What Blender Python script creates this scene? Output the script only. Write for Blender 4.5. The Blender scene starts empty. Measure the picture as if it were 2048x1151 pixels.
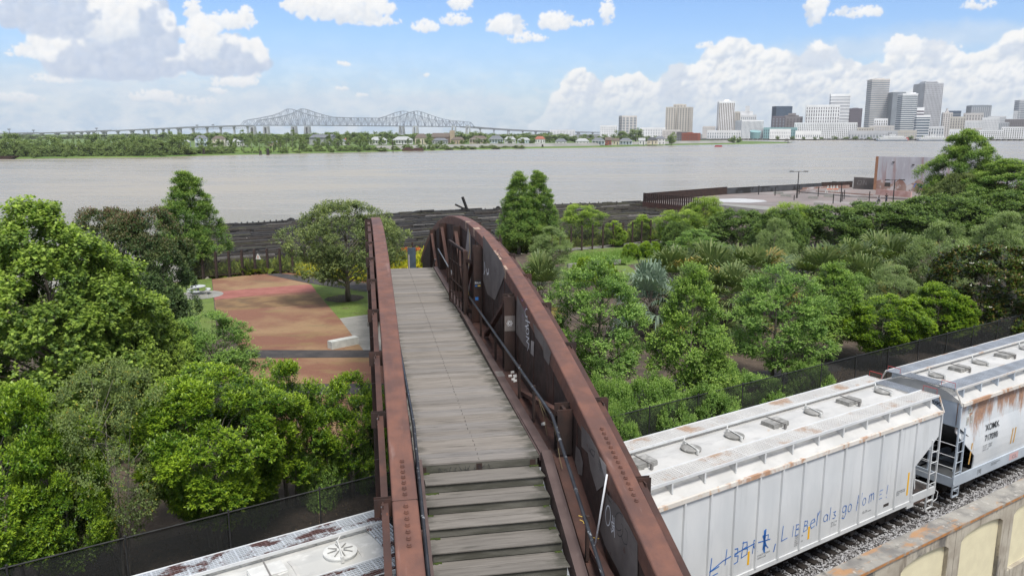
import bpy, math, random
import numpy as np
from math import sin, cos, tan, radians, pi, sqrt, atan2, atan, asin
from mathutils import Vector, Matrix

SC = bpy.context.scene
COL = SC.collection

# ------------------------------------------------------------------ camera
FOC, HORIZ, CAMH = 1590.0, 263.0, 13.7          # pixels of the 2048 wide photograph, metres
PITCH = atan((575.5 - HORIZ) / FOC)
cam_d = bpy.data.cameras.new('camera')
cam_d.sensor_width = 36.0
cam_d.lens = 36.0 * FOC / 2048.0
cam_d.clip_start = 0.1
cam_d.clip_end = 60000.0
cam = bpy.data.objects.new('camera', cam_d)
cam.location = (0, 0, CAMH)
cam.rotation_euler = (pi / 2 - PITCH, 0, 0)
COL.objects.link(cam)
SC.camera = cam

def ray(px, py):
    dx = (px - 1024.0) / FOC; dy = (py - 575.5) / FOC
    return (dx, cos(PITCH) - dy * sin(PITCH), -(dy * cos(PITCH) + sin(PITCH)))

def at(px, py, z=0.0):
    """the point of the horizontal plane at height z seen at a pixel"""
    r = ray(px, py); t = (z - CAMH) / r[2]
    return (r[0] * t, r[1] * t, z)

def azel(px, py):
    r = ray(px, py)
    return atan2(r[0], r[1]), atan2(r[2], sqrt(r[0] ** 2 + r[1] ** 2))

# ------------------------------------------------------------------ light
SUN_EL, SUN_AZ = radians(60), radians(160)        # azimuth clockwise from +Y
EXPOSURE = 0.80
SC.view_settings.view_transform = 'Standard'
SC.view_settings.look = 'None'
SC.view_settings.exposure = EXPOSURE
SC.view_settings.gamma = 1.0
SC.view_settings.use_curve_mapping = False

sun_d = bpy.data.lights.new('sun', 'SUN')
sun_d.energy = 2.3
sun_d.angle = radians(16)
sun_d.color = (1.0, 0.965, 0.91)
sun = bpy.data.objects.new('sun', sun_d)
sdir = Vector((sin(SUN_AZ) * cos(SUN_EL), cos(SUN_AZ) * cos(SUN_EL), sin(SUN_EL)))
sun.rotation_euler = sdir.to_track_quat('Z', 'Y').to_euler()
sun.location = (0, 0, 60)
COL.objects.link(sun)

# ------------------------------------------------------------------ world: Nishita sky with clouds mixed over it
W = bpy.data.worlds.new('World')
SC.world = W
W.use_nodes = True
wt = W.node_tree
for n in list(wt.nodes): wt.nodes.remove(n)

class NT:
    """small node-tree writer"""
    def __init__(s, tree): s.t = tree
    def n(s, typ, **kw):
        nd = s.t.nodes.new(typ)
        for k, v in kw.items(): setattr(nd, k, v)
        return nd
    def put(s, sock, v):
        if v is None: return
        if isinstance(v, bpy.types.NodeSocket): s.t.links.new(v, sock)
        elif isinstance(v, (tuple, list)) and len(v) == 3 and sock.type == 'RGBA': sock.default_value = (*v, 1)
        else: sock.default_value = v
    def m(s, op, a, b=None, c=None, clamp=False):
        nd = s.n('ShaderNodeMath', operation=op); nd.use_clamp = clamp
        s.put(nd.inputs[0], a); s.put(nd.inputs[1], b); s.put(nd.inputs[2], c)
        return nd.outputs[0]
    def v(s, op, a, b=None, scale=None):
        nd = s.n('ShaderNodeVectorMath', operation=op)
        s.put(nd.inputs[0], a); s.put(nd.inputs[1], b)
        if scale is not None: s.put(nd.inputs['Scale'], scale)
        return nd.outputs['Value'] if op in ('LENGTH', 'DOT_PRODUCT') else nd.outputs[0]
    def mix(s, f, a, b, mode='MIX'):
        nd = s.n('ShaderNodeMix', data_type='RGBA', blend_type=mode)
        s.put(nd.inputs[0], f); s.put(nd.inputs[6], a); s.put(nd.inputs[7], b)
        return nd.outputs[2]
    def ss(s, x, lo, hi, a=0.0, b=1.0):
        nd = s.n('ShaderNodeMapRange', interpolation_type='SMOOTHSTEP')
        s.put(nd.inputs[0], x); nd.inputs[1].default_value = lo; nd.inputs[2].default_value = hi
        nd.inputs[3].default_value = a; nd.inputs[4].default_value = b
        return nd.outputs[0]
    def noise(s, vec, scale, detail=6, rough=.55, dist=0.0, col=False):
        nd = s.n('ShaderNodeTexNoise'); s.put(nd.inputs['Vector'], vec)
        nd.inputs['Scale'].default_value = scale; nd.inputs['Detail'].default_value = detail
        nd.inputs['Roughness'].default_value = rough; nd.inputs['Distortion'].default_value = dist
        return nd.outputs['Color' if col else 'Fac']
    def voro(s, vec, scale, feature='SMOOTH_F1', smooth=.6, detail=0):
        nd = s.n('ShaderNodeTexVoronoi', feature=feature); s.put(nd.inputs['Vector'], vec)
        nd.inputs['Scale'].default_value = scale
        if feature == 'SMOOTH_F1': nd.inputs['Smoothness'].default_value = smooth
        nd.inputs['Detail'].default_value = detail
        return nd.outputs['Distance']
    def comb(s, x, y, z):
        nd = s.n('ShaderNodeCombineXYZ')
        for k, q in enumerate((x, y, z)): s.put(nd.inputs[k], q)
        return nd.outputs[0]

# blobs of cloud: photo pixel centre and radii, flatness of the underside, how grey its body is
CLOUDS = [
 (95, 22, 88, 46, 1.0, 1), (215, 26, 52, 52, 1.0, 0), (265, 60, 85, 62, 1.0, 1), (225, 128, 118, 62, 2.8, 1), (118, 92, 60, 28, 1.4, 0), (70, 108, 50, 18, 2.0, 0),
 (408, 80, 34, 40, 1.0, 0), (440, 128, 98, 52, 4.0, 1), (500, 112, 34, 36, 2.5, 0), (384, 20, 18, 26, 1.0, 0), (398, 46, 24, 20, 1.0, 0), (460, 44, 50, 20, 1.4, 0), (490, 30, 16, 16, 1.0, 0), (365, 66, 14, 14, 1, 0),
 (340, 145, 30, 15, 1.5, 0), (468, 166, 48, 18, 2, 0), (500, 150, 22, 16, 1.5, 0), (432, 182, 18, 5, 1, 0),
 (680, 16, 118, 34, 1.2, 0), (618, 14, 62, 20, 1.5, 0), (745, 44, 66, 14, 1.5, 0), (690, 22, 60, 22, 1, 1),
 (850, 55, 30, 16, 1.5, 0), (912, 43, 36, 15, 1.5, 0), (920, 8, 28, 18, 1.2, 0),
 (1012, 54, 46, 24, 1.6, 0), (1112, 46, 42, 24, 1.8, 0), (1162, 48, 30, 8, 1.5, 0), (1055, 78, 46, 13, 1.6, 0), (1214, 22, 16, 26, .8, 0),
 (1630, 16, 22, 28, .8, 0), (1712, 28, 50, 13, 1.6, 0), (1744, 24, 24, 11, 1.5, 0), (1952, 12, 32, 11, 1.5, 0), (1410, 94, 26, 8, 2, 0),
 (688, 129, 14, 5, 2, 0), (683, 178, 15, 5, 2, 0), (725, 190, 16, 4, 2, 0), (852, 153, 6, 4, 1, 0), (110, 160, 46, 14, 2.4, 0), (40, 198, 40, 12, 2, 0), (310, 196, 50, 16, 2, 0), (380, 204, 60, 10, 2, 0),
 (1810, 98, 38, 26, 2.0, 0), (1866, 102, 46, 20, 2.0, 0), (1640, 112, 34, 26, 1.2, 0),
]
BANK = [(0, 262), (1040, 262), (1090, 236), (1110, 205), (1130, 170), (1155, 140), (1180, 162), (1200, 186), (1225, 168), (1260, 160), (1285, 162), (1310, 186), (1335, 156),
        (1350, 138), (1372, 148), (1400, 138), (1430, 106), (1460, 90), (1490, 92), (1520, 112), (1560, 116), (1600, 126), (1620, 112), (1645, 106), (1668, 118), (1700, 136),
        (1740, 142), (1775, 130), (1790, 116), (1840, 110), (1890, 112), (1930, 128), (1960, 110), (1990, 104), (2020, 84), (2048, 70), (2200, 60), (2500, 120), (3600, 150)]


def fbm(X, Y, sc, octs=6, gain=.55, seed=0):
    """gradient noise summed over octaves, about -1..1"""
    out = np.zeros_like(X); amp = 1.0; tot = 0.0
    for o in range(octs):
        r_ = np.random.RandomState(seed * 31 + o); G = r_.uniform(0, 2 * pi, (256, 256)); gx, gy = np.cos(G), np.sin(G)
        x = X * sc; y = Y * sc; xi = np.floor(x).astype(int); yi = np.floor(y).astype(int); fx = x - xi; fy = y - yi
        u_ = fx * fx * fx * (fx * (fx * 6 - 15) + 10); v_ = fy * fy * fy * (fy * (fy * 6 - 15) + 10)
        def dt(a, b): return gx[(yi + b) & 255, (xi + a) & 255] * (fx - a) + gy[(yi + b) & 255, (xi + a) & 255] * (fy - b)
        n_ = (dt(0, 0) * (1 - u_) + dt(1, 0) * u_) * (1 - v_) + (dt(0, 1) * (1 - u_) + dt(1, 1) * u_) * v_
        out += n_ * amp * 1.5; tot += amp; amp *= gain; sc *= 2.03
    return out / tot
def sstep(x, a, b):
    t_ = np.clip((x - a) / (b - a), 0, 1); return t_ * t_ * (3 - 2 * t_)
def disp(r, gg, b):      # display colour -> scene colour at this exposure
    f = lambda c: ((c / 255 + .055) / 1.055) ** 2.4 / 2 ** EXPOSURE
    return (f(r), f(gg), f(b))

# the clouds in front of the camera, grown puff by puff on an azimuth / elevation canvas
AZ0, AZ1, EL0, EL1 = -.72, .72, -.012, .268
CW, CH = 2304, 448
def cxy(px, py):
    a, e = azel(px, py)
    return (a - AZ0) / (AZ1 - AZ0) * CW, (e - EL0) / (EL1 - EL0) * CH
def grow_clouds():
    rs = np.random.RandomState(11)
    rgb = np.zeros((CH, CW, 3)); al = np.zeros((CH, CW))
    def puff(x, y, r, tone, a, soft=.35):
        x0, x1, y0, y1 = int(x - r - 1), int(x + r + 2), int(y - r - 1), int(y + r + 2)
        if x1 < 1 or y1 < 1 or x0 > CW - 1 or y0 > CH - 1: return
        x0 = max(x0, 0); y0 = max(y0, 0); x1 = min(x1, CW); y1 = min(y1, CH)
        Y, X = np.mgrid[y0:y1, x0:x1]
        dx = (X - x) / r; dy = (Y - y) / r; d = dx * dx + dy * dy
        m_ = np.clip((1 - d) / soft, 0, 1) * a
        nz = np.sqrt(np.clip(1 - d, 0, 1))
        l = np.clip(.50 + .34 * dy - .22 * dx + .22 * nz, 0, 1)
        t_ = np.clip(tone[0] + (l - .5) * tone[1], 0, 1)[..., None]
        colr = SHADE * (1 - t_) + LIT * t_
        M_ = m_[..., None]
        rgb[y0:y1, x0:x1] = rgb[y0:y1, x0:x1] * (1 - M_) + colr * M_
        al[y0:y1, x0:x1] = al[y0:y1, x0:x1] * (1 - m_) + m_
    # bank
    SHADE = np.array((178, 197, 224.)); LIT = np.array((255, 255, 254.))
    bx = np.array([cxy(p, q)[0] for p, q in BANK]); by = np.array([cxy(p, q)[1] for p, q in BANK])
    hz = cxy(1024, HORIZ)[1]
    for k in range(5200):
        u_ = k / 5200.0
        x = rs.uniform(bx[1] + 20, CW + 60); tp = np.interp(x, bx, by)
        h = tp - hz
        if h < 8: continue
        depth = rs.beta(.9, 1.5) if u_ < .5 else rs.beta(.8, 1.2)
        r = rs.uniform(.35, 1) ** 1.5 * (34 if u_ < .25 else 19 if u_ < .6 else 10)
        r = min(r, h * .35)
        y = tp - r - depth * h * .95
        if k % 5 == 4: r = min(rs.uniform(5, 15), h * .3); y = tp - r * rs.uniform(-.3, .9)
        if y < hz - 5: continue
        t0 = .74 - .30 * (1 - (y - hz) / max(h, 1)) + rs.uniform(-.26, .20)
        puff(x, y, r, (t0, 1.9), .85 if u_ < .6 else .6, .35)
    # separate clouds, far ones first
    for (cx, cy, rx, ry, k_, kind) in CLOUDS[::-1]:
        X0, Y0 = cxy(cx, cy)
        SHADE = np.array((180, 198, 227.)) if kind else np.array((206, 218, 235.)); LIT = np.array((255, 255, 255.))
        n_ = int(60 + rx * ry * .10)
        for k in range(n_):
            u_ = k / n_
            an = rs.uniform(0, 2 * pi); q = sqrt(rs.uniform(0, 1)) * (1.0 if u_ > .3 else .75)
            dx = cos(an) * q; dy = sin(an) * q
            if dy < 0: dy /= k_
            edge = max(0, dy) ** 1.0
            r = max(2.2, min(ry, rx) * rs.uniform(.12, .42) * (1.15 - .55 * u_) * (1.1 - .4 * q))
            if kind: t0 = .30 + rs.uniform(-.1, .1) + (.62 if (q > .72 and dy > .1 and rs.rand() < .75) else 0); sw = .35
            else: t0 = .66 + .36 * dy + rs.uniform(-.1, .1); sw = .9
            puff(X0 + dx * rx * .9, Y0 + dy * ry * .9, r, (t0, sw), .7, .6)
    rgb = rgb / np.maximum(al, 1e-3)[..., None]
    bare = al < .05
    rgb[bare] = (246, 248, 251)
    # torn edges: resample through noise
    Y, X = np.mgrid[0:CH, 0:CW].astype(float)
    wx = fbm(X, Y, 1 / 40., 6, .6, 3) * 9; wy = fbm(X, Y, 1 / 34., 6, .6, 4) * 7
    xi = np.clip(X + wx, 0, CW - 1).astype(int); yi = np.clip(Y + wy, 0, CH - 1).astype(int)
    rgb = rgb[yi, xi]; al = al[yi, xi]
    al = sstep(al + fbm(X, Y, 1 / 24., 5, .6, 5) * .40, .10, .98)
    def blur(a, r):
        for ax in (0, 1):
            for _ in range(2):
                c_ = np.cumsum(np.concatenate([np.repeat(np.take(a, [0], ax), r + 1, ax), a, np.repeat(np.take(a, [-1], ax), r, ax)], ax), ax)
                a = (np.take(c_, range(2 * r + 1, c_.shape[ax]), ax) - np.take(c_, range(0, c_.shape[ax] - 2 * r - 1), ax)) / (2 * r + 1)
        return a
    soft = .5 + .5 * fbm(X, Y, 1 / 60., 3, .5, 12)[..., None]
    rgb = blur(rgb, 1) * (1 - .4 * soft) + blur(rgb, 3) * .4 * soft
    cav = sstep(fbm(X, Y * 1.3, 1 / 75., 4, .55, 14), .02, .30)[..., None] * (X[..., None] > CW * .5)
    rgb = rgb * (1 - .55 * cav) + np.array((200, 214, 234.)) * .55 * cav
    al = .55 * al + .45 * blur(al, 2)
    rgb = rgb * (1 + fbm(X, Y, 1 / 26., 6, .6, 8)[..., None] * .03)
    # veils and the pale air low down
    E_ = EL0 + (Y + .5) / CH * (EL1 - EL0); A_ = AZ0 + (X + .5) / CW * (AZ1 - AZ0)
    low = 1 - sstep(E_, -.005, .135)
    va = low * (1.0 - .30 * sstep(A_, -.25, .1)) * .96
    n1 = fbm(X, Y * 2.0, 1 / 60., 7, .6, 6)
    vrgb = np.array((197, 217, 238.)) + np.array((28, 19, 8.)) * sstep(n1, -.25, .4)[..., None]
    for (cx, cy, rx, ry, amt) in ((1720, 98, 190, 26, .55), (1960, 72, 160, 22, .5), (160, 170, 300, 40, .5), (560, 205, 320, 30, .5), (900, 205, 180, 20, .6), (1880, 55, 140, 14, .3)):
        X0, Y0 = cxy(cx, cy); q = np.hypot((X + wx * 5 - X0) / rx, (Y + wy * 1.5 - Y0) / ry)
        a_ = (1 - sstep(q, .2, 1.2)) * amt
        va = va + a_ * (1 - va)
        vrgb = vrgb * (1 - a_[..., None]) + np.array((222, 232, 244.)) * a_[..., None]
    # low faint heaps on the left
    q = sstep(fbm(X * .8, Y * 1.7, 1 / 34., 7, .6, 9) + (.105 - E_) * 2.0, .12, .3) * (1 - sstep(E_, .045, .10)) * .35
    vrgb = vrgb * (1 - q[..., None]) + np.array((233, 239, 246.)) * q[..., None]; va = va + q * (1 - va) * .8
    hzf = (1 - sstep(E_, .0, .08)) * .34
    rgb = rgb * (1 - hzf[..., None]) + np.array((216, 228, 241.)) * hzf[..., None]
    al = al * (.45 + .55 * sstep(E_, .0, .05))
    A = al + va * (1 - al)
    out = (rgb * al[..., None] + vrgb * (va * (1 - al))[..., None]) / np.maximum(A, 1e-4)[..., None]
    out = ((np.clip(out, 0, 255) / 255 + .055) / 1.055) ** 2.4 / 2 ** EXPOSURE
    fadee = sstep(np.minimum(X, CW - X), 0, 120) * (1 - sstep(Y, CH - 60, CH - 2))
    pix = np.concatenate([out, (A * fadee)[..., None]], 2).astype(np.float32)
    im = bpy.data.images.new('cloud_field', CW, CH, alpha=True, float_buffer=True)
    im.colorspace_settings.name = 'Non-Color'; im.alpha_mode = 'CHANNEL_PACKED'
    im.pixels.foreach_set(pix.ravel()); im.pack()
    return im

w = NT(wt)
tc = w.n('ShaderNodeTexCoord')
sp = w.n('ShaderNodeSeparateXYZ'); w.put(sp.inputs[0], tc.outputs['Generated'])
az = w.m('ARCTAN2', sp.outputs[0], sp.outputs[1])
el = w.m('ARCSINE', sp.outputs[2])
sky = w.n('ShaderNodeTexSky', sky_type='NISHITA')
sky.sun_disc = False
sky.sun_elevation = SUN_EL
sky.sun_rotation = SUN_AZ
sky.air_density = 1.0; sky.dust_density = .6; sky.ozone_density = 3.0
SKYS = 0.095
c = w.v('MULTIPLY', sky.outputs[0], (SKYS * .70, SKYS * .80, SKYS * 1.0))
cl = w.n('ShaderNodeTexImage'); cl.image = grow_clouds(); cl.extension = 'CLIP'; cl.interpolation = 'Cubic'
w.put(cl.inputs[0], w.comb(w.m('DIVIDE', w.m('SUBTRACT', az, AZ0), AZ1 - AZ0), w.m('DIVIDE', w.m('SUBTRACT', el, EL0), EL1 - EL0), 0.0))
other = w.ss(w.noise(tc.outputs['Generated'], 2.4, 4, .6), .36, .56)  # unseen cloud cover outside the view, added to whiten the sky light
out_of_view = w.m('MAXIMUM', w.ss(w.m('ABSOLUTE', az), .62, .8), w.ss(el, .22, .34))
c = w.mix(w.m('MULTIPLY', w.m('MULTIPLY', out_of_view, other), .9), c, disp(240, 243, 247))
c = w.mix(cl.outputs['Alpha'], c, cl.outputs['Color'])
bg = w.n('ShaderNodeBackground'); w.put(bg.inputs[0], c); bg.inputs[1].default_value = 1.0
wo = w.n('ShaderNodeOutputWorld'); wt.links.new(bg.outputs[0], wo.inputs[0])
W.cycles.sampling_method = 'MANUAL'; W.cycles.sample_map_resolution = 1024
SC.cycles.max_bounces = 6
SC.cycles.transparent_max_bounces = 16
SC.cycles.use_denoising = True
# ------------------------------------------------------------------ helpers
RNG = random.Random(7)
class MB:
    def __init__(s): s.v = []; s.f = []; s.m = []; s.k = 0
    def mat(s, k): s.k = k; return s
    def add(s, vs, fs):
        b = len(s.v); s.v += [tuple(p) for p in vs]
        for f in fs: s.f.append([b + i for i in f]); s.m.append(s.k)
        return s
    def box(s, x0, x1, y0, y1, z0, z1):
        return s.add([(x0, y0, z0), (x1, y0, z0), (x1, y1, z0), (x0, y1, z0), (x0, y0, z1), (x1, y0, z1), (x1, y1, z1), (x0, y1, z1)],
                     [(0, 3, 2, 1), (4, 5, 6, 7), (0, 1, 5, 4), (1, 2, 6, 5), (2, 3, 7, 6), (3, 0, 4, 7)])
    def hexa(s, a, b):
        """loft between two quads a and b"""
        return s.add(list(a) + list(b), [(3, 2, 1, 0), (4, 5, 6, 7), (0, 1, 5, 4), (1, 2, 6, 5), (2, 3, 7, 6), (3, 0, 4, 7)])
    def beam(s, p, q, wd, h, up=(0, 0, 1)):
        p = Vector(p); q = Vector(q); d = (q - p).normalized(); up = Vector(up)
        if abs(d.dot(up)) > .98: up = Vector((1, 0, 0))
        sd = d.cross(up).normalized() * wd / 2; u = sd.cross(d).normalized() * h / 2
        A = [p - sd - u, p + sd - u, p + sd + u, p - sd + u]; B = [q - sd - u, q + sd - u, q + sd + u, q - sd + u]
        return s.hexa([A[3], A[2], A[1], A[0]][::-1], B)
    def tube(s, pts, r, n=8, cap=True):
        pts = [Vector(p) for p in pts]
        rs = r if isinstance(r, (list, tuple)) else [r] * len(pts)
        rings = []
        ref = Vector((0, 0, 1))
        for i, p in enumerate(pts):
            d = (pts[min(i + 1, len(pts) - 1)] - pts[max(i - 1, 0)])
            if d.length < 1e-9: d = Vector((0, 0, 1))
            d.normalize()
            a = d.cross(ref)
            if a.length < .1: a = d.cross(Vector((1, 0, 0)))
            a.normalize(); b = d.cross(a)
            rings.append([p + (a * cos(2 * pi * k / n) + b * sin(2 * pi * k / n)) * rs[i] for k in range(n)])
        vs = [q for rg in rings for q in rg]; fs = []
        for i in range(len(pts) - 1):
            for k in range(n):
                fs.append((i * n + k, i * n + (k + 1) % n, (i + 1) * n + (k + 1) % n, (i + 1) * n + k))
        if cap: fs.append(tuple(range(n))[::-1]); fs.append(tuple((len(pts) - 1) * n + k for k in range(n)))
        return s.add(vs, fs)
    def lathe(s, c, prof, n=16, axis='z'):
        """prof: list of (radius, height) from bottom up"""
        vs = []
        for r, h in prof:
            for k in range(n):
                a = 2 * pi * k / n; p = (r * cos(a), r * sin(a), h)
                if axis == 'x': p = (p[2], p[0], p[1])
                if axis == 'y': p = (p[1], p[2], p[0])
                vs.append((c[0] + p[0], c[1] + p[1], c[2] + p[2]))
        fs = []
        for i in range(len(prof) - 1):
            for k in range(n): fs.append((i * n + k, i * n + (k + 1) % n, (i + 1) * n + (k + 1) % n, (i + 1) * n + k))
        fs.append(tuple(range(n))[::-1]); fs.append(tuple((len(prof) - 1) * n + k for k in range(n)))
        return s.add(vs, fs)
    def prism(s, poly, a0, a1, axis='z'):
        """poly in the two other axes, extruded from a0 to a1 along axis"""
        def P3(p, a): return {'z': (p[0], p[1], a), 'y': (p[0], a, p[1]), 'x': (a, p[0], p[1])}[axis]
        n = len(poly)
        vs = [P3(p, a0) for p in poly] + [P3(p, a1) for p in poly]
        fs = [tuple(range(n))[::-1], tuple(range(n, 2 * n))] + [(i, (i + 1) % n, n + (i + 1) % n, n + i) for i in range(n)]
        return s.add(vs, fs)
    def build(s, name, mats, parent=None, smooth=False, loc=None, rz=None, fix=True):
        me = bpy.data.meshes.new(name)
        me.from_pydata(s.v, [], s.f)
        for m in (mats if isinstance(mats, (list, tuple)) else [mats]): me.materials.append(m)
        if any(s.m): me.polygons.foreach_set('material_index', s.m)
        if fix:
            import bmesh
            bm = bmesh.new(); bm.from_mesh(me); bmesh.ops.recalc_face_normals(bm, faces=bm.faces[:]); bm.to_mesh(me); bm.free()
        if smooth:
            me.polygons.foreach_set('use_smooth', [True] * len(me.polygons))
        o = bpy.data.objects.new(name, me); COL.objects.link(o)
        if parent is not None: o.parent = parent
        if loc is not None: o.location = loc
        if rz is not None: o.rotation_euler = (0, 0, rz)
        return o

def tag(o, label=None, cat=None, group=None, kind=None):
    if label: o['label'] = label
    if cat: o['category'] = cat
    if group: o['group'] = group
    if kind: o['kind'] = kind
    return o
def root(name, loc, rz=0, label=None, cat=None, group=None):
    o = bpy.data.objects.new(name, None); COL.objects.link(o); o.empty_display_size = .3
    o.location = loc; o.rotation_euler = (0, 0, rz)
    return tag(o, label, cat, group)
def copy_tree(src, loc, rz=0, scale=1.0, label=None, parent=None):
    c = src.copy(); COL.objects.link(c)
    if parent is None:
        c.location = loc; c.rotation_euler = (0, 0, rz)
        c.scale = (scale,) * 3 if not isinstance(scale, (tuple, list)) else scale
        if label: c['label'] = label
    else: c.parent = parent
    for ch in list(src.children): copy_tree(ch, None, parent=c)
    return c

# ------------------------------------------------------------------ materials
MATS = {}
def M(name, c1, c2=None, sc=3.0, rough=.75, bump=0.0, bsc=None, det=7, st=(1, 1, 1), metal=0.0, layers=(), spec=.4, lo=.35, hi=.65, attr=False, obj=True, rvar=0.0):
    """layers: (colour, scale, lo, hi, stretch[, max])"""
    m = bpy.data.materials.new(name); m.use_nodes = True
    t = NT(m.node_tree); b = m.node_tree.nodes['Principled BSDF']
    co = t.n('ShaderNodeTexCoord').outputs['Object']
    def vec(stv):
        return co if tuple(stv) == (1, 1, 1) else t.v('MULTIPLY', co, tuple(stv))
    c = t.n('ShaderNodeRGB'); c.outputs[0].default_value = (*c1, 1); c = c.outputs[0]
    if c2: c = t.mix(t.ss(t.noise(vec(st), sc, det), lo, hi), c1, c2)
    for L in layers:
        f = t.ss(t.noise(vec(L[4]), L[1], 8, .62), L[2], L[3], 0.0, L[5] if len(L) > 5 else 1.0)
        c = t.mix(f, c, L[0])
    if attr:
        a = t.n('ShaderNodeAttribute', attribute_name='tint'); c = t.mix(1.0, c, a.outputs['Color'], 'MULTIPLY')
    t.put(b.inputs['Base Color'], c)
    b.inputs['Roughness'].default_value = rough
    if rvar: t.put(b.inputs['Roughness'], t.ss(t.noise(vec(st), sc * 2.3, 6), .3, .7, rough - rvar, rough + rvar))
    b.inputs['Metallic'].default_value = metal
    b.inputs['Specular IOR Level'].default_value = spec
    if bump:
        bn = t.n('ShaderNodeBump'); bn.inputs['Distance'].default_value = bump; bn.inputs['Strength'].default_value = 1.0
        t.put(bn.inputs['Height'], t.noise(vec(st), bsc or sc * 4, 6, .6)); t.put(b.inputs['Normal'], bn.outputs[0])
    MATS[name] = m
    return m
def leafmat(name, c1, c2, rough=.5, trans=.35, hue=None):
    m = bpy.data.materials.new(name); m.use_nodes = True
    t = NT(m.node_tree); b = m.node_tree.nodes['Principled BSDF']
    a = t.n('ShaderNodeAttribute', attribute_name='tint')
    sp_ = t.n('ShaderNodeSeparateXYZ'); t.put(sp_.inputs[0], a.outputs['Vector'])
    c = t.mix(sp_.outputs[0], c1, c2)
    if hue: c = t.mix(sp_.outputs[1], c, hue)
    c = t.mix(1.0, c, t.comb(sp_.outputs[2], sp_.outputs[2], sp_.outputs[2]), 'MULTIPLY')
    t.put(b.inputs['Base Color'], c); b.inputs['Roughness'].default_value = rough
    b.inputs['Specular IOR Level'].default_value = .35
    tr = t.n('ShaderNodeBsdfTranslucent'); t.put(tr.inputs[0], t.v('MULTIPLY', c, (1.1, 1.25, .6)))
    mx = t.n('ShaderNodeMixShader'); mx.inputs[0].default_value = trans
    m.node_tree.links.new(b.outputs[0], mx.inputs[1]); m.node_tree.links.new(tr.outputs[0], mx.inputs[2])
    m.node_tree.links.new(mx.outputs[0], m.node_tree.nodes['Material Output'].inputs[0])
    return m
# ------------------------------------------------------------------ water, banks, ground
WZ = -3.0
def water_material():
    m = bpy.data.materials.new('river_water'); m.use_nodes = True
    t = NT(m.node_tree); b = m.node_tree.nodes['Principled BSDF']
    co = t.n('ShaderNodeTexCoord').outputs['Object']
    big = t.noise(t.v('MULTIPLY', co, (.006, .02, 1)), 1.0, 6, .6, .6)
    fine = t.noise(t.v('MULTIPLY', co, (.03, .30, 1)), 1.0, 9, .70, .4)
    f = t.m('ADD', t.m('MULTIPLY', big, .6), t.m('MULTIPLY', fine, .4))
    t.put(b.inputs['Base Color'], t.mix(t.ss(f, .40, .60), (.27, .24, .185), (.35, .315, .25)))
    t.put(b.inputs['Roughness'], t.ss(f, .42, .6, .16, .38))
    b.inputs['IOR'].default_value = 1.33
    bn = t.n('ShaderNodeBump'); bn.inputs['Distance'].default_value = .55; bn.inputs['Strength'].default_value = 1
    h = t.m('ADD', t.noise(t.v('MULTIPLY', co, (.30, .80, 1)), 1.0, 6, .66), t.m('MULTIPLY', big, 1.0))
    t.put(bn.inputs['Height'], h); t.put(b.inputs['Normal'], bn.outputs[0])
    return m
mb = MB(); mb.add([(-900, 20, WZ), (900, 20, WZ), (4900, 4900, WZ), (-4900, 4900, WZ)], [(0, 1, 2, 3)])
tag(mb.build('river_water', water_material(), fix=False), kind='structure')
# ------------------------------------------------------------------ frames: the railway and the footbridge
TR = radians(33)                       # local x along the rails, local y away from the camera
def tw(s, y, z=0.0): return (s * cos(TR) - y * sin(TR), s * sin(TR) + y * cos(TR), z)
BR = radians(10.5)                     # local y along the footbridge
def bw(u, v, z=0.0): return (u * cos(BR) - v * sin(BR), u * sin(BR) + v * cos(BR), z)

M('dirt', (.115, .085, .062), (.065, .05, .038), .6, .95, .03, 8, layers=[((.16, .12, .09), 2.2, .55, .7, (1, 1, 1)), ((.05, .06, .03), .35, .58, .7, (1, 1, 1), .6)])
M('mulch', (.07, .05, .038), (.035, .027, .022), 5, .95, .03, 14, layers=[((.22, .17, .13), 26, .62, .70, (1, 1, 1), .8)])
M('grass', (.15, .21, .045), (.11, .165, .035), .9, .9, .05, 12, layers=[((.17, .20, .06), 1.6, .55, .72, (1, 1, 1), .7), ((.15, .11, .065), .45, .54, .70, (1, 1, 1), .8)])
M('brick_paving', (.205, .095, .060), (.290, .185, .098), .16, .9, .004, 30, det=5, lo=.42, hi=.60,
  layers=[((.23, .155, .07), .5, .52, .68, (.5, 1.3, 1), .8), ((.10, .06, .045), 1.1, .60, .72, (.4, 1.4, 1), .6), ((.14, .12, .06), .28, .63, .72, (.35, 1.2, 1), .7), ((.30, .17, .12), 9, .57, .66, (1, 1, 1), .6), ((.11, .065, .045), 3.5, .56, .68, (.6, 1.8, 1), .55)])
M('pink_paving', (.32, .125, .10), (.26, .095, .075), .8, .9, .004, 30, layers=[((.30, .12, .08), 6, .56, .7, (1, 1, 1), .6)])
M('asphalt', (.045, .042, .043), (.07, .062, .06), 1.1, .9, .01, 60, layers=[((.11, .09, .075), 3, .56, .72, (1, 1, 1), .6)])
M('concrete_flag', (.30, .29, .265), (.23, .225, .205), .9, .85, .004, 20, layers=[((.15, .15, .13), 2.1, .56, .7, (1, 1, 1), .5)])
M('white_stone', (.55, .56, .52), (.46, .47, .44), 2.5, .8, .004, 20, layers=[((.28, .28, .25), 3, .6, .75, (1, 1, 1), .5)])
M('ballast_bed', (.10, .095, .092), (.05, .045, .042), 9, .95, .05, 22)
M('ballast_stone', (.50, .50, .51), (.30, .29, .29), 5, .8, 0, layers=[((.55, .55, .57), 17, .58, .66, (1, 1, 1), .8), ((.09, .08, .08), 9, .6, .68, (1, 1, 1), .8)])
M('timber_tie', (.05, .04, .034), (.028, .023, .02), 2, .9, .012, 24, st=(1, 7, 2), layers=[((.12, .10, .085), 6, .6, .72, (1, 8, 1), .5)])
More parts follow.
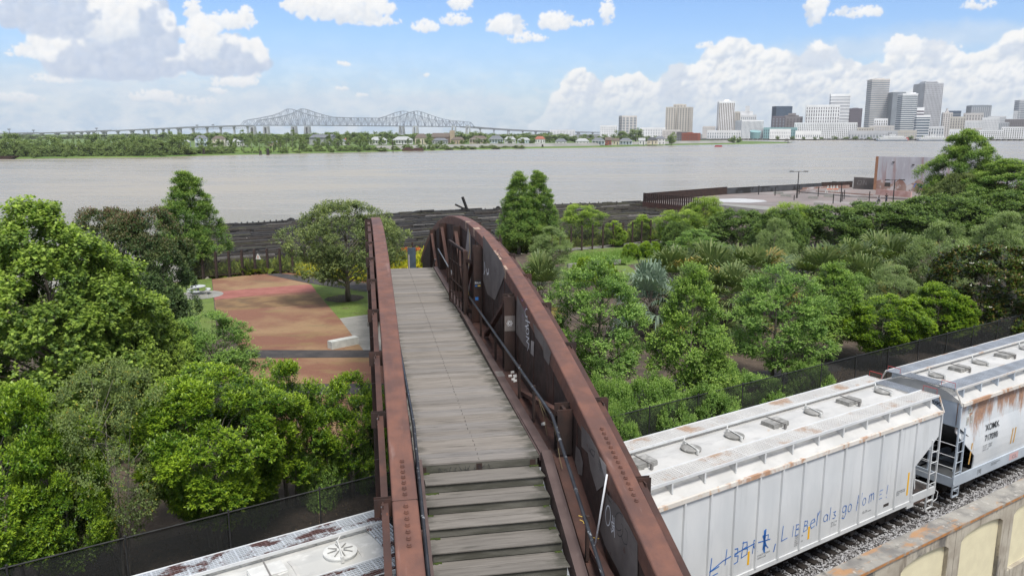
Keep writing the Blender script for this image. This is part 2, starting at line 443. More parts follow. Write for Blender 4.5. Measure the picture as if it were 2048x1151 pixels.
M('rail_steel', (.075, .045, .034), (.05, .033, .028), 3, .75, 0, layers=[((.13, .085, .06), 8, .6, .7, (1, 1, 1), .6)])

def sheet(name, pts, z, mat, kind='structure', sub=0):
    mb = MB(); mb.add([(p[0], p[1], z) for p in pts], [tuple(range(len(pts)))])
    return tag(mb.build(name, mat, fix=False), kind=kind)
def psheet(name, px, z, mat): return sheet(name, [at(x, y, z)[:2] for x, y in px], z, mat)

# ground: flat park behind a shore that drops to the river
shore = [at(x, y, 0)[:2] for x, y in ((60, 590), (300, 566), (385, 560), (600, 548), (740, 540), (860, 527), (1000, 512), (1100, 503), (1230, 494), (1330, 484), (1440, 440), (1560, 434), (1800, 434), (2100, 424), (2500, 400))]
shore = [(-160, 62)] + shore + [(420, 190)]
mb = MB(); n = len(shore)
top = [(x, y, 0) for x, y in shore]; toe = [(x - 1.5, y + 9, WZ - .6) for x, y in shore]
back = [(420, -260, 0), (-160, -260, 0)]
mb.add(top + back, [tuple(range(n + 2))[::-1]])
for i in range(n - 1): mb.add([top[i], top[i + 1], toe[i + 1], toe[i]], [(0, 1, 2, 3)])
tag(mb.build('ground', MATS['dirt'], fix=False), kind='structure')

psheet('brick_plaza', [(424, 558), (531, 546), (600, 546), (640, 590), (700, 655), (727, 700), (480, 699), (463, 660), (433, 628), (429, 598)], .012, MATS['brick_paving'])
psheet('pink_paving_band', [(427, 584), (500, 577), (622, 568), (633, 582), (540, 588), (429, 599)], .024, MATS['pink_paving'])
psheet('dark_paving_band', [(430, 600), (636, 586), (652, 606), (433, 622)], .018, M('dark_band', (.15, .085, .045), (.24, .15, .07), .7, .9, 0, layers=[((.10, .08, .045), 1.2, .5, .68, (.4, 1.5, 1), .8)]))
psheet('brick_plaza_near', [(470, 716), (760, 714), (775, 766), (440, 768)], .012, MATS['brick_paving'])
psheet('brick_plaza_side', [(520, 790), (790, 788), (800, 905), (560, 905)], .010, MATS['brick_paving'])
psheet('brick_plaza_far', [(553, 548), (596, 546), (740, 566), (745, 560), (600, 541)], .009, MATS['brick_paving'])
psheet('asphalt_path', [(440, 699.5), (727, 699.5), (790, 700), (792, 714), (440, 715)], .020, MATS['asphalt'])
psheet('asphalt_path_near', [(430, 768), (795, 766), (797, 786), (425, 790)], .021, MATS['asphalt'])
psheet('asphalt_path_diagonal', [(531, 548), (558, 546), (640, 556), (800, 574), (800, 590), (720, 582), (617, 566)], .028, MATS['asphalt'])
psheet('lawn', [(617, 566), (745, 582), (800, 588), (800, 628), (679, 637)], .016, MATS['grass'])
psheet('lawn_left', [(180, 640), (350, 565), (423, 556), (427, 598), (433, 660), (420, 700), (150, 720)], .016, MATS['grass'])
psheet('concrete_pavement', [(679, 636), (800, 620), (810, 700), (727, 700)], .018, MATS['concrete_flag'])
psheet('lawn_riverside', [(1130, 512), (1150, 500), (1310, 487), (1350, 480), (1360, 515), (1250, 530), (1130, 530)], .016, MATS['grass'])
psheet('lawn_strip', [(1110, 534), (1240, 520), (1300, 560), (1110, 565)], .016, MATS['grass'])
psheet('riverside_path', [(1100, 503), (1330, 488), (1335, 481), (1100, 496)], .03, MATS['concrete_flag'])
psheet('asphalt_path_right', [(1050, 800), (1200, 770), (1560, 738), (1760, 700), (1900, 660), (1900, 672), (1760, 722), (1560, 768), (1200, 815)], .02, MATS['asphalt'])
sheet('mulch_bed', [tw(-12, 23.3)[:2], tw(110, 23.3)[:2], tw(110, 27.5)[:2], tw(-12, 27.5)[:2]], .014, MATS['mulch'])
sheet('ballast_bed', [tw(-40, 11.0)[:2], tw(160, 11.0)[:2], tw(160, 18.9)[:2], tw(-40, 18.9)[:2]], .01, MATS['ballast_bed'])

# crushed stone between the sleepers: thousands of little angular stones, one mass
def stones(name, n, s0, s1, y0, y1, mat):
    rs = np.random.RandomState(3)
    base = np.array([(1, 0, 0), (-.9, .1, 0), (0, 1, .1), (.1, -1, 0), (0, 0, .8), (0, .1, -.7)])
    tri = np.array([(0, 2, 4), (2, 1, 4), (1, 3, 4), (3, 0, 4), (2, 0, 5), (1, 2, 5), (3, 1, 5), (0, 3, 5)])
    s = rs.uniform(s0, s1, n) ; y = rs.uniform(y0, y1, n)
    kk = np.round((s - 8) / .52); cov = (np.abs(s - 8 - kk * .52) < .17) & (y > 14.3); y = np.where(cov & (rs.uniform(size=n) < .93), rs.uniform(y0, 14.25, n), y)
    sz = rs.uniform(.022, .052, n)
    V = base[None] * sz[:, None, None] * rs.uniform(.6, 1.25, (n, 6, 1))
    a = rs.uniform(0, 2 * pi, n); ca, sa = np.cos(a)[:, None], np.sin(a)[:, None]
    X = V[..., 0] * ca - V[..., 1] * sa; Y = V[..., 0] * sa + V[..., 1] * ca
    zz = rs.uniform(.0, .035, n) - .03 * (np.abs(y - 15.7) > 1.6)
    P_ = np.stack([X + s[:, None], Y + y[:, None], V[..., 2] + zz[:, None] + .02], -1).reshape(-1, 3)
    F_ = (tri[None] + (np.arange(n) * 6)[:, None, None]).reshape(-1, 3)
    me = bpy.data.meshes.new(name); me.vertices.add(len(P_)); me.vertices.foreach_set('co', P_.astype(np.float32).ravel())
    me.loops.add(F_.size); me.loops.foreach_set('vertex_index', F_.astype(np.int32).ravel())
    me.polygons.add(len(F_)); me.polygons.foreach_set('loop_start', (np.arange(len(F_)) * 3).astype(np.int32))
    me.update(calc_edges=True); me.materials.append(mat)
    o = bpy.data.objects.new(name, me); COL.objects.link(o); o.rotation_euler = (0, 0, TR)
    return tag(o, 'pale grey crushed stone spread under and beside the railway sleepers', 'gravel', kind='stuff')
stones('track_ballast', 52000, 12.5, 47, 10.9, 15.4, MATS['ballast_stone'])

# railway track
trk = root('railway_track', tw(25, 15.7, 0), TR, 'rusty steel track on dark wooden sleepers beneath the hopper wagons', 'railway track')
for yy in (-.7175, .7175):
    mb = MB()
    prof = [(-.07, .0), (.07, .0), (.07, .02), (.012, .04), (.012, .125), (.036, .13), (.036, .165), (-.036, .165), (-.036, .13), (-.012, .125), (-.012, .04), (-.07, .02)]
    mb.prism([(p[0] + yy, p[1] + .065) for p in prof], -50, 110, 'x')
    mb.build('rail', MATS['rail_steel'], trk)
ties = []
for k in range(3):
    r_ = random.Random(k); mb = MB(); h = .018 * k
    prof = [(-1.38 + h, 0), (-1.38, .05 + h), (-1.33, .062), (-.4, .055), (.5, .06), (1.34, .06), (1.38, .03), (1.37, 0)]
    mb.prism([(p[0], p[1] + .01) for p in prof], -.115, .115, 'x')
    for q in (-.83, -.6, .6, .83): mb.box(-.085, .085, q - .05, q + .05, .06, .082)
    me = mb.build('sleeper_pattern', MATS['timber_tie']); ties.append(me.data); bpy.data.objects.remove(me)
for k in range(74):
    o = bpy.data.objects.new('sleeper', ties[k % 3]); COL.objects.link(o); o.parent = trk
    r_ = random.Random(k * 7)
    o.location = (8 + k * .52 - 25 + r_.uniform(-.03, .03), r_.uniform(-.07, .07), 0.0); o.rotation_euler = (0, 0, r_.uniform(-.03, .03))

# ------------------------------------------------------------------ flood wall with arched cream panels
M('wall_concrete', (.46, .42, .34), (.34, .30, .24), 1.6, .9, .006, 12,
  layers=[((.10, .095, .09), 1.3, .50, .64, (1, 1, .35), .85), ((.20, .17, .13), 2.6, .52, .66, (2.5, 1, .22), .8), ((.07, .065, .06), 7, .60, .68, (1.6, 1, .3), .6)])
M('wall_cap', (.33, .31, .27), (.18, .17, .155), 1.5, .9, .01, 10,
  layers=[((.42, .22, .09), 1.5, .50, .62, (.6, 1.4, 1), .8), ((.46, .43, .38), 4, .58, .66, (1, 1, 1), .8), ((.10, .095, .085), 2.6, .58, .68, (1, 1, 1), .7)])
M('cream_render', (.72, .66, .45), (.66, .60, .41), 2, .9, .003, 60)
M('orange_stain', (.46, .20, .06), (.30, .16, .08), 3, .9, .004, 20, layers=[((.33, .28, .22), 4, .5, .6, (1, 1, 1), .9)])
fw = root('flood_wall', tw(21.45, 10.6, 0), TR, 'stained concrete flood wall with arched cream panels beside the track', 'wall')
WH, FY, BY = 3.0, -.25, .25
PITCHW, PW = 2.95, 2.3
def wall_section(s0, npan):
    """body between joints, near face with arched recesses"""
    mb = MB(); L = npan * PITCHW
    zs, zc, sill = 2.40, 2.62, .55
    mb.mat(0); y0 = FY + .13
    mb.box(s0 + .01, s0 + L - .01, y0, BY, -.3, WH - .10)
    mb.mat(0)
    for k in range(npan):
        a = s0 + k * PITCHW; x0, x1 = a + (PITCHW - PW) / 2, a + (PITCHW + PW) / 2
        g0 = a + (.01 if k == 0 else 0); g1 = a + PITCHW - (.01 if k == npan - 1 else 0)
        mb.box(g0, x0, FY, y0 + .002, -.3, WH - .10); mb.box(x1, g1, FY, y0 + .002, -.3, WH - .10)
        mb.box(x0, x1, FY, y0 + .002, -.3, sill)
        N = 14; arc = [(x0 + (x1 - x0) * i / N, zs + (zc - zs) * sqrt(max(0, 1 - (2 * i / N - 1) ** 2)) ** 1.0) for i in range(N + 1)]
        for i in range(N):
            mb.prism([arc[i], arc[i + 1], (arc[i + 1][0], WH - .10), (arc[i][0], WH - .10)], FY, y0 + .002, 'y')
    o = mb.build('wall_section', MATS['wall_concrete'], fw)
    mc = MB()
    for k in range(npan):
        a = s0 + k * PITCHW; x0, x1 = a + (PITCHW - PW) / 2, a + (PITCHW + PW) / 2
        N = 14; arc = [(x0 + .001 + (x1 - x0 - .002) * i / N, zs + (zc - zs) * sqrt(max(0, 1 - (2 * i / N - 1) ** 2)) - .003) for i in range(N + 1)]
        mm = MB(); mm.prism([(x0 + .001, sill + .002)] + arc + [(x1 - .001, sill + .002)], y0 - .012, y0 + .0015, 'y')
        mm.build('cream_panel', MATS['cream_render'], o)
    mc.box(s0 + .008, s0 + L - .008, FY - .05, BY + .03, WH - .10, WH)
    cap = mc.build('coping', MATS['wall_cap'], o)
    me_ = MB(); me_.box(s0 + .009, s0 + L - .009, FY - .056, FY - .045, WH - .085, WH - .015)
    me_.build('orange_edge', MATS['orange_stain'], o)
for k in range(-4, 7): wall_section(k * 2 * PITCHW, 2)

# ------------------------------------------------------------------ black mesh fence behind the track
M('fence_paint', (.02, .021, .022), (.035, .036, .036), 4, .6)
def screen_mat(name, colr, fac):
    m = bpy.data.materials.new(name); m.use_nodes = True; t = NT(m.node_tree); b = m.node_tree.nodes['Principled BSDF']
    b.inputs['Base Color'].default_value = (*colr, 1); b.inputs['Roughness'].default_value = .8
    tr = t.n('ShaderNodeBsdfTransparent'); mx = t.n('ShaderNodeMixShader'); mx.inputs[0].default_value = fac
    m.node_tree.links.new(tr.outputs[0], mx.inputs[1]); m.node_tree.links.new(b.outputs[0], mx.inputs[2])
    m.node_tree.links.new(mx.outputs[0], m.node_tree.nodes['Material Output'].inputs[0]); return m
SCREEN = screen_mat('fence_netting', (.022, .024, .023), .38)
fn = root('mesh_fence', tw(25, 23.4, 0), TR, 'tall black netting fence between the track and the park trees', 'fence')
mb = MB(); mb.tube([(-45, 0, 2.4), (55, 0, 2.4)], .024, 6); mb.build('top_rail', MATS['fence_paint'], fn)
for k in range(34):
    x = -40 + k * 2.85
    mb = MB(); mb.tube([(x, 0, 0), (x, 0, 2.44)], .032, 8); mb.lathe((x, 0, 2.44), [(.04, 0), (.036, .03), (.01, .05)], 8)
    mb.build('post', MATS['fence_paint'], fn)
    mb = MB()
    mb.box(x + .05, x + 2.80, .028, .030, .03, 2.38)
    mb.build('netting', SCREEN, fn)
gt = MB(); gx = -14.2
for x in (gx, gx + 1.1): gt.box(x - .05, x + .05, -.09, -.04, .1, 2.5)
gt.box(gx, gx + 1.1, -.085, -.055, .15, .21); gt.box(gx, gx + 1.1, -.085, -.055, 2.3, 2.36)
gt.build('gate_frame', MATS['fence_paint'], fn)
# ------------------------------------------------------------------ the rusty footbridge
M('rust_top', (.178, .080, .055), (.122, .060, .046), 2.2, .66, .0025, 60, det=10, layers=[((.085, .048, .042), .9, .52, .70, (1.6, .22, 1), .7), ((.24, .155, .135), 2.6, .60, .72, (2.2, .18, 1), .5), ((.30, .14, .10), 30, .66, .72, (1, 1, 1), .35)], rvar=.1)
M('rust_dark', (.048, .028, .023), (.030, .019, .016), 1.6, .78, .002, 40, layers=[((.085, .038, .027), 1.3, .52, .68, (1, 1, .4), .7), ((.022, .018, .017), 2.2, .55, .7, (1, 1, .3), .6)], rvar=.1)
M('rust_mid', (.085, .040, .030), (.055, .029, .024), 1.8, .75, .002, 40, layers=[((.12, .052, .036), 1.1, .54, .7, (1, 1, .5), .6)], rvar=.1)
M('rust_orange', (.32, .095, .045), (.22, .065, .035), 2.5, .8, .002, 40)
M('kerb_steel', (.105, .072, .066), (.075, .05, .046), 1.6, .62, .001, 40, layers=[((.16, .12, .11), 5, .6, .7, (1, .2, 1), .5)])
M('rail_paint', (.018, .02, .026), (.035, .038, .045), 3, .38, 0, layers=[((.30, .32, .34), 9, .60, .66, (1, 1, 1), .8)])
M('rail_bare', (.24, .25, .26), (.12, .125, .14), 6, .35, 0)
M('grey_paint', (.165, .145, .135), (.115, .10, .095), 1.5, .8, .001, 30, layers=[((.09, .05, .042), 3.2, .60, .66, (1, 1, 1), .8)])
M('pale_paint', (.36, .33, .32), (.26, .24, .23), 3, .75, 0)
M('tan_patch', (.42, .30, .22), (.26, .17, .13), 7, .75)
def plank_mat(name, ca, cb, cdark):
    m = M(name, ca, cb, 1.0, .9, .006, 9, det=9, st=(1.2, 14, 6), lo=.36, hi=.64, attr=True,
          layers=[(cdark, 1.3, .54, .72, (.8, 7, 2), .75), ((.44, .41, .37), 3.2, .63, .74, (.7, 9, 3), .25)])
    t = NT(m.node_tree); b = m.node_tree.nodes['Principled BSDF']; src = b.inputs['Base Color'].links[0].from_socket
    co = t.n('ShaderNodeTexCoord').outputs['Object']; sx_ = t.n('ShaderNodeSeparateXYZ'); t.put(sx_.inputs[0], co)
    edge = t.m('MAXIMUM', t.ss(sx_.outputs[0], .45, 1.25), t.m('MULTIPLY', t.ss(sx_.outputs[0], -1.35, -.95, 1, 0), .7))
    f = t.m('MULTIPLY', t.ss(t.m('ADD', t.noise(t.v('MULTIPLY', co, (1.0, 2.2, 1)), 1.6, 7, .65), t.m('MULTIPLY', edge, .28)), .56, .82), .85)
    t.put(b.inputs['Base Color'], t.mix(t.m('MULTIPLY', f, t.m('ADD', edge, .15, clamp=True)), src, (.05, .05, .038)))
    return m
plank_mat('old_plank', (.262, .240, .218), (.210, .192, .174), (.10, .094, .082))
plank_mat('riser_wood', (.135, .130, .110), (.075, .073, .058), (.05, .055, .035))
M('moss', (.06, .09, .015), (.035, .05, .012), 8, .95, .01, 30)

CU, CV = 2.28, 31.5                                   # centre of the bridge
RB = root('footbridge', bw(CU, CV, 0), BR, 'rusty steel arched footbridge with weathered plank deck and stairs, crossing the railway', 'footbridge')
def arch(v): return 10.0 - .0066 * (v - 31.5) ** 2
def deckz(v): return 7.0 - .0145 * max(0, v - 16)
V0, V1 = 15.4, 41.5
RISE, RUN = .205, .522
def L(u, v, z): return (u - CU, v - CV, z)
def addp(name, mb, mat, parent=RB, smooth=False): return mb.build(name, mat, parent, smooth)
def bbox(mb, u0, u1, v0, v1, z0, z1): return mb.box(u0 - CU, u1 - CU, v0 - CV, v1 - CV, z0, z1)
def tint(o, fn):
    me = o.data; at_ = me.color_attributes.new('tint', 'FLOAT_COLOR', 'POINT')
    at_.data.foreach_set('color', np.array([(*fn(v.co), 1) for v in me.vertices], dtype=np.float32).ravel())

# deck planks, each board with its own tone, edges and slight skew
rp = random.Random(5); mb = MB(); tn = []
v = V0
DU0, DU1 = .86, 3.46
while v < V1:
    wd = .250 + rp.uniform(-.012, .012); z = deckz(v) + rp.uniform(-.006, .006); sk = rp.uniform(-.006, .006)
    e0, e1 = rp.uniform(-.02, .02), rp.uniform(-.02, .02)
    a, b_ = v + .004, v + wd - .004; zt = z; zb = z - .045; c_ = .006
    A = [L(DU0 + e0, a, zb), L(DU0 + e0, b_, zb), L(DU0 + e0, b_, zt - c_), L(DU0 + e0, b_ - c_, zt), L(DU0 + e0, a + c_, zt), L(DU0 + e0, a, zt - c_)]
    B = [L(DU1 + e1, a + sk, zb), L(DU1 + e1, b_ + sk, zb), L(DU1 + e1, b_ + sk, zt - c_), L(DU1 + e1, b_ - c_ + sk, zt), L(DU1 + e1, a + c_ + sk, zt), L(DU1 + e1, a + sk, zt - c_)]
    mb.add(A + B, [tuple(range(6))[::-1], tuple(range(6, 12))] + [(i, (i + 1) % 6, 6 + (i + 1) % 6, 6 + i) for i in range(6)])
    t_ = rp.choice([.84, .90, .94, .98, 1.0, 1.04, 1.10]) * rp.uniform(.95, 1.05); wv = rp.uniform(-.03, .04)
    tn += [(t_ + wv * .6, t_, t_ - wv)] * 12
    v += wd + .006
M('screw', (.05, .045, .04)); v = V0 + .07; mb.mat(1)      # screw heads along the planks
while v < V1:
    for dv in (-.03, .035): mb.lathe(L(2.17 + rp.uniform(-.015, .015), v + dv, deckz(v) + .006), [(.011, -.004), (.010, .004)], 6); tn += [(1, 1, 1)] * 12
    v += .256
dk = addp('plank_deck', mb, [MATS['old_plank'], MATS['screw']])
it = iter(tn); tint(dk, lambda c: next(it))
mb = MB()
for k in range(14):
    bbox(mb, .86, 3.5, V0 + .1 + k * 1.95, V0 + .22 + k * 1.95, deckz(V0 + k * 1.95) - .30, deckz(V0 + k * 1.95) - .06)
for u in (1.0, 2.16, 3.3): mb.hexa([L(u - .06, V0, 6.6), L(u + .06, V0, 6.6), L(u + .06, V0, 6.93), L(u - .06, V0, 6.93)], [L(u - .06, V1, 6.3), L(u + .06, V1, 6.3), L(u + .06, V1, 6.57), L(u - .06, V1, 6.57)])
addp('deck_joists', mb, MATS['rust_dark'])
# stairs towards the camera, then a landing slab and the ground flight; and the flight at the far end
def flight(v0, z0, sg, n, name):
    for k in range(1, n + 1):
        z = z0 - RISE * k; va = v0 - sg * RUN * (k - 1); vb = v0 - sg * RUN * k
        r_ = random.Random(k * 3 + (sg > 0)); mb = MB(); tn = []
        for (p, q) in ((0.0, .48), (.50, 1.05)):
            a = va + (vb - va) * p; b_ = va + (vb - va) * q; a, b_ = min(a, b_), max(a, b_)
            e = [r_.uniform(-.03, .03) for _ in range(4)]; dz = r_.uniform(-.006, .006)
            mb.hexa([L(.98 + e[0], a, z - .022), L(3.43 + e[1], a, z - .022), L(3.43 + e[1], a, z + dz), L(.98 + e[0], a, z + dz)],
                    [L(.98 + e[2], b_, z - .022), L(3.43 + e[3], b_, z - .022), L(3.43 + e[3], b_, z + dz), L(.98 + e[2], b_, z + dz)])
            t_ = r_.uniform(.74, .90); tn += [(t_, t_, t_ * .98)] * 8
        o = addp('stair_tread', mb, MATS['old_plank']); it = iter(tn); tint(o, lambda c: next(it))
        mb = MB(); f = va + sg * .012
        a, b_ = min(f, f - sg * -.04), max(f, f - sg * -.04)
        e = r_.uniform(-.03, .02)
        bbox(mb, 1.0 + e, 3.42 + e, a, b_, z + .008, z + RISE - .024)
        bbox(mb, 1.01 + e, 3.41 + e, a + .012 * sg, b_ + .012 * sg, z - .14, z + .004)
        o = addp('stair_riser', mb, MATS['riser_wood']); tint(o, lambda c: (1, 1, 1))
        if sg > 0:
            for (u0, u1) in ((1.0, 1.0 + r_.uniform(.1, .3)), (3.2 + r_.uniform(0, .1), 3.42)):
                mb = MB(); n_ = 7; pt_ = [(u0 + (u1 - u0) * q / n_, r_.uniform(.03, .07)) for q in range(n_ + 1)]
                mb.prism([(u - CU, va - CV - .002) for u, d_ in pt_] + [(u - CU, va - CV - d_) for u, d_ in pt_[::-1]], z - .002, z + .012, 'z'); addp('moss_patch', mb, MATS['moss'])
flight(V0, 7.0, 1, 12, 'near'); flight(V1, deckz(V1), -1, 14, 'far')

# side walls: tie beam, ledge, plate, posts, braces, box arch, outer cladding
def strip(mb, vs, ua, ub, zf0, zf1):
    """box section swept along v between u=ua..ub and heights zf0(v)..zf1(v)"""
    n = len(vs); P_ = []
    for v in vs: P_ += [L(ua, v, zf0(v)), L(ub, v, zf0(v)), L(ub, v, zf1(v)), L(ua, v, zf1(v))]
    F_ = [(3, 2, 1, 0), (4 * n - 4, 4 * n - 3, 4 * n - 2, 4 * n - 1)]
    for i in range(n - 1):
        for k in range(4): F_.append((4 * i + k, 4 * i + (k + 1) % 4, 4 * i + 4 + (k + 1) % 4, 4 * i + 4 + k))
    return mb.add(P_, F_)
VS = [3.0 + .6 * i for i in range(96)]
def floorz(v):
    if v < V0: return 7.0 - (V0 - v) * RISE / RUN
    if v > V1: return deckz(V1) - (v - V1) * RISE / RUN
    return deckz(v)
def normal_off(v, d):        # move d along the arch normal (down and out)
    s_ = -.0132 * (v - 31.5); l = sqrt(1 + s_ * s_); return (v + d * s_ / l * 1.0, arch(v) - d / l)
def arch_box(mb, ua, ub, d0, d1, vs):
    P_ = []; n = len(vs)
    for v in vs:
        a = normal_off(v, d0); b_ = normal_off(v, d1)
        P_ += [L(ua, b_[0], b_[1]), L(ub, b_[0], b_[1]), L(ub, a[0], a[1]), L(ua, a[0], a[1])]
    F_ = [(3, 2, 1, 0), (4 * n - 4, 4 * n - 3, 4 * n - 2, 4 * n - 1)]
    for i in range(n - 1):
        for k in range(4): F_.append((4 * i + k, 4 * i + (k + 1) % 4, 4 * i + 4 + (k + 1) % 4, 4 * i + 4 + k))
    mb.add(P_, F_)
def bev_arch(mb, ua, ub, dp, vs, c=.03):
    """box beam with chamfered upper edges"""
    P_ = []; n = len(vs)
    for v in vs:
        sec = [(ua, dp), (ub, dp), (ub, c), (ub - c * .4, c * .3), (ub - c, 0), (ua + c, 0), (ua + c * .4, c * .3), (ua, c)]
        for (u, d) in sec:
            q = normal_off(v, d); P_.append(L(u, q[0], q[1]))
    m_ = 8; F_ = [tuple(range(m_))[::-1], tuple(m_ * (n - 1) + k for k in range(m_))]
    for i in range(n - 1):
        for k in range(m_): F_.append((m_ * i + k, m_ * i + (k + 1) % m_, m_ * i + m_ + (k + 1) % m_, m_ * i + m_ + k))
    mb.add(P_, F_)
AV = [1.5 + .5 * i for i in range(121)]
MIR = lambda u: 2 * 2.44 - u
POSTS = [9.1, 15.6, 22.1, 28.6, 35.1, 41.6, 48.1]
for side in (0, 1):
    U = (lambda u: u) if side else MIR
    def uu(a, b_): a, b_ = U(a), U(b_); return (min(a, b_), max(a, b_))
    sd = 'right' if side else 'left'
    a, b_ = uu(4.17, 4.60); mb = MB(); bev_arch(mb, a, b_, .40, AV)
    ar = addp('arch_beam', mb, MATS['rust_top']); tag(ar, 'box arch beam with rows of bolts')
    # bolts and the splice
    ubolt = U(4.40) if side else U(4.38)
    for k in range(15):
        if k == 7 and not side: continue
        v = (12.05 if side else 11.5) + .148 * k; q = normal_off(v, -.001)
        mb = MB(); mb.lathe(L(ubolt, q[0], q[1]), [(.044, 0), (.044, .010), (.034, .012), (.031, .042), (.010, .05)], 8)
        addp('bolt', mb, MATS['rust_top'], ar)
    mb = MB(); a2, b2 = a - .004, b_ + .004; vv = 12.6; arch_box(mb, a2, b2, -.006, .404, [vv - .06, vv - .052])
    if not side: addp('splice_seam', mb, MATS['rust_dark'], ar)
    # web plate
    mb = MB(); a, b_ = uu(4.18, 4.20) if side else uu(4.36, 4.385)
    strip(mb, [3.0 + .6 * i for i in range(96)], a, b_, lambda v: min(floorz(v) - .75, arch(v) - .6), lambda v: arch(v) - .25)
    wp = addp('side_plate', mb, MATS['rust_dark'])
    mb = MB()
    for k in range(22):
        v = 6 + k * 2.17 + .4
        if arch(v) - .4 > floorz(v): bbox(mb, *(uu(4.165, 4.18) if side else uu(4.345, 4.36)), v, v + .05, floorz(v) - .1, arch(v) - .42)
    addp('plate_seam', mb, MATS['rust_mid'], wp)
    # ledge (tie beam) and its lower web
    mb = MB(); a, b_ = uu(3.76, 4.18) if side else (.52, .80); strip(mb, VS, a, b_, lambda v: floorz(v) - .20, lambda v: floorz(v) - .07); addp('ledge', mb, MATS['rust_mid'])
    mb = MB(); a, b_ = uu(3.95, 4.0) if side else (.60, .65); strip(mb, VS, a, b_, lambda v: floorz(v) - .8, lambda v: floorz(v) - .16); addp('tie_beam', mb, MATS['rust_dark'])
    # kerb channel
    mb = MB(); a, b_ = uu(3.47, 3.68)
    strip(mb, [V0 - .02] + [V0 + 1.0 * i for i in range(1, 27)] + [V1], a, b_, lambda v: floorz(v) - .10, lambda v: floorz(v) + .07)
    if side: bbox(mb, 3.44, 3.47, V0, V1 - 12, 6.9, 7.02)
    if side: addp('kerb', mb, MATS['kerb_steel'])
    if not side: a, b_ = .84, .97
    mb = MB(); strip(mb, [3.0, V0 - .03], a, b_, lambda v: floorz(v) - .32, lambda v: floorz(v) + .14); addp('stair_stringer', mb, MATS['kerb_steel'])
    # posts and diagonal braces
    for i, v in enumerate(POSTS):
        h = arch(v) - .36
        if h < floorz(v) + .2: continue
        mb = MB(); a, b_ = uu(3.84, 4.164) if side else (.45, .70)
        bbox(mb, a, b_, v - .155, v - .125, floorz(v) - .04, arch(v - .14) - .34); bbox(mb, a, b_, v + .125, v + .155, floorz(v) - .04, arch(v + .14) - .34)
        bbox(mb, *(uu(3.97, 4.03) if side else (.55, .61)), v - .125, v + .125, floorz(v) - .04, h)
        addp('post', mb, MATS['rust_dark'])
        sgn = 1 if v < 31 else -1
        if arch(v) - floorz(v) > .9:
            v2 = v + sgn * 4.0
            mb = MB(); UB = 3.94 if side else .62; mb.beam(L(UB, v, min(h, arch(v) - .5)), L(UB, v2, floorz(v2) + .02), .10, .15, (1, 0, 0)); addp('brace', mb, MATS['rust_mid'])
    # outer cladding: lapped flat plates with angle brackets
    st = [4.9 + 2.62 * i for i in range(21)]
    for i in range(len(st) - 1):
        v0, v1 = st[i], st[i + 1]
        mb = MB(); a, b_ = uu(4.70, 4.72)
        zt0, zt1 = arch(v0) - .16, arch(v1) - .16
        lo = lambda v: min(floorz(v) - 1.0, arch(v) - 1.5)
        mb.hexa([L(a, v0 + .03, lo(v0)), L(b_, v0 + .03, lo(v0)), L(b_, v0 + .03, zt0), L(a, v0 + .03, zt0)], [L(a, v1 - .03, lo(v1)), L(b_, v1 - .03, lo(v1)), L(b_, v1 - .03, zt1), L(a, v1 - .03, zt1)])
        cp = addp('cladding_plate', mb, MATS['rust_dark'])
        mb = MB(); a3, b3 = uu(4.66, 4.78)
        mb.hexa([L(a3, v0 + .03, zt0), L(b3, v0 + .03, zt0), L(b3, v0 + .03, zt0 + .02), L(a3, v0 + .03, zt0 + .02)], [L(a3, v1 - .03, zt1), L(b3, v1 - .03, zt1), L(b3, v1 - .03, zt1 + .02), L(a3, v1 - .03, zt1 + .02)])
        addp('edge_angle', mb, MATS['rust_mid'], cp)
        if not side and i < 9:
            mb = MB(); mb.hexa([L(U(4.695), v0 + .2, zt0 - .5), L(U(4.685), v0 + .2, zt0 - .5), L(U(4.685), v0 + .2, zt0 - .05), L(U(4.695), v0 + .2, zt0 - .05)], [L(U(4.695), v1 - .3, zt1 - .3), L(U(4.685), v1 - .3, zt1 - .3), L(U(4.685), v1 - .3, zt1 - .05), L(U(4.695), v1 - .3, zt1 - .05)])
            addp('orange_face', mb, MATS['rust_orange'], cp)
    for i, v in enumerate(st):
        mb = MB(); z = arch(v) - .10
        a, b_ = uu(4.60, 4.90)
        bbox(mb, a, b_, v - .07, v - .055, z - .30, z + .02); bbox(mb, a, b_, v + .02, v + .035, z - .30, z + .02)
        bbox(mb, *uu(4.60, 4.86), v - .056, v + .021, z - .03, z - .015)
        a, b_ = uu(4.74, 4.765); bbox(mb, a, b_, v - .22, v - .07, z - .28, z - .02)
        br = addp('bracket', mb, MATS['rust_dark'])
        mb = MB(); zz = min(floorz(v) - .5, arch(v) - 1.2); a, b_ = uu(4.74, 4.86)
        bbox(mb, a, b_, v - .03, v + .03, zz - .4, zz + .7); addp('lower_bracket', mb, MATS['rust_dark'])
        for dz in (-.08, -.2): mb = MB(); mb.lathe(L(U(4.745) + (.03 if side else -.03), v - .15, z + dz), [(.016, -.012), (.016, .012)], 6, 'x'); addp('rivet', mb, MATS['rail_bare'], br)
    # hand rail
    rz_ = lambda v: floorz(v) + .80
    ur = 3.74 if side else .83
    mb = MB()
    if side:
        mb.tube([L(ur, 3.4, rz_(3.4)), L(ur, V0 + .1, 7.82), L(ur, 16.2, 7.83), L(ur, 28.9, floorz(28.9) + .83)], .036, 10)
        hr = addp('handrail', mb, MATS['rail_paint'], smooth=True)
        mb = MB(); mb.tube([L(ur, 34.5, floorz(34.5) + .80), L(ur, 36.8, floorz(36.8) + .84), L(ur, 41.6, floorz(41) + 1.0)], .034, 10)
        mb.tube([L(ur, 43.4, floorz(43.4) + .9), L(ur, 45.8, floorz(45.8) + .8)], .034, 10); addp('handrail', mb, MATS['rail_bare'], smooth=True)
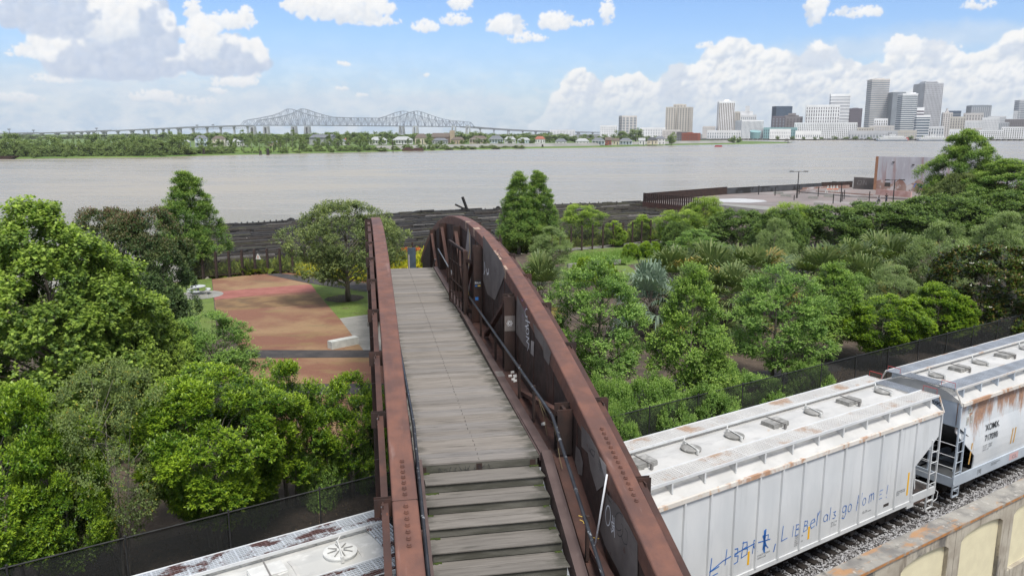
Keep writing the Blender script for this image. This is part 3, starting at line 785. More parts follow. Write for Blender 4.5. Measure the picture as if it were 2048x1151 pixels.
        pv = [8.4, 12.9, 17.6, 19.4, 23.2, 26.3, 28.4, 37.3, 41.2]
    else:
        mb.tube([L(ur, 3.4, rz_(3.4)), L(ur, V0 + .1, 7.82), L(ur, 16.2, 7.83), L(ur, 38, floorz(38) + .83)], .036, 10)
        hr = addp('handrail', mb, MATS['rail_paint'], smooth=True)
        pv = [8.4, 12.9, 17.6, 23.2, 28.4, 33.8]
    for v in pv:
        mb = MB(); bbox(mb, ur - .03 + (.05 if side else -.06), ur + .03 + (.05 if side else -.06), v - .04, v + .04, floorz(v) - .04, floorz(v) + .84); bbox(mb, ur - .02, ur + .03, v - .03, v + .03, floorz(v) + .72, floorz(v) + .78)
        addp('rail_post', mb, MATS['rust_dark'])
# grey stair rail highlight on the left is the same tube; concrete piers that carry the arches
M('pier_concrete', (.32, .30, .27), (.24, .23, .21), 1, .9, .004, 12)
for v in (6.0, 57.0):
    for u in (.45, 4.43):
        mb = MB(); bbox(mb, u - .45, u + .45, v - .6, v + .6, -.2, arch(v) - 1.8); bbox(mb, u - .55, u + .55, v - .7, v + .7, -.2, .3); addp('concrete_pier', mb, MATS['pier_concrete'])

# painted-over patches, scrawls and stickers on the right-hand plate
UP = 4.162                                            # just proud of the seams
def patch(poly, mat, parent=None, u=UP, name='paint_patch'):
    mb = MB(); mb.prism([(v - CV, z) for v, z in poly], u - CU - .002, u - CU + .001, 'x'); return addp(name, mb, mat, parent or RB)
def hitp(px, py, u):
    r = ray(px, py); k = u / (r[0] * cos(BR) + r[1] * sin(BR))
    x, y, z = r[0] * k, r[1] * k, CAMH + r[2] * k
    return (-x * sin(BR) + y * cos(BR), z)
# outlines of the patches as (distance along the bridge, height above the ground)
GREY = [
 [(1163, 850), (1178, 868), (1195, 900), (1213, 965), (1194, 981), (1181, 938), (1176, 905), (1163, 892)],
 [(1152, 890), (1160, 900), (1166, 925), (1164, 950), (1157, 947), (1150, 922)],
 [(1213, 985), (1235, 1010), (1260, 1055), (1275, 1085), (1275, 1160), (1245, 1160), (1234, 1135), (1210, 1090), (1200, 1058), (1208, 1020)],
 [(966, 470), (1004, 525), (1010, 548), (1000, 575), (990, 600), (975, 588), (966, 560)],
 [(1034, 590), (1058, 640), (1060, 700), (1048, 690), (1032, 665)],
 [(1066, 645), (1085, 670), (1102, 705), (1098, 730), (1088, 715), (1086, 695), (1070, 672)],
]
for k, pl in enumerate(GREY):
    patch([hitp(x, y, UP) for x, y in pl], MATS['grey_paint'])
patch([hitp(x, y, UP - .003) for x, y in ((1062, 680), (1068, 683), (1067, 712), (1061, 706))], MATS['pale_paint'])
patch([hitp(x, y, UP - .003) for x, y in ((1199, 912), (1212, 930), (1213, 958), (1196, 935))], MATS['pale_paint'])
# scrawls: polylines laid on the plate
def ribbon(lines, w, fn, mat, name, parent, proud=.0):
    mb = MB()
    for ln in lines:
        ln = [Vector(p) for p in ln]
        for i in range(len(ln) - 1):
            d = (ln[i + 1] - ln[i])
            if d.length < 1e-6: continue
            d.normalize(); nrm = Vector((-d.y, d.x)) * w / 2; a = ln[i] - d * w * .3; b_ = ln[i + 1] + d * w * .3
            mb.add([fn(*(a - nrm)), fn(*(b_ - nrm)), fn(*(b_ + nrm)), fn(*(a + nrm))], [(0, 1, 2, 3)])
    return mb.build(name, mat, parent, fix=False)
def arc_(cx, cy, rx, ry, a0, a1, n=12): return [(cx + rx * cos(radians(a0 + (a1 - a0) * i / n)), cy + ry * sin(radians(a0 + (a1 - a0) * i / n))) for i in range(n + 1)]
M('white_ink', (.72, .73, .76)); M('black_ink', (.03, .03, .035)); M('yellow_ink', (.75, .52, .12)); M('violet_ink', (.35, .2, .42)); M('red_ink', (.45, .05, .06)); M('blue_ink', (.03, .13, .42), (.05, .2, .55), 6)
def plate_lines(px_lines, w, mat, u=UP - .004):
    fn = lambda v, z: L(u, v, z)
    return ribbon([[hitp(x, y, u) for x, y in ln] for ln in px_lines], w, fn, mat, 'graffiti', RB)
plate_lines([arc_(1216, 1030, 5, 20, 80, 440, 18), [(1228, 1046), (1223, 1042), (1224, 1052), (1227, 1058), (1223, 1063), (1222, 1055)], [(1225, 1030), (1227, 1062)], [(1228, 1034), (1229, 1073)], [(1225, 1050), (1229, 1052)]], .022, MATS['white_ink'])
plate_lines([arc_(1238, 1042, 9, 18, 60, 330, 14), arc_(1240, 1058, 6, 14, -60, 160, 12), [(1250, 1055), (1255, 1064), (1254, 1088), (1248, 1086), (1242, 1070)]], .014, MATS['black_ink'])
plate_lines([[(1178, 895), (1182, 905), (1188, 912), (1190, 903), (1183, 897), (1180, 902), (1187, 914)], [(1214, 985), (1218, 1000), (1222, 1005)], [(1216, 980), (1224, 994)], [(1215, 992), (1223, 1007)]], .014, MATS['black_ink'])
plate_lines([arc_(1053, 625, 3, 8, 60, 300), [(1054, 634), (1055, 650), (1052, 655)], [(1050, 652), (1057, 650)], arc_(1055, 662, 3, 6, 0, 350), [(1052, 672), (1058, 676), (1053, 682), (1058, 688), (1055, 700)], [(1051, 640), (1060, 645)]], .028, MATS['white_ink'])
plate_lines([[(1042, 596), (1044, 602), (1047, 598)], [(1047, 612), (1050, 622), (1053, 612)], [(1045, 628), (1047, 640)]], .02, MATS['violet_ink'])
plate_lines([[(1005, 577 - 60), (1000, 512), (996, 516)], arc_(996, 506, 3, 6, 0, 360)], .02, MATS['black_ink'])
# bright paint column near the gate
patch([hitp(x, y, UP) for x, y in ((936, 455), (941, 470), (942, 560), (935, 600), (932, 560), (937, 520), (931, 500))], MATS['pale_paint'])
plate_lines([[(938, 460), (940, 500), (936, 520), (941, 545)], [(934, 570), (938, 590)]], .09, MATS['yellow_ink']); plate_lines([[(938, 505), (941, 535), (939, 560), (942, 580)]], .07, MATS['red_ink'])
plate_lines([[(969, 525), (970, 540), (968, 548)], [(973, 538), (974, 548), (977, 546), (977, 538)]], .08, MATS['white_ink'])
# yellow scrawl on the ledge face and the tan patches on the arch
fnl = lambda u, v: L(u, v, floorz(v) - .06)
ribbon([[(3.9, 13.9), (4.0, 13.85), (3.95, 13.72), (4.04, 13.70), (3.9, 13.8)], [(4.0, 13.4), (4.15, 13.35)], [(3.95, 13.05), (4.12, 12.9), (3.95, 12.8), (4.1, 12.7)], [(3.95, 12.55), (4.1, 12.4)], [(3.93, 12.25), (4.15, 12.2), (4.0, 12.05)], [(3.95, 11.9), (4.08, 11.85), (4.0, 11.7), (4.1, 11.6)]], .014, fnl, MATS['yellow_ink'], 'graffiti', RB)
for (v0, v1, ua, ub) in ((30.4, 30.9, 4.168, 4.40), (24.7, 26.0, 4.168, 4.26), (23.5, 24.0, 4.168, 4.24), (33.0, 33.3, 4.168, 4.35)):
    mb = MB(); arch_box(mb, ua - .003, ub, -.003, .3, [v0, (v0 + v1) / 2, v1]); addp('tan_paint_patch', mb, MATS['tan_patch'])
mb = MB(); bbox(mb, 3.468, 3.703, 21.0, 21.5, deckz(21) + .06, deckz(21) + .074); addp('grey_kerb_patch', mb, MATS['grey_paint'])
M('white_paper', (.7, .69, .66), (.5, .48, .45), 20); mb = MB()
for k in range(7):
    r_ = random.Random(k); v = r_.choice([21.0, 21.3, 21.6, 17.2]) + r_.uniform(-.2, .2); u = 3.95 + r_.uniform(-.12, .08); z = floorz(v) - .068
    mb.hexa([L(u, v, z), L(u + .1, v, z + .01), L(u + .1, v, z + .02), L(u, v, z + .03)], [L(u + .02, v + .15, z), L(u + .12, v + .15, z + .02), L(u + .12, v + .15, z + .04), L(u + .02, v + .15, z + .02)])
tag(addp('scrap_paper', mb, MATS['white_paper'], None), 'crumpled white scraps lying on the steel ledge of the footbridge', 'litter')
sp_ = bpy.data.objects['scrap_paper']; sp_.location = RB.location; sp_.rotation_euler = RB.rotation_euler

# lettering helper
def text(s, size, name, parent, mat, loc, rot, extr=.001, align='LEFT', sx=1.0, bold=0.0, label=None):
    cu = bpy.data.curves.new('letters', 'FONT'); cu.body = s; cu.size = size; cu.extrude = extr; cu.align_x = align; cu.offset = bold
    o = bpy.data.objects.new('letters', cu); COL.objects.link(o)
    dp = bpy.context.evaluated_depsgraph_get(); me = bpy.data.meshes.new_from_object(o.evaluated_get(dp))
    bpy.data.objects.remove(o); bpy.data.curves.remove(cu)
    me.materials.clear(); me.materials.append(mat)
    q = bpy.data.objects.new(name, me); COL.objects.link(q); q.parent = parent; q.location = loc; q.rotation_euler = rot; q.scale = (sx, 1, 1)
    return q
# stickers on the post by the gate
pp = 28.6 - .158
mb = MB(); bbox(mb, 3.88, 4.12, pp - .003, pp, 8.05, 8.35); addp('sticker', mb, MATS['black_ink'])
text('SULK', .10, 'sticker_lettering', RB, MATS['white_ink'], L(3.88, pp - .005, 8.22), (pi / 2, 0, 0))
for j, nm in enumerate(('blue_ink', 'yellow_ink')):
    mb = MB(); bbox(mb, 3.89 + j * .1, 3.97 + j * .12, pp - .005, pp - .003, 8.12, 8.16); addp('sticker', mb, MATS[nm])
mb = MB(); bbox(mb, 3.89, 4.01, pp - .003, pp, 7.6, 7.72); addp('sticker', mb, MATS['blue_ink'])
mb = MB(); bbox(mb, 3.85, 4.16, 22.1 - .158, 22.1 - .155, 8.05, 8.5); addp('grey_post_patch', mb, MATS['grey_paint'])
ribbon([arc_(0, 0, .09, .035, 0, 360, 14), [( .09 * cos(t / 14 * 2 * pi) * .5 - .035 * sin(t / 14 * 2 * pi) * .86, .09 * cos(t / 14 * 2 * pi) * .86 + .035 * sin(t / 14 * 2 * pi) * .5) for t in range(15)], [( .09 * cos(t / 14 * 2 * pi) * .5 + .035 * sin(t / 14 * 2 * pi) * .86, -.09 * cos(t / 14 * 2 * pi) * .86 + .035 * sin(t / 14 * 2 * pi) * .5) for t in range(15)]], .008, lambda a, b_: L(4.0 + a, 22.1 - .161, 8.28 + b_), MATS['white_ink'], 'graffiti', RB)
# scratched tags on the risers
fr = lambda u, z: L(u, V0 - .0475 + .02, z)
r_ = random.Random(9); lines = []
for k in range(11):
    u = 1.35 + k * .10; z = 6.86
    lines.append([(u + r_.uniform(-.04, .06), z + r_.uniform(-.05, .06)) for _ in range(4)])
ribbon(lines, .008, lambda u, z: L(u, V0 - .034 + .0, z), MATS['black_ink'], 'graffiti', RB)

# open gate on the right
gate = MB(); g0 = (3.66, 29.35); g1 = (3.40, 32.6); GZ0, GZ1 = 6.72, 9.30
def gp(t_, z): return L(g0[0] + (g1[0] - g0[0]) * t_, g0[1] + (g1[1] - g0[1]) * t_, z)
gate.beam(gp(0, GZ0), gp(0, GZ1), .17, .17); gate.beam(gp(1, GZ0), gp(1, GZ1), .09, .09)
for z in (GZ0 + .03, GZ1 - .03): gate.beam(gp(0, z), gp(1, z), .09, .10)
G = addp('gate', gate, MATS['rust_dark']); tag(G, 'open barred steel gate folded back against the side')
mb = MB()
for k in range(1, 5): mb.beam(gp(k / 5, GZ0), gp(k / 5, GZ1), .05, .05)
for z in (7.2, 7.75, 8.55): mb.beam(gp(0, z), gp(1, z), .03, .04)
addp('gate_bars', mb, MATS['rust_dark'], G)
mb = MB()
for z in (7.05, 8.95): mb.beam(gp(0, z), L(4.0, 28.75, z), .09, .14)
addp('gate_hinge', mb, MATS['rust_dark'], G)
mb = MB()
for k, t_ in enumerate((.35, .5, .65, .8)): mb = MB(); addp('gate_sticker', mb, MATS['pale_paint'], G) if False else None; mb.beam(gp(t_, 7.95 - .0 * k), gp(t_ + .09, 7.95), .045, .07)
addp('gate_sticker', mb, MATS['pale_paint'], G)
# loose wires hanging from the rail, and the white conduit leaning on the plate
mb = MB(); mb.tube([L(3.75, 17.0, 7.75), L(3.86, 16.8, 7.3), L(3.86, 16.5, 7.0)], .006, 5); mb.tube([L(3.75, 15.7, 7.8), L(3.86, 15.6, 7.3), L(3.86, 15.3, 6.95), L(3.84, 15.0, 6.85)], .006, 5)
mb.tube([L(3.75, 17.0, 7.75), L(3.9, 16.5, 7.35), L(3.86, 15.9, 7.5), L(3.75, 15.7, 7.8)], .005, 5)
addp('loose_wire', mb, M('old_wire', (.16, .13, .07)))
a_ = hitp(1214, 948, 4.14); b_ = hitp(1186, 1116, 3.98)
mb = MB(); mb.tube([L(4.14, *a_), L(3.98, *b_)], .018, 8); addp('white_conduit', mb, MATS['white_ink'], smooth=True)
# ------------------------------------------------------------------ covered hopper wagons
M('car_white', (.64, .65, .65), (.57, .585, .59), 1.2, .6, .001, 20, st=(1, 1, .4), layers=[((.50, .51, .51), 2.0, .54, .72, (2.5, 2.5, .2), .7), ((.42, .30, .20), 1.6, .70, .78, (2, 2, .3), .5)])
M('car_roof', (.55, .54, .515), (.46, .455, .435), .9, .65, .001, 20, layers=[((.38, .375, .36), 1.6, .52, .70, (.8, 2, 1), .6), ((.45, .30, .17), 3, .64, .74, (.7, 1, 1), .5)])
M('car_bluegrey', (.50, .56, .62), (.42, .47, .53), 1.0, .6, .001, 20, layers=[((.35, .38, .41), 2.5, .58, .74, (2, 2, .4), .5)])
def rusted_side(name, base, base2, amount):
    m = M(name, base, base2, 1.2, .65, .001, 20, st=(1, 1, .5)); t = NT(m.node_tree); b = m.node_tree.nodes['Principled BSDF']; src = b.inputs['Base Color'].links[0].from_socket
    co = t.n('ShaderNodeTexCoord').outputs['Object']; sp3 = t.n('ShaderNodeSeparateXYZ'); t.put(sp3.inputs[0], co)
    hgt = t.ss(sp3.outputs[2], 2.0, 4.1)
    f = t.m('ADD', t.noise(t.v('MULTIPLY', co, (1.0, 1.0, .30)), 1.5, 8, .62), t.m('MULTIPLY', hgt, amount))
    rust = t.mix(t.ss(t.noise(co, 7, 6, .6), .35, .65), (.42, .20, .085), (.26, .115, .055))
    t.put(b.inputs['Base Color'], t.mix(t.m('MULTIPLY', t.ss(f, .60, .76), .85), src, rust)); return m
rusted_side('rusty_side', (.57, .60, .62), (.65, .67, .68), .235)
M('eave_rust', (.70, .66, .60), (.60, .56, .50), 1.0, .7, 0, layers=[((.40, .20, .10), 1.5, .49, .60, (1, 1, .6), .85), ((.55, .35, .2), 4, .55, .65, (1, 1, 1), .7)])
M('grating_white', (.62, .61, .585), (.55, .54, .52), 1.5, .7, 0, layers=[((.42, .25, .14), .9, .52, .66, (1, 1, 1), .75)])
M('grating_grey', (.34, .37, .41), (.27, .29, .32), 2, .6, 0)
M('grating_galv', (.50, .53, .56), (.42, .45, .48), 2, .5, 0, layers=[((.085, .035, .028), 1.5, .50, .58, (.8, 1.5, 1), .97)])
M('roof_dirty', (.66, .65, .61), (.48, .48, .46), .8, .7, .002, 14, layers=[((.30, .30, .30), .9, .54, .70, (1, 1.6, 1), .6), ((.55, .36, .2), 3, .66, .74, (1, 1, 1), .6), ((.80, .79, .76), 2.0, .55, .7, (1, 1, 1), .6)])
M('hatch_grey', (.27, .265, .25), (.20, .195, .18), 4, .8, 0, layers=[((.52, .51, .48), 5, .5, .7, (1, 1, 1), .6)])
M('hatch_bar_grey', (.20, .19, .18)); M('hatch_white', (.66, .66, .63), (.55, .55, .53), 4, .7, 0)
M('iron_dark', (.06, .05, .045), (.035, .03, .028), 4, .8, .002, 20, layers=[((.12, .07, .05), 4, .58, .7, (1, 1, 1), .7)])
M('iron_black', (.02, .02, .02), (.035, .033, .03), 4, .7)
M('dark_grey', (.085, .088, .09), (.06, .062, .064), 3, .8)  # dark grey for slope sheets and end platforms of the curved wagon
M('hand_red', (.42, .05, .05)); M('yellow_tape', (.80, .45, .02)); M('yellow_tape_old', (.55, .33, .10)); M('stencil', (.16, .17, .18)); M('stencil_black', (.035, .037, .04))

HW = 1.57                                        # half width
def roof_profile():
    return [(-HW, 4.10), (-1.34, 4.22), (-.95, 4.40), (-.5, 4.50), (0, 4.54), (.5, 4.50), (.95, 4.40), (1.34, 4.22), (HW, 4.10)]
def hopper_car(x0, x1, label, side_mat, roof_mat, grate, end_mat, ribs=None, curved=False, hatches=(), hatch_mat='hatch_grey', body_first=0):
    """wagon from x0 to x1 along the rails (frame of the track); returns its root and a local-x converter"""
    xc = (x0 + x1) / 2
    rt = root('hopper_wagon', tw(xc, 15.62, 0), TR, label, 'railway wagon', 'hopper wagons on the track')
    X = lambda s: s - xc
    Ln = x1 - x0
    e0, e1 = X(x0) , X(x1)
    yb = lambda z: HW - .02 - (0.10 * sin(pi * (z - 1.1) / 3.0) * -1 if curved else 0) - (.10 if curved else 0)
    # body: side sheets with sloped lower corners, slope sheets inward
    mb = MB(); t_ = .04
    a0, a1 = e0 + .12, e1 - .12
    for sg in (-1, 1):
        if not curved:
            poly = [(a0, 3.15), (a0 + 1.35, 2.30), (a0 + 1.35, 1.08), (a1 - 1.35, 1.08), (a1 - 1.35, 2.30), (a1, 3.15), (a1, 4.08), (a0, 4.08)]
            mb.prism(poly, sg * HW - sg * t_, sg * HW, 'y')
        else:
            N = 10
            zs = [1.25 + (4.08 - 1.25) * i / N for i in range(N + 1)]
            yy = [HW - .13 + .13 * sin(pi * min(1, (z - .6) / 2.4)) for z in zs]
            cut = lambda z: 1.3 * max(0, min(1, (2.9 - z) / 1.1))
            for i in range(N):
                c0, c1 = cut(zs[i]), cut(zs[i + 1])
                mb.add([(a0 + c0, sg * yy[i], zs[i]), (a1 - c0, sg * yy[i], zs[i]), (a1 - c1, sg * yy[i + 1], zs[i + 1]), (a0 + c1, sg * yy[i + 1], zs[i + 1]),
                        (a0 + c0, sg * (yy[i] - t_), zs[i]), (a1 - c0, sg * (yy[i] - t_), zs[i]), (a1 - c1, sg * (yy[i + 1] - t_), zs[i + 1]), (a0 + c1, sg * (yy[i + 1] - t_), zs[i + 1])],
                       [(0, 1, 2, 3), (7, 6, 5, 4), (0, 4, 5, 1), (2, 6, 7, 3), (1, 5, 6, 2), (0, 3, 7, 4)])
    bd = mb.build('body', MATS[side_mat], rt)
    I = HW - t_ - .004
    for (a, sg) in ((a0, 1), (a1, -1)):
        mb = MB()
        mb.prism([(-I, 3.15), (I, 3.15), (I, 4.07), (1.34, 4.19), (.95, 4.37), (.5, 4.47), (0, 4.50), (-.5, 4.47), (-.95, 4.37), (-1.34, 4.19), (-I, 4.07)], min(a, a + sg * .03), max(a, a + sg * .03), 'x')
        mb.build('end_sheet', MATS[end_mat], bd)
        mb = MB()
        mb.hexa([(a + sg * .01, -I, 3.15), (a + sg * .01, I, 3.15), (a + sg * .06, I, 3.15), (a + sg * .06, -I, 3.15)], [(a + sg * 3.0, -I + .1, 1.25), (a + sg * 3.0, I - .1, 1.25), (a + sg * 3.06, I - .1, 1.25), (a + sg * 3.06, -I + .1, 1.25)])
        mb.build('slope_sheet', MATS['dark_grey' if curved else end_mat], bd)
    # hopper bays below the sill
    mb = MB(); nb = 3
    for k in range(nb):
        c = a0 + (k + .5) * (a1 - a0 - 5.2) / nb + 2.6; h = (a1 - a0 - 5.2) / nb / 2 - .05
        mb.hexa([(c - .35, -.9, .42), (c + .35, -.9, .42), (c + .35, .9, .42), (c - .35, .9, .42)], [(c - h, -I + .15, 1.3), (c + h, -I + .15, 1.3), (c + h, I - .15, 1.3), (c - h, I - .15, 1.3)])
        mb.box(c - .5, c + .5, -1.0, 1.0, .36, .42)
        mb.tube([(c + .42, -1.28, .62), (c + .42, 1.28, .62)], .05, 8); mb.lathe((c + .42, -1.34, .62), [(.10, 0), (.10, .10)], 10, 'y')
    mb.build('discharge_bay', MATS['iron_dark'], rt)
    # roof
    mb = MB(); pr = roof_profile()
    mb.prism(pr + [(HW, 4.075), (-HW, 4.075)], a0 - .01, a1 + .01, 'x'); rf = mb.build('roof', MATS[roof_mat], rt, smooth=False)
    if grate == 'grating_galv':
        mb = MB(); x = a0 + .9
        while x < a1:
            mb.prism([(p[0] * .62, p[1] + .001) for p in pr] + [(p[0] * .62, p[1] + .03) for p in pr[::-1]], x, x + .07, 'x'); x += 1.45
        mb.build('roof_seam', MATS['car_roof'], rf)
    mb = MB()
    for sg in (-1, 1):
        mb.box(a0 - .02, a1 + .02, sg * (HW + .035) - .04, sg * (HW + .035) + .04, 3.99, 4.115)
    mb.build('eave_rail', MATS['eave_rust'], rf)
    # side sill and end platforms
    mb = MB()
    for sg in (-1, 1):
        if curved: mb.box(e0, e1, sg * (HW + .02) - .03, sg * (HW + .02) + .03, .90, 1.32)
        else:
            mb.box(a0 + 1.35, a1 - 1.35, sg * (HW + .015) - .02, sg * (HW + .015) + .02, .96, 1.10)
            for (a, q) in ((e0, 1), (e1, -1)):
                mb.hexa([(a, sg * HW - .03, .98), (a, sg * HW + .03, .98), (a, sg * HW + .03, 1.26), (a, sg * HW - .03, 1.26)], [(a + q * 1.45, sg * HW - .03, .98), (a + q * 1.45, sg * HW + .03, .98), (a + q * 1.45, sg * HW + .03, 1.26), (a + q * 1.45, sg * HW - .03, 1.26)])
                mb.box(min(a + q * 1.75, a + q * 1.35), max(a + q * 1.75, a + q * 1.35), sg * HW - .03, sg * HW + .035, .84, 1.02)
    for (a, q) in ((e0, 1), (e1, -1)):
        mb.box(min(a, a + q * .08), max(a, a + q * .08), -HW, HW, .90, 1.24)
        for yy in (-.22, .22): mb.box(min(a + q * .08, a + q * 3.2), max(a + q * .08, a + q * 3.2), yy - .05, yy + .05, .78, 1.2)
    sl = mb.build('sill', MATS['car_bluegrey' if curved else 'car_white'], rt)
    for (a, q) in ((e0, 1), (e1, -1)): mb = MB(); mb.box(min(a + q * .05, a + q * 1.5), max(a + q * .05, a + q * 1.5), -HW + .04, HW - .04, 1.16, 1.20); mb.build('end_platform', MATS['iron_dark' if not curved else 'dark_grey'], sl)
    # couplers
    for (a, q) in ((e0, -1), (e1, 1)):
        mb = MB(); mb.box(min(a, a + q * .45), max(a, a + q * .45), -.12, .12, .78, 1.0); mb.box(min(a + q * .35, a + q * .62), max(a + q * .35, a + q * .62), -.18, .18, .74, 1.04)
        mb.build('coupler', MATS['iron_dark'], rt)
    # ribs on the sides
    if ribs:
        for sg in (-1, 1):
            for s in ribs:
                mb = MB(); x = X(s); hh = 4.0
                mb.prism([(x - .045, sg * HW), (x + .045, sg * HW), (x + .032, sg * (HW + .062)), (x - .032, sg * (HW + .062))], 1.1, 3.99, 'z')
                mb.build('side_rib', MATS[side_mat], bd)
    # running boards with their brackets
    for sg in (-1, 1):
        y0_, y1_ = (.74, 1.36); zt = 4.60; mb = MB()
        xs0, xs1 = a0 - .12, a1 + .12
        nb_ = 11 if grate != 'grating_galv' else 9
        for k in range(nb_):
            y = sg * (y0_ + (y1_ - y0_) * k / (nb_ - 1)); w_ = .011 if 0 < k < nb_ - 1 else .022
            if curved or grate == 'grating_galv' or True: mb.box(xs0, xs1, y - w_, y + w_, zt - .03, zt)
        x = xs0 + .02; step = .10 if grate != 'grating_galv' else .085; q = 0
        while x < xs1:
            w_ = .007 if q % (4 if grate == 'grating_galv' else 12) else .02
            mb.box(x - w_, x + w_, min(sg * y0_, sg * y1_), max(sg * y0_, sg * y1_), zt - .024, zt - .004 + (.006 if w_ > .01 else 0)); x += step; q += 1
        rb = mb.build('running_board', MATS[grate], rt)
        mb = MB(); mb.box(xs0, xs1, min(sg * y1_, sg * (y1_ + .03)), max(sg * y1_, sg * (y1_ + .03)), zt - .07, zt + .012); mb.box(xs0, xs1, min(sg * (y0_ - .03), sg * y0_), max(sg * (y0_ - .03), sg * y0_), zt - .05, zt + .02)
        mb.build('board_edge', MATS['car_white' if not curved else 'grating_white'], rb)
        n_ = int(round(Ln / 1.33)); sn = (Ln - 1.0) / n_
        for k in range(n_ + 1):
            x = e0 + .5 + k * sn; mb = MB()
            mb.box(x - .012, x + .012, min(sg * .76, sg * 1.36), max(sg * .76, sg * 1.36), 4.42 if False else 4.50, zt - .03)
            mb.prism([(sg * 1.36, 4.55), (sg * 1.39, 4.55), (sg * 1.39, 4.22), (sg * 1.36, 4.22)], x - .025, x + .025, 'x')
            mb.prism([(sg * 1.36, 4.54), (sg * 1.36, 4.23), (sg * .98, 4.42), (sg * .98, 4.54)], x - .006, x + .006, 'x')
            mb.build('board_bracket', MATS['car_white' if not curved else 'car_bluegrey'], rb)
    # cross boards at the ends
    for (a, q) in ((a0, 1), (a1, -1)):
        mb = MB(); xa, xb = sorted((a - q * .12, a + q * .42))
        n_ = 7
        for k in range(n_ + 1):
            x = xa + (xb - xa) * k / n_; mb.box(x - .010, x + .010, -.72, .72, 4.565, 4.60)
        y = -.72
        while y < .73: mb.box(xa, xb, y - .006, y + .006, 4.57, 4.594); y += .09
        mb.build('cross_board', MATS['grating_grey' if grate != 'grating_galv' else 'grating_galv'], rt)
    # corner ladders, end ladder, steps, grab irons
    for (a, q) in ((e0, 1), (e1, -1)):
        for sg in (-1, 1):
            mb = MB()
            for dx in (.05, .50): mb.beam((a + q * dx, sg * (HW + .01), 1.0), (a + q * dx, sg * (HW + .01), 4.02 if dx < .1 else 3.1), .055, .05)
            for k in range(7): z = 1.42 + k * .40; mb.tube([(a + q * .05, sg * (HW + .015), z), (a + q * .50, sg * (HW + .015), z)], .014, 6) if z < 3.0 else None
            mb.build('ladder', MATS['car_white' if not curved else 'car_bluegrey'], rt)
            mb = MB()
            for dx in (.08, .50): mb.beam((a + q * dx, sg * HW, 1.0), (a + q * dx, sg * HW, .48), .05, .035)
            for z in (.48, .76): mb.beam((a + q * .08, sg * HW, z), (a + q * .50, sg * HW, z), .05, .035)
            mb.tube([(a + q * .02, sg * (HW + .06), 1.12), (a - q * .05, sg * (HW + .10), 1.05), (a - q * .02, sg * (HW + .1), .80), (a + q * .2, sg * (HW + .1), .75)], .013, 6)
            mb.build('step', MATS['car_white' if not curved else 'car_bluegrey'], rt)
            mb = MB()
            mb.beam((a + q * .75, sg * (HW - .35), 1.2), (a + q * .95, sg * (HW - .35), 2.6), .08, .06); mb.beam((a + q * .06, sg * .6, 1.2), (a + q * .06, sg * .6, 3.2), .05, .05)
            mb.build('end_post', MATS['car_white' if not curved else 'car_bluegrey'], rt)
            mb = MB(); xx = a + q * .02
            mb.tube([(xx, sg * 1.30, 4.62), (xx, sg * 1.30, 4.80), (xx, sg * .80, 4.80), (xx, sg * .80, 4.62)], .011, 6)
            if curved or q < 0: mb.build('grab_iron', MATS['hand_red'], rt)
            mb = MB(); mb.beam((a - q * .02, sg * 1.36, 4.58), (a + q * .02, sg * 1.62, 4.02), .03, .05); mb.build('corner_strut', MATS['eave_rust'], rt)
        for z in (1.62, 2.05, 2.5):
            mb = MB(); mb.tube([(a, -HW, z), (a, HW, z)], .014, 6); mb.build('end_rail', MATS['car_white'], rt)
    # trucks
    for a in (e0 + 2.0, e1 - 2.0):
        tk = bpy.data.objects.new('bogie', None); COL.objects.link(tk); tk.parent = rt; tk.location = (a, -.08, 0)
        for sg in (-1, 1):
            mb = MB(); yy = sg * .98
            mb.prism([(-1.15, .40), (-1.15, .62), (-.7, .66), (-.35, .80), (.35, .80), (.7, .66), (1.15, .62), (1.15, .40), (.75, .50), (.42, .26), (-.42, .26), (-.75, .50)], yy - .06, yy + .06, 'y')
            mb.box(-.2, .2, yy - .1, yy + .1, .3, .75)
            for dx in (-.12, 0, .12): mb.lathe((dx, yy, .34), [(.05, 0), (.05, .3)], 8)
            mb.build('side_frame', MATS['iron_dark'], tk)
        mb = MB(); mb.box(-.2, .2, -.95, .95, .5, .78); mb.build('bolster', MATS['iron_dark'], tk)
        for dx in (-.89, .89):
            mb = MB()
            for sg in (-1, 1): mb.lathe((dx, sg * .7175 - .065 * (1 if sg > 0 else 1), .64), [(.46, 0), (.46, .1), (.44, .13)] if sg > 0 else [(.44, 0), (.46, .03), (.46, .13)], 24, 'y')
            mb.tube([(dx, -.7, .64), (dx, .7, .64)], .08, 8); mb.build('wheelset', MATS['iron_black'], tk)
            for sg in (-1, 1):
                mb = MB(); mb.lathe((dx, sg * .98 - .1, .52), [(.13, 0), (.15, .04), (.15, .16), (.13, .2)], 10, 'y'); mb.build('axle_box', MATS['iron_dark'], tk)
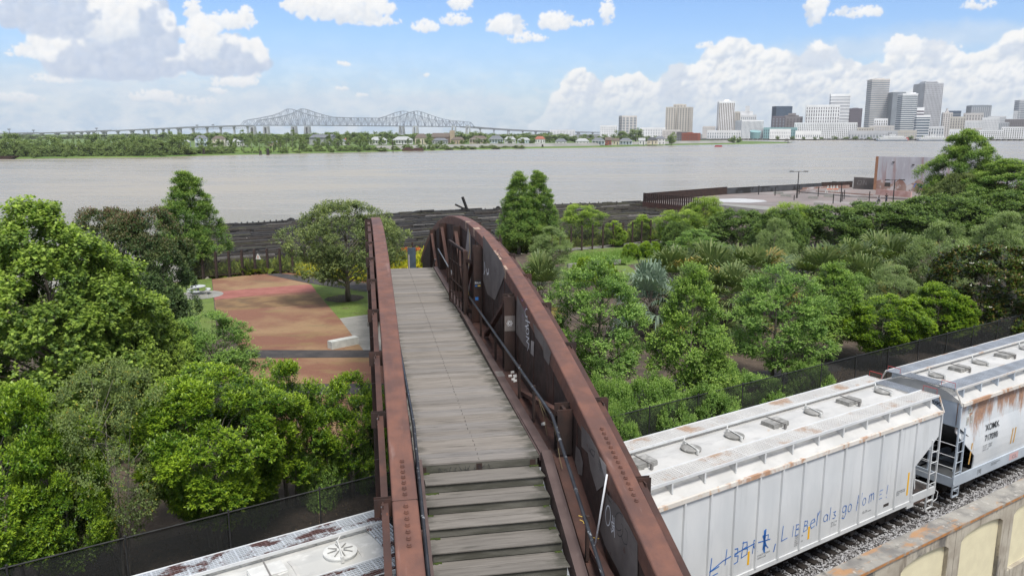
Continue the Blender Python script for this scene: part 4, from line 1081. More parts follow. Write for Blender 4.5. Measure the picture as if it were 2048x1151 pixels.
    # roof hatches
    for (s, kind) in hatches:
        x = X(s); yc = -.02; z0 = 4.53
        if kind == 'round':
            mb = MB(); mb.lathe((x, yc, z0 - .03), [(.29, 0), (.29, .07), (.305, .075), (.305, .10), (.24, .125), (.04, .14)] if hatch_mat != 'hatch_white' else [(.36, 0), (.36, .07), (.375, .075), (.375, .11), (.30, .125), (.05, .135)], 24)
            h = mb.build('round_hatch', MATS[hatch_mat], rf)
            mb = MB(); mb.beam((x - .08, -.38, z0 + .135), (x + .08, .36, z0 + .14), .03, .025); mb.box(x - .12, x - .05, -.40, -.34, z0, z0 + .14); mb.box(x + .05, x + .12, .33, .38, z0, z0 + .14)
            mb.tube([(x + .08, .35, z0 + .14), (x + .18, .42, z0 + .2)], .014, 6)
            mb.build('hatch_bar', MATS['hatch_white'], h)
            if hatch_mat == 'hatch_white':
                mb = MB()
                for k in range(8):
                    an = k * pi / 4; mb.beam((x + .08 * cos(an), yc + .08 * sin(an), z0 + .128), (x + .29 * cos(an), yc + .29 * sin(an), z0 + .112), .02, .012)
                mb.build('stiffener', MATS['hatch_grey'], h)
        else:
            mb = MB(); k_ = .86; mb.prism([((p_[0] - x) * k_ + x, p_[1] * k_) for p_ in [(x - .42, -.30), (x - .20, -.34), (x - .16, -.28), (x + .16, -.28), (x + .20, -.34), (x + .42, -.30), (x + .44, 0), (x + .42, .30), (x + .20, .34), (x + .16, .28), (x - .16, .28), (x - .20, .34), (x - .42, .30), (x - .44, 0)]], z0 - .03, z0 + .10, 'z')
            mb.prism([(x - .36, -.24), (x + .36, -.24), (x + .36, .24), (x - .36, .24)], z0 + .10, z0 + .13, 'z')
            h = mb.build('square_hatch', MATS[hatch_mat], rf)
            mb = MB(); mb.beam((x - .02, -.42, z0 + .145), (x + .02, .40, z0 + .145), .03, .025); mb.tube([(x - .02, -.42, z0 + .14), (x - .08, -.48, z0 + .2)], .014, 6); mb.box(x - .05, x + .03, -.44, -.38, z0, z0 + .14)
            mb.build('hatch_bar', MATS['hatch_bar_grey'], h)
    return rt, X, bd

ribsA = [9.9 + .985 * k for k in range(16)] + [25.72]
ribsA = [r for r in [25.62 - 1.0 * k for k in range(16)] if r > 10.0]
hatA = [(14.5, 'sq'), (16.4, 'round'), (18.25, 'round'), (20.15, 'sq'), (22.06, 'round'), (24.0, 'sq'), (26.0, 'round'), (12.6, 'sq'), (10.8, 'round')]
carA, XA, bdA = hopper_car(8.9, 27.2, 'white ribbed hopper wagon with blue handwriting along its side', 'car_white', 'car_roof', 'grating_white', 'car_bluegrey', ribsA, False, hatA)
carB, XB, bdB = hopper_car(28.35, 46.5, 'pale grey hopper wagon with rust-stained curved side, number 717090', 'rusty_side', 'car_roof', 'grating_grey', 'car_bluegrey', None, True,
                      [(29.5, 'round'), (31.1, 'sq'), (32.65, 'round'), (34.6, 'sq'), (36.5, 'round'), (38.4, 'sq'), (40.3, 'round')])
carC, XC, bdC = hopper_car(-11.0, 7.05, 'dirty grey hopper wagon with rusty roof walkways, left of the footbridge', 'car_bluegrey', 'roof_dirty', 'grating_galv', 'car_bluegrey', [-9 + k for k in range(16)], False,
                      [(5.6, 'round'), (4.0, 'sq'), (2.0, 'round'), (0, 'sq')], 'hatch_white')

# lettering and marks on the near sides (local y = -HW)
YF = -HW - .004
def side_text(car, X, s, z, txt, size, mat='stencil', sx=1.0, bold=0.0, nm='lettering', y=None):
    return text(txt, size, nm, car, MATS[mat], (X(s), y or YF, z), (pi / 2, 0, 0), .0008, sx=sx, bold=bold)
def side_lines(car, X, s0, z0, lines, w, mat, sc=1.0, y=None, slant=0.0):
    fn = lambda a, b_: (X(s0) + a * sc + slant * b_ * sc, (y or YF) - .006, z0 + b_ * sc)
    return ribbon(lines, w, fn, MATS[mat], 'handwriting', car)
A_ = arc_
GL = {   # hand-drawn capitals in a box about 0.5 wide and 0.8 high
 'L': [[(0, .8), (-.02, 0), (.42, .05)]], 'I': [[(.1, .75), (.08, 0)]], 'B': [[(.05, .8), (0, 0)], [(.0, .75), (.3, .72), (.34, .5), (.05, .42)], [(.05, .42), (.38, .36), (.38, .08), (0, .0)]],
 'e': [[(.05, .3), (.4, .36), (.32, .55), (.1, .5), (.0, .25), (.15, .02), (.4, .1)]], 'r': [[(.05, .7), (.05, .0)], [(.05, .5), (.2, .75), (.42, .72)]], 'a': [A_(.2, .25, .2, .23, 20, 380, 14), [(.4, .45), (.42, 0)]],
 'l': [[(.15, .85), (.15, 0)]], 's': [[(.3, .4), (.08, .44), (.06, .3), (.28, .22), (.28, .04), (.0, .02)]], '3': [[(.02, .42), (.25, .44), (.12, .25), (.3, .14), (.18, -.02), (0, .02)]],
 'g': [A_(.18, .45, .17, .2, 0, 360, 14), [(.36, .62), (.38, .1), (.25, -.15), (.02, -.05)]], 'o': [A_(.2, .3, .18, .26, 0, 360, 14)], 'H': [[(.05, .95), (.0, -.05)], [(.0, .45), (.42, .5)], [(.42, 1.0), (.4, .1)]],
 'm': [[(0, .55), (.02, .0)], [(.02, .45), (.15, .62), (.24, .5), (.24, .05)], [(.24, .48), (.38, .62), (.48, .5), (.52, .1)]], 'E': [[(.4, .6), (.05, .58), (.02, .0), (.42, .02)], [(.04, .3), (.3, .32)]], '!': [[(.1, .95), (.08, .3)], [(.08, .1), (.08, .02)]],
 ',': [[(.1, .1), (.05, -.15)]], 'R': [[(.02, .75), (.0, 0)], [(0, .72), (.32, .7), (.32, .45), (.02, .38), (.4, -.02)]],
}
def write(car, X, seq, w=.045, mat='blue_ink'):
    for (ch, s, z, sc) in seq:
        side_lines(car, X, s, z, GL[ch], w, mat, sc, slant=.06)
row = lambda z0, s: z0 + (s - 15.9) * .0
write(carA, XA, [('L', 15.75, 1.42, .72), ('I', 16.3, 1.62, .62), ('B', 16.62, 1.50, .66), ('B', 17.02, 1.62, .62), ('R', 17.5, 1.62, .55), ('R', 17.95, 1.60, .60), (',', 18.42, 1.52, .9),
                 ('L', 18.80, 1.62, .60), ('I', 19.25, 1.62, .46), ('B', 19.42, 1.60, .48), ('B', 19.82, 1.62, .46), ('e', 20.12, 1.62, .55), ('r', 20.42, 1.66, .60), ('a', 20.78, 1.66, .5), ('l', 21.02, 1.66, .5), ('3', 21.25, 1.66, .5),
                 ('g', 21.72, 1.58, .56), ('o', 22.02, 1.64, .5), ('H', 22.50, 1.62, .52), ('o', 22.80, 1.66, .48), ('m', 23.16, 1.68, .50), ('E', 23.70, 1.66, .5), ('!', 24.12, 1.60, .48)])
side_lines(carA, XA, 15.65, 1.55, [[(0, .02), (.6, .22), (1.2, .3), (1.9, .36), (2.6, .3)], [(-.02, .02), (.45, .1)]], .035, 'blue_ink')
side_lines(carA, XA, 17.98, 1.5, [[(.0, .7), (.05, 0)], [(.05, .72), (.02, .05)], [(-.05, .55), (.1, .2), (.0, .15)]], .06, 'blue_ink')
for (s, z0, z1) in ((17.34, 1.30, 1.73), (20.09, 1.30, 1.72), (22.69, 1.34, 1.78), (25.42, 1.36, 2.2)):
    mb = MB(); mb.box(XA(s) - .045, XA(s) + .045, YF - .002, YF + .003, z0, z1); mb.build('reflector', MATS['yellow_tape'], carA)
side_text(carA, XA, 17.66, 1.42, 'DO NOT STEAM\nCLEAN CAR', .085)
side_text(carA, XA, 19.42, 1.55, 'LINING\nCARBOLINE 290\nDATE 25-98\nPAINT\nCARBOLINE 878\nDATE 25-98', .062, sx=.9)
side_text(carA, XA, 21.20, 1.50, 'NEW  12-98\n SL  5-0\nBLT 7-1992', .062, sx=.9); side_text(carA, XA, 21.70, 1.60, '4-3-0\n15-0-2', .055)
side_text(carA, XA, 22.86, 1.42, 'UNIT   PRESS\nSTENCIL WT CAR ONLY', .05, sx=.9); side_text(carA, XA, 24.74, 1.62, 'TARE BRAKING ONLY\nTRAILER CONVERTER\nREPACK', .062, sx=.9)
mb = MB(); mb.box(XA(24.05), XA(24.35), YF - .002, YF + .003, 1.28, 1.38); mb.build('data_plate', MATS['iron_dark'], carA)
YB = -HW - .02
def fit_text(car, X, s, z, txt, size, mat, yoff, sx=1.0, bold=0.0, tilt=0.0):
    zc_ = z + size * .4; sl_ = .13 * pi / 2.4 * cos(pi * min(1, (zc_ - .6) / 2.4)) if yoff > -HW + .05 or True and z > 1.5 else 0
    if z > 1.5: yoff = yb_(z) - .012 - (.01 if size > .2 else .004)
    return text(txt, size, 'lettering', car, MATS[mat], (X(s), yoff, z), (pi / 2 + sl_ * (1 if z > 1.5 else 0), 0, 0), .0008, sx=sx, bold=bold)
yb_ = lambda z: -(HW - .13 + .13 * sin(pi * min(1, (z - .6) / 2.4))) - .008
fit_text(carB, XB, 30.50, 2.62, 'XOMX', .33, 'stencil_black', yb_(2.75) - .004, 1.0, .002, .06)
fit_text(carB, XB, 30.42, 2.24, '717090', .32, 'stencil_black', yb_(2.36) - .004, 1.0, .002, .0)
fit_text(carB, XB, 30.3, 2.04, 'LD LMT   198200\nLT WT     64800\nNEW 3-96', .085, 'stencil', yb_(2.0) - .006, 1.1)
fit_text(carB, XB, 34.0, 2.30, 'LADI', .40, 'stencil', yb_(2.45) - .004, 1.0)
text('XOMX 717090', .22, 'lettering', carB, MATS['stencil_black'], (XB(28.35) + .112, .55, 3.78), (pi / 2, 0, -pi / 2), .0008, bold=.004)
for (s, z0, z1, dx) in ((29.35, 1.55, 2.35, .16), (32.4, 1.7, 2.3, .14), (32.62, 1.7, 2.3, .14)):
    ya, yc_ = yb_(z0) - .006, yb_(z1) - .006
    mb = MB(); mb.add([(XB(s), ya, z0), (XB(s) + .09, ya, z0), (XB(s) + .09 + dx, yc_, z1), (XB(s) + dx, yc_, z1)], [(0, 1, 2, 3)]); mb.build('reflector', MATS['yellow_tape_old'], carB, fix=False)
for (s, z, w_, h_) in ((29.2, 3.55, .26, .2), (29.15, 3.1, .15, .32), (29.42, 3.12, .14, .32)):
    mb = MB(); y = yb_(z) - .006; mb.box(XB(s), XB(s) + w_, y - .004, y + .02, z, z + h_); pl = mb.build('plate_patch', MATS['white_stone'], carB)
    mb = MB(); mb.box(XB(s) + .05, XB(s) + w_ * .6, y - .006, y - .003, z + h_ * .3, z + h_ * .8); mb.build('rust_spot', MATS['orange_stain'], pl)
fit_text(carB, XB, 30.0, 1.05, '[38]', .22, 'stencil', -HW - .056, .8); fit_text(carB, XB, 31.0, 1.2, 'AUTOMATIC ADJUSTER\nBRAKE 10 INCH', .06, 'stencil', -HW - .056)
fit_text(carB, XB, 32.6, 1.05, 'CL', .2, 'stencil', -HW - .056, 1.6)
mb = MB(); mb.box(XB(32.4), XB(33.1), -HW - .053, -HW - .05, 1.0, 1.28); mb.build('pink_patch', M('faded_pink', (.62, .42, .42)), carB)
# ------------------------------------------------------------------ trees: tapered trunks and limbs, crowns of separate leaves on shoots
LEAF = {
 'star': np.array([(0, 0), (.18, .22), (.02, .62), (.36, .36), (.62, .58), (.66, .24), (1.0, 0), (.66, -.24), (.62, -.58), (.36, -.36), (.02, -.62), (.18, -.22)]) * np.array([1, .8]),
 'oval': np.array([(0, 0), (.45, .24), (1, 0), (.45, -.24)]),
 'wide': np.array([(0, 0), (.25, .3), (.7, .3), (1, 0), (.7, -.3), (.25, -.3)]),
 'needle': np.array([(0, -.03), (0, .03), (1, .015), (1, -.015)]),
 'feather': np.array([(0, 0), (.5, .16), (1, 0), (.5, -.16)]),
}
def unit(a): return a / np.maximum(np.linalg.norm(a, axis=-1, keepdims=True), 1e-9)
def leaf_arrays(P_, A_, N_, size, shape, curl=.0):
    """P base points, A axes, N normals"""
    B_ = unit(np.cross(N_, A_)); N2 = unit(np.cross(A_, B_))
    S = LEAF[shape]; x = S[:, 0][None, :, None]; y = S[:, 1][None, :, None]
    z = (-curl * S[:, 0] ** 2)[None, :, None]
    return P_[:, None] + size[:, None, None] * (x * A_[:, None] + y * B_[:, None] + z * N2[:, None])
def mesh_faces(name, blocks, mat):
    """blocks: list of (V (n,k,3), tint (n,3)); one mesh"""
    vs, loops, starts, cols, vo, lo_ = [], [], [], [], 0, 0
    for V, T in blocks:
        n, k, _ = V.shape
        vs.append(V.reshape(-1, 3)); loops.append(np.arange(n * k) + vo); starts.append(np.arange(n) * k + lo_)
        cols.append(np.repeat(np.concatenate([T, np.ones((n, 1))], 1), k, 0)); vo += n * k; lo_ += n * k
    vs = np.concatenate(vs).astype(np.float32); loops = np.concatenate(loops).astype(np.int32); starts = np.concatenate(starts).astype(np.int32); cols = np.concatenate(cols).astype(np.float32)
    me = bpy.data.meshes.new(name); me.vertices.add(len(vs)); me.vertices.foreach_set('co', vs.ravel())
    me.loops.add(len(loops)); me.loops.foreach_set('vertex_index', loops); me.polygons.add(len(starts)); me.polygons.foreach_set('loop_start', starts)
    me.update(calc_edges=True)
    a = me.color_attributes.new('tint', 'FLOAT_COLOR', 'POINT'); a.data.foreach_set('color', cols.ravel())
    me.materials.append(mat); return me
def rdir(rs, n): return unit(rs.normal(size=(n, 3)))
ENV = {
 'dome': lambda t: np.sqrt(np.clip(1 - (1.6 * (t - .38)) ** 2, 0, 1)) * (t < 1),
 'round': lambda t: np.sqrt(np.clip(1 - (2 * t - 1) ** 2, .02, 1)),
 'egg': lambda t: np.clip(np.sin(pi * np.clip(t, 0, 1) ** .75), .05, 1) ** .75,
 'cone': lambda t: np.clip(1.04 - t, 0, 1) ** .8 * np.clip(t * 6 + .25, 0, 1),
 'column': lambda t: np.clip(np.sin(pi * np.clip(t, .03, .97)), 0, 1) ** .4,
 'fan': lambda t: np.clip(.45 + .65 * t, 0, 1) * np.sqrt(np.clip(1 - t ** 4, 0.05, 1)),
}
BARK = M('bark_grey', (.17, .145, .12), (.085, .07, .058), 3, .9, .01, 20, st=(2, 2, .4))
BARKP = M('bark_pale', (.30, .27, .23), (.18, .16, .135), 3, .9, .008, 20, st=(2, 2, .4))
def make_tree(name, seed, W_, H_, zb, env, mat, nclump, nshoot, nleaf, leaf, lsize, shoot=.3, cr=.16, flat=.8, updir=.5, droop=.0, bright=.25, tipcol=None, bark=BARK, stems=1, tr=.10, lobes=(), inner=.45, huep=0.0, gap=.0, curl=.15, limb=True):
    """a tree of crown width W_ and height H_ whose crown starts at height zb"""
    rs = np.random.RandomState(seed)
    nclump = int(nclump * 1.7); nshoot = int(nshoot * DENS); lsize *= 1.12
    R_ = W_ / 2; HC = H_ - zb
    t = rs.uniform(0.02, .97, nclump * 3); keep = rs.uniform(size=len(t)) < np.clip(ENV[env](t) + .12, 0, 1); t = t[keep][:nclump]; n = len(t)
    th = rs.uniform(0, 2 * pi, n); rr = ENV[env](t) * (inner + (1 - inner) * rs.uniform(0, 1, n) ** .5) * R_ * .92
    lump = 1 + .16 * np.sin(th * 3 + seed) + .12 * np.sin(th * 5 + t * 9 + seed * 2) + rs.uniform(-.08, .08, n)
    C = np.stack([rr * lump * np.cos(th), rr * lump * np.sin(th), zb + t * HC], 1)
    for (lx, ly, lz, lr, ln) in lobes:
        d = rdir(rs, ln); C = np.concatenate([C, np.array([lx, ly, lz]) + d * lr * rs.uniform(.4, 1, (ln, 1))])
    n = len(C)
    crad = cr * W_ * rs.uniform(.65, 1.25, n)
    ctr = np.array([0, 0, zb + HC * .42])
    out_c = unit(C - ctr)
    ctone = rs.uniform(0, 1, n)
    # shoots
    ci = np.repeat(np.arange(n), nshoot); ns = len(ci)
    d = rdir(rs, ns); d = unit(d + out_c[ci] * .75 + np.array([0, 0, .35]))
    rad = crad[ci] * rs.uniform(.35, 1.0, ns) ** .6
    SP = C[ci] + d * rad[:, None] * np.array([1, 1, flat])
    SD = unit(d * .7 + out_c[ci] * .3 + np.array([0, 0, updir]) + rdir(rs, ns) * .35)
    # leaves on each shoot
    si = np.repeat(np.arange(ns), nleaf); nl = len(si)
    k = np.tile(np.arange(nleaf), ns)
    tt = (k + .5) / nleaf
    LP = SP[si] + SD[si] * (shoot * tt[:, None] * rs.uniform(.8, 1.2, (nl, 1)))
    ang = k * 2.4 + rs.uniform(0, 6.28, ns)[si]
    e1 = unit(np.cross(SD, np.array([.3, .2, .9]))); e2 = np.cross(SD, e1)
    side = e1[si] * np.cos(ang)[:, None] + e2[si] * np.sin(ang)[:, None]
    LA = unit(side * (1.15 - .75 * tt)[:, None] + SD[si] * (.25 + .7 * tt)[:, None] + np.array([0, 0, -droop]) + rdir(rs, nl) * .18)
    LN = unit(np.array([0, 0, 1.0]) + SD[si] * .45 + rdir(rs, nl) * .45)
    sz = lsize * rs.uniform(.7, 1.2, nl) * (1.1 - .3 * tt)
    V = leaf_arrays(LP, LA, LN, sz, leaf, curl)
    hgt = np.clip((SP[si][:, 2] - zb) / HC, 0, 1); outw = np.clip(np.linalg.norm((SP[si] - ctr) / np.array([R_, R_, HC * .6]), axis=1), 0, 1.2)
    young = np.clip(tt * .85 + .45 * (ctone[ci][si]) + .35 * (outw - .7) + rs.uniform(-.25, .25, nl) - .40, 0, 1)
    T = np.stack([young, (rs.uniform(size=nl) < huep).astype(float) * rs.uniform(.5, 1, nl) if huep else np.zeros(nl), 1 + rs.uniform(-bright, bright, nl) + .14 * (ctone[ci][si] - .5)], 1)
    if tipcol is not None:      # coloured tips towards the top of the crown
        T[:, 1] = np.clip((hgt - .55) * 2.2, 0, 1) * (tt > .45) * rs.uniform(0, 1, nl) * tipcol
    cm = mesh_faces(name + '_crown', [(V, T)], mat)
    rt = root(name, (0, 0, 0))
    co = bpy.data.objects.new('crown', cm); COL.objects.link(co); co.parent = rt
    mb = MB(); rq = random.Random(seed)
    for s_ in range(stems):
        a0 = 2 * pi * s_ / max(stems, 1); off = .0 if stems == 1 else .22
        lean = .10 * W_ if stems > 1 else .02 * W_
        pts = [(off * cos(a0), off * sin(a0), -.1)]
        topz = zb + HC * (.75 if env in ('cone', 'column', 'egg') else .55)
        for q in range(1, 6):
            f = q / 5; pts.append((off * cos(a0) + cos(a0) * lean * f + rq.uniform(-.03, .03) * W_ * .3, off * sin(a0) + sin(a0) * lean * f + rq.uniform(-.03, .03) * W_ * .3, topz * f))
        rs_ = [tr / sqrt(stems) * (1.25 if q == 0 else 1) * (1 - .75 * q / 5) for q in range(6)]
        mb.tube(pts, rs_, 7)
        if limb:
            own = [i for i in range(n) if i % stems == s_]
            rq.shuffle(own)
            for i in own[:int(30 / stems)]:
                c = C[i]; z0 = max(zb * .55, min(topz * .96, c[2] - .45 * np.hypot(c[0], c[1]) - .1)); f = max(.02, z0 / topz); q = min(4, int(f * 5)); g_ = f * 5 - q
                p0 = Vector(pts[q]).lerp(Vector(pts[q + 1]), g_); mid = p0.lerp(Vector(c), .55) + Vector((0, 0, .04 * W_)); r0 = tr * (1 - .75 * f) * .45 / sqrt(stems) + .008
                mb.tube([p0, mid, Vector(c)], [r0, r0 * .55, .008], 5, cap=False)
    to = mb.build('trunk', bark, rt, smooth=True, fix=False)
    rt['W0'] = W_; rt['H0'] = H_
    return rt
PROTO = {}; DENS = 1.25
def place(kind, px, ytop, D, wpx, label, group=None, rz=None, name=None):
    r = ray(px, ytop); x = r[0] / r[1] * D; zt = CAMH + r[2] / r[1] * D
    proto = PROTO[kind]
    sx = (wpx / FOC * (D * cos(PITCH) + (CAMH - zt) * sin(PITCH))) / proto['W0']; sz = zt / proto['H0']
    if rz is None: rz = (px * 1.7 + ytop) % 6.28
    if proto.get('used'):
        o = copy_tree(proto, (x, D, 0), rz, (sx, sx, sz))
    else:
        o = proto; o.location = (x, D, 0); o.rotation_euler = (0, 0, rz); o.scale = (sx, sx, sz); proto['used'] = 1
    cat = {'palmetto': 'palm', 'silver_palm': 'palm'}.get(kind.split('.')[0], 'tree' if not kind.startswith('shrub') else 'shrub')
    tag(o, label, cat, group); return o

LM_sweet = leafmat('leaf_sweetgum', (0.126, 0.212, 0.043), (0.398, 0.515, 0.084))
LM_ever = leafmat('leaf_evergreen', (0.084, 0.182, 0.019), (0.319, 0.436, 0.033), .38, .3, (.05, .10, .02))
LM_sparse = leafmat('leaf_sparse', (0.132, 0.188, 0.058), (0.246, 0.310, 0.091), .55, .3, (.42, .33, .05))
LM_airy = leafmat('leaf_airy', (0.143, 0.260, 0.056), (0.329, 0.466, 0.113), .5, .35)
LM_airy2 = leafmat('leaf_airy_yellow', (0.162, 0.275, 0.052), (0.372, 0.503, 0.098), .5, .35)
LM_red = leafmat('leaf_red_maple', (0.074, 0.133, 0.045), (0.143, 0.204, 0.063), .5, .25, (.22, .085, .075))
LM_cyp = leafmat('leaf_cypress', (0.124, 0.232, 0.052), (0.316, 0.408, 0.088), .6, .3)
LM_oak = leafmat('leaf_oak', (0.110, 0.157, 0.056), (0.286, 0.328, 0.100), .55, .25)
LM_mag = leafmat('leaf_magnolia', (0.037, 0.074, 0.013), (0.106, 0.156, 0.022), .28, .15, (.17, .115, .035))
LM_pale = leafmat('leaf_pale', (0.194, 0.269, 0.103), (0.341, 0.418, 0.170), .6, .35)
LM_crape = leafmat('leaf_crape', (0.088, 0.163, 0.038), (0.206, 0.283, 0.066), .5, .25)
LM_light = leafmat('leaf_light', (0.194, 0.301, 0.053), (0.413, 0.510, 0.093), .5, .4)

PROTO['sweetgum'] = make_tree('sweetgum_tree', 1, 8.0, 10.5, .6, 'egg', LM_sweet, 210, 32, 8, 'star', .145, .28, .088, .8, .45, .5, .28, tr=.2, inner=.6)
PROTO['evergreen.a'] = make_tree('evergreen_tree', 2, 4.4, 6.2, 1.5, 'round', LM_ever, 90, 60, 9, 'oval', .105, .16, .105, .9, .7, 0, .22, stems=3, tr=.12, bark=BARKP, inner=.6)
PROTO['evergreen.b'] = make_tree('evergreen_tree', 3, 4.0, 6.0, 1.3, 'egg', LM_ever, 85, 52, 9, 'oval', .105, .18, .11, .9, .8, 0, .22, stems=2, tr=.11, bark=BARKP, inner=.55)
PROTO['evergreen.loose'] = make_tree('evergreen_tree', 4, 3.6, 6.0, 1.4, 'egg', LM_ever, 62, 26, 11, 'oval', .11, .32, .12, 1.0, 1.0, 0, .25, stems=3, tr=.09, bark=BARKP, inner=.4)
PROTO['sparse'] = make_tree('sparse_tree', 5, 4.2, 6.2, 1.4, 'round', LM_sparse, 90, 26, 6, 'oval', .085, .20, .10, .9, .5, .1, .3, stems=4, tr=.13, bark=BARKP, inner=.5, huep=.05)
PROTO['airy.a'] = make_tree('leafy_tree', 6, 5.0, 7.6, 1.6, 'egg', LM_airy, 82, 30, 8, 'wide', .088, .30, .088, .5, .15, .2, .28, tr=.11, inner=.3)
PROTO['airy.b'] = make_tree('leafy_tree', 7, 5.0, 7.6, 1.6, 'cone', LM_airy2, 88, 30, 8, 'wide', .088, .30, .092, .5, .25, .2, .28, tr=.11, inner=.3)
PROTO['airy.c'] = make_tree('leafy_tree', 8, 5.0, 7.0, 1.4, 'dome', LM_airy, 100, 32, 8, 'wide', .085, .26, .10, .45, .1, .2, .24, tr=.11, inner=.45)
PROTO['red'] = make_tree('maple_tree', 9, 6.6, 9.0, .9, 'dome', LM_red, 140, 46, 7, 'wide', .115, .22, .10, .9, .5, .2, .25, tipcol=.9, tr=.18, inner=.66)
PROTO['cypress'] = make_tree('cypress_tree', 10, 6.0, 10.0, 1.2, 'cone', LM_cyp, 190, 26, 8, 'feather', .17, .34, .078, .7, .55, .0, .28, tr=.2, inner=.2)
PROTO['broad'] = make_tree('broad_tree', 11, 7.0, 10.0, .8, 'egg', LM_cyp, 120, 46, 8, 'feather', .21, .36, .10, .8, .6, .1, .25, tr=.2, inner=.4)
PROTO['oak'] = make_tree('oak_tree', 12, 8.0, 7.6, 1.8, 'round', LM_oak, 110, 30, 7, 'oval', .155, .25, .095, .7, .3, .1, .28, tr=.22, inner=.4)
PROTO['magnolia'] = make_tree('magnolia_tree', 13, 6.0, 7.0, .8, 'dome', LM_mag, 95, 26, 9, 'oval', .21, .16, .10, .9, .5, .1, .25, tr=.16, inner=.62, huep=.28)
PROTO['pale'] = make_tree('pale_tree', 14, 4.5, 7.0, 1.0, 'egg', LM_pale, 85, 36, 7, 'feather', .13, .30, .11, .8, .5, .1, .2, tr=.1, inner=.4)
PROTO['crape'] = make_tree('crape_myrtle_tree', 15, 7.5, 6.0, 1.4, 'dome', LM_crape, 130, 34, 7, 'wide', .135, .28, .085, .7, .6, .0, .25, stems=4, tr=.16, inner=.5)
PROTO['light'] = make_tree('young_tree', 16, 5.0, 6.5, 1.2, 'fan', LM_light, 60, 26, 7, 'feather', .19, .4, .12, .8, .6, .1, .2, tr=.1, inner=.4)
PROTO['willow'] = make_tree('willow_tree', 17, 3.0, 4.5, .1, 'egg', LM_light, 45, 36, 7, 'feather', .17, .34, .13, 1.0, 1.0, 0, .2, tr=.07, inner=.4)
PROTO['shrub.low'] = make_tree('low_shrub', 18, 3.2, 1.7, .0, 'dome', LM_airy, 46, 34, 7, 'oval', .10, .18, .14, .7, .7, 0, .25, tr=.03, stems=3, inner=.4)
PROTO['shrub.round'] = make_tree('clipped_shrub', 19, 2.0, .9, .0, 'dome', LM_ever, 40, 50, 6, 'oval', .08, .08, .14, .7, .7, 0, .2, tr=.03, stems=3, inner=.5)

# left of the bridge
place('sweetgum', 70, 416, 31, 375, 'largest sweetgum with star-shaped leaves at the left edge of the park', rz=.4)
place('sweetgum', 195, 500, 33, 210, 'middle-sized sweetgum leaning out of the largest one', rz=1.7)
place('sweetgum', 318, 628, 34.5, 150, 'small sweetgum of drooping star leaves beside the brick plaza', rz=2.0)
place('red', 282, 424, 46, 175, 'dense dark maple with reddish shoots, nearer the tall cypress')
place('red', 205, 420, 48, 170, 'dense dark maple with reddish shoots, nearer the largest sweetgum', rz=2.5)
place('cypress', 368, 345, 76, 165, 'tall cypress rising over the river left of the plaza')
place('airy.c', 415, 632, 36, 190, 'spreading light green tree at the near edge of the brick plaza')
place('evergreen.b', 15, 786, 21.5, 270, 'glossy evergreen tree at the far left behind the mesh fence')
place('sparse', 205, 748, 22.6, 235, 'half-bare greyish tree with thin foliage behind the mesh fence')
place('evergreen.a', 412, 750, 24.6, 300, 'broadest rounded glossy evergreen tree behind the mesh fence', rz=1.0)
place('evergreen.loose', 565, 738, 27.6, 175, 'loose upright evergreen tree left of the one beside the footbridge', rz=.5)
place('evergreen.loose', 698, 762, 28.5, 165, 'loose evergreen tree touching the left side of the footbridge', rz=2.6)
place('evergreen.b', 110, 860, 21.5, 170, 'small low evergreen tree under the half-bare tree', rz=2.2)
place('oak', 688, 412, 64, 215, 'spreading oak on the lawn between the plaza and the footbridge')
place('oak', 772, 446, 78, 62, 'smaller oak just past the top of the left bridge arch', rz=2)
# right of the bridge, along the fence
place('airy.a', 1200, 516, 38, 215, 'first leafy tree right of the footbridge', 'leafy trees along the track fence')
place('airy.b', 1388, 534, 37, 195, 'pointed leafy tree in front of the silver palm', 'leafy trees along the track fence')
place('airy.a', 1560, 530, 41, 205, 'rounded leafy tree in front of the middle palmettos', 'leafy trees along the track fence', rz=3.3)
place('airy.b', 1672, 528, 47, 170, 'thin leafy tree left of the two bright evergreens', 'leafy trees along the track fence', rz=1.1)
place('evergreen.a', 1775, 598, 45.5, 145, 'bright evergreen tree behind the track fence, left of its twin', 'bright evergreens at the track fence', rz=2)
place('evergreen.b', 1880, 572, 49, 130, 'bright evergreen tree beside the dark magnolia', 'bright evergreens at the track fence', rz=4)
place('magnolia', 1985, 492, 52, 205, 'dark magnolia with white blossoms at the right edge')
place('pale', 1790, 535, 52, 110, 'pale feathery tree above the bright evergreens')
place('pale', 1885, 448, 60, 130, 'pale grey-green tree left of the magnolia', rz=2)
place('pale', 2015, 428, 66, 140, 'pale tree above the magnolia at the right edge', rz=3)
place('airy.c', 1700, 545, 54, 100, 'grey-green tree behind the thin leafy tree', rz=2)
# deeper in the park
place('cypress', 1038, 345, 90, 105, 'twin-topped tall cypress beside the right bridge arch, left stem', rz=1)
place('cypress', 1076, 343, 92, 100, 'twin-topped tall cypress beside the right bridge arch, right stem', rz=2.5)
place('light', 1163, 414, 98, 90, 'light green young tree right of the twin-topped cypress')
place('pale', 1104, 456, 78, 80, 'small pale tree in front of the twin-topped cypress', rz=1)
place('willow', 1230, 446, 96, 46, 'yellow-green bush left of its neighbour behind the steel-post fence', 'yellow-green bushes by the steel-post fence')
place('willow', 1286, 434, 100, 50, 'yellow-green bush at the right end of the steel-post fence', 'yellow-green bushes by the steel-post fence', rz=1)
place('light', 1412, 398, 102, 75, 'thin airy young tree before the concrete wharf', rz=1)
place('light', 1358, 424, 95, 100, 'broad light green tree left of the thin airy young tree', rz=2)
place('airy.c', 1395, 462, 76, 110, 'bright leafy tree above the left palmettos', rz=.3)
place('crape', 1478, 424, 90, 130, 'dark crape myrtle at the left end of the dark band', 'dark crape myrtles in a band')
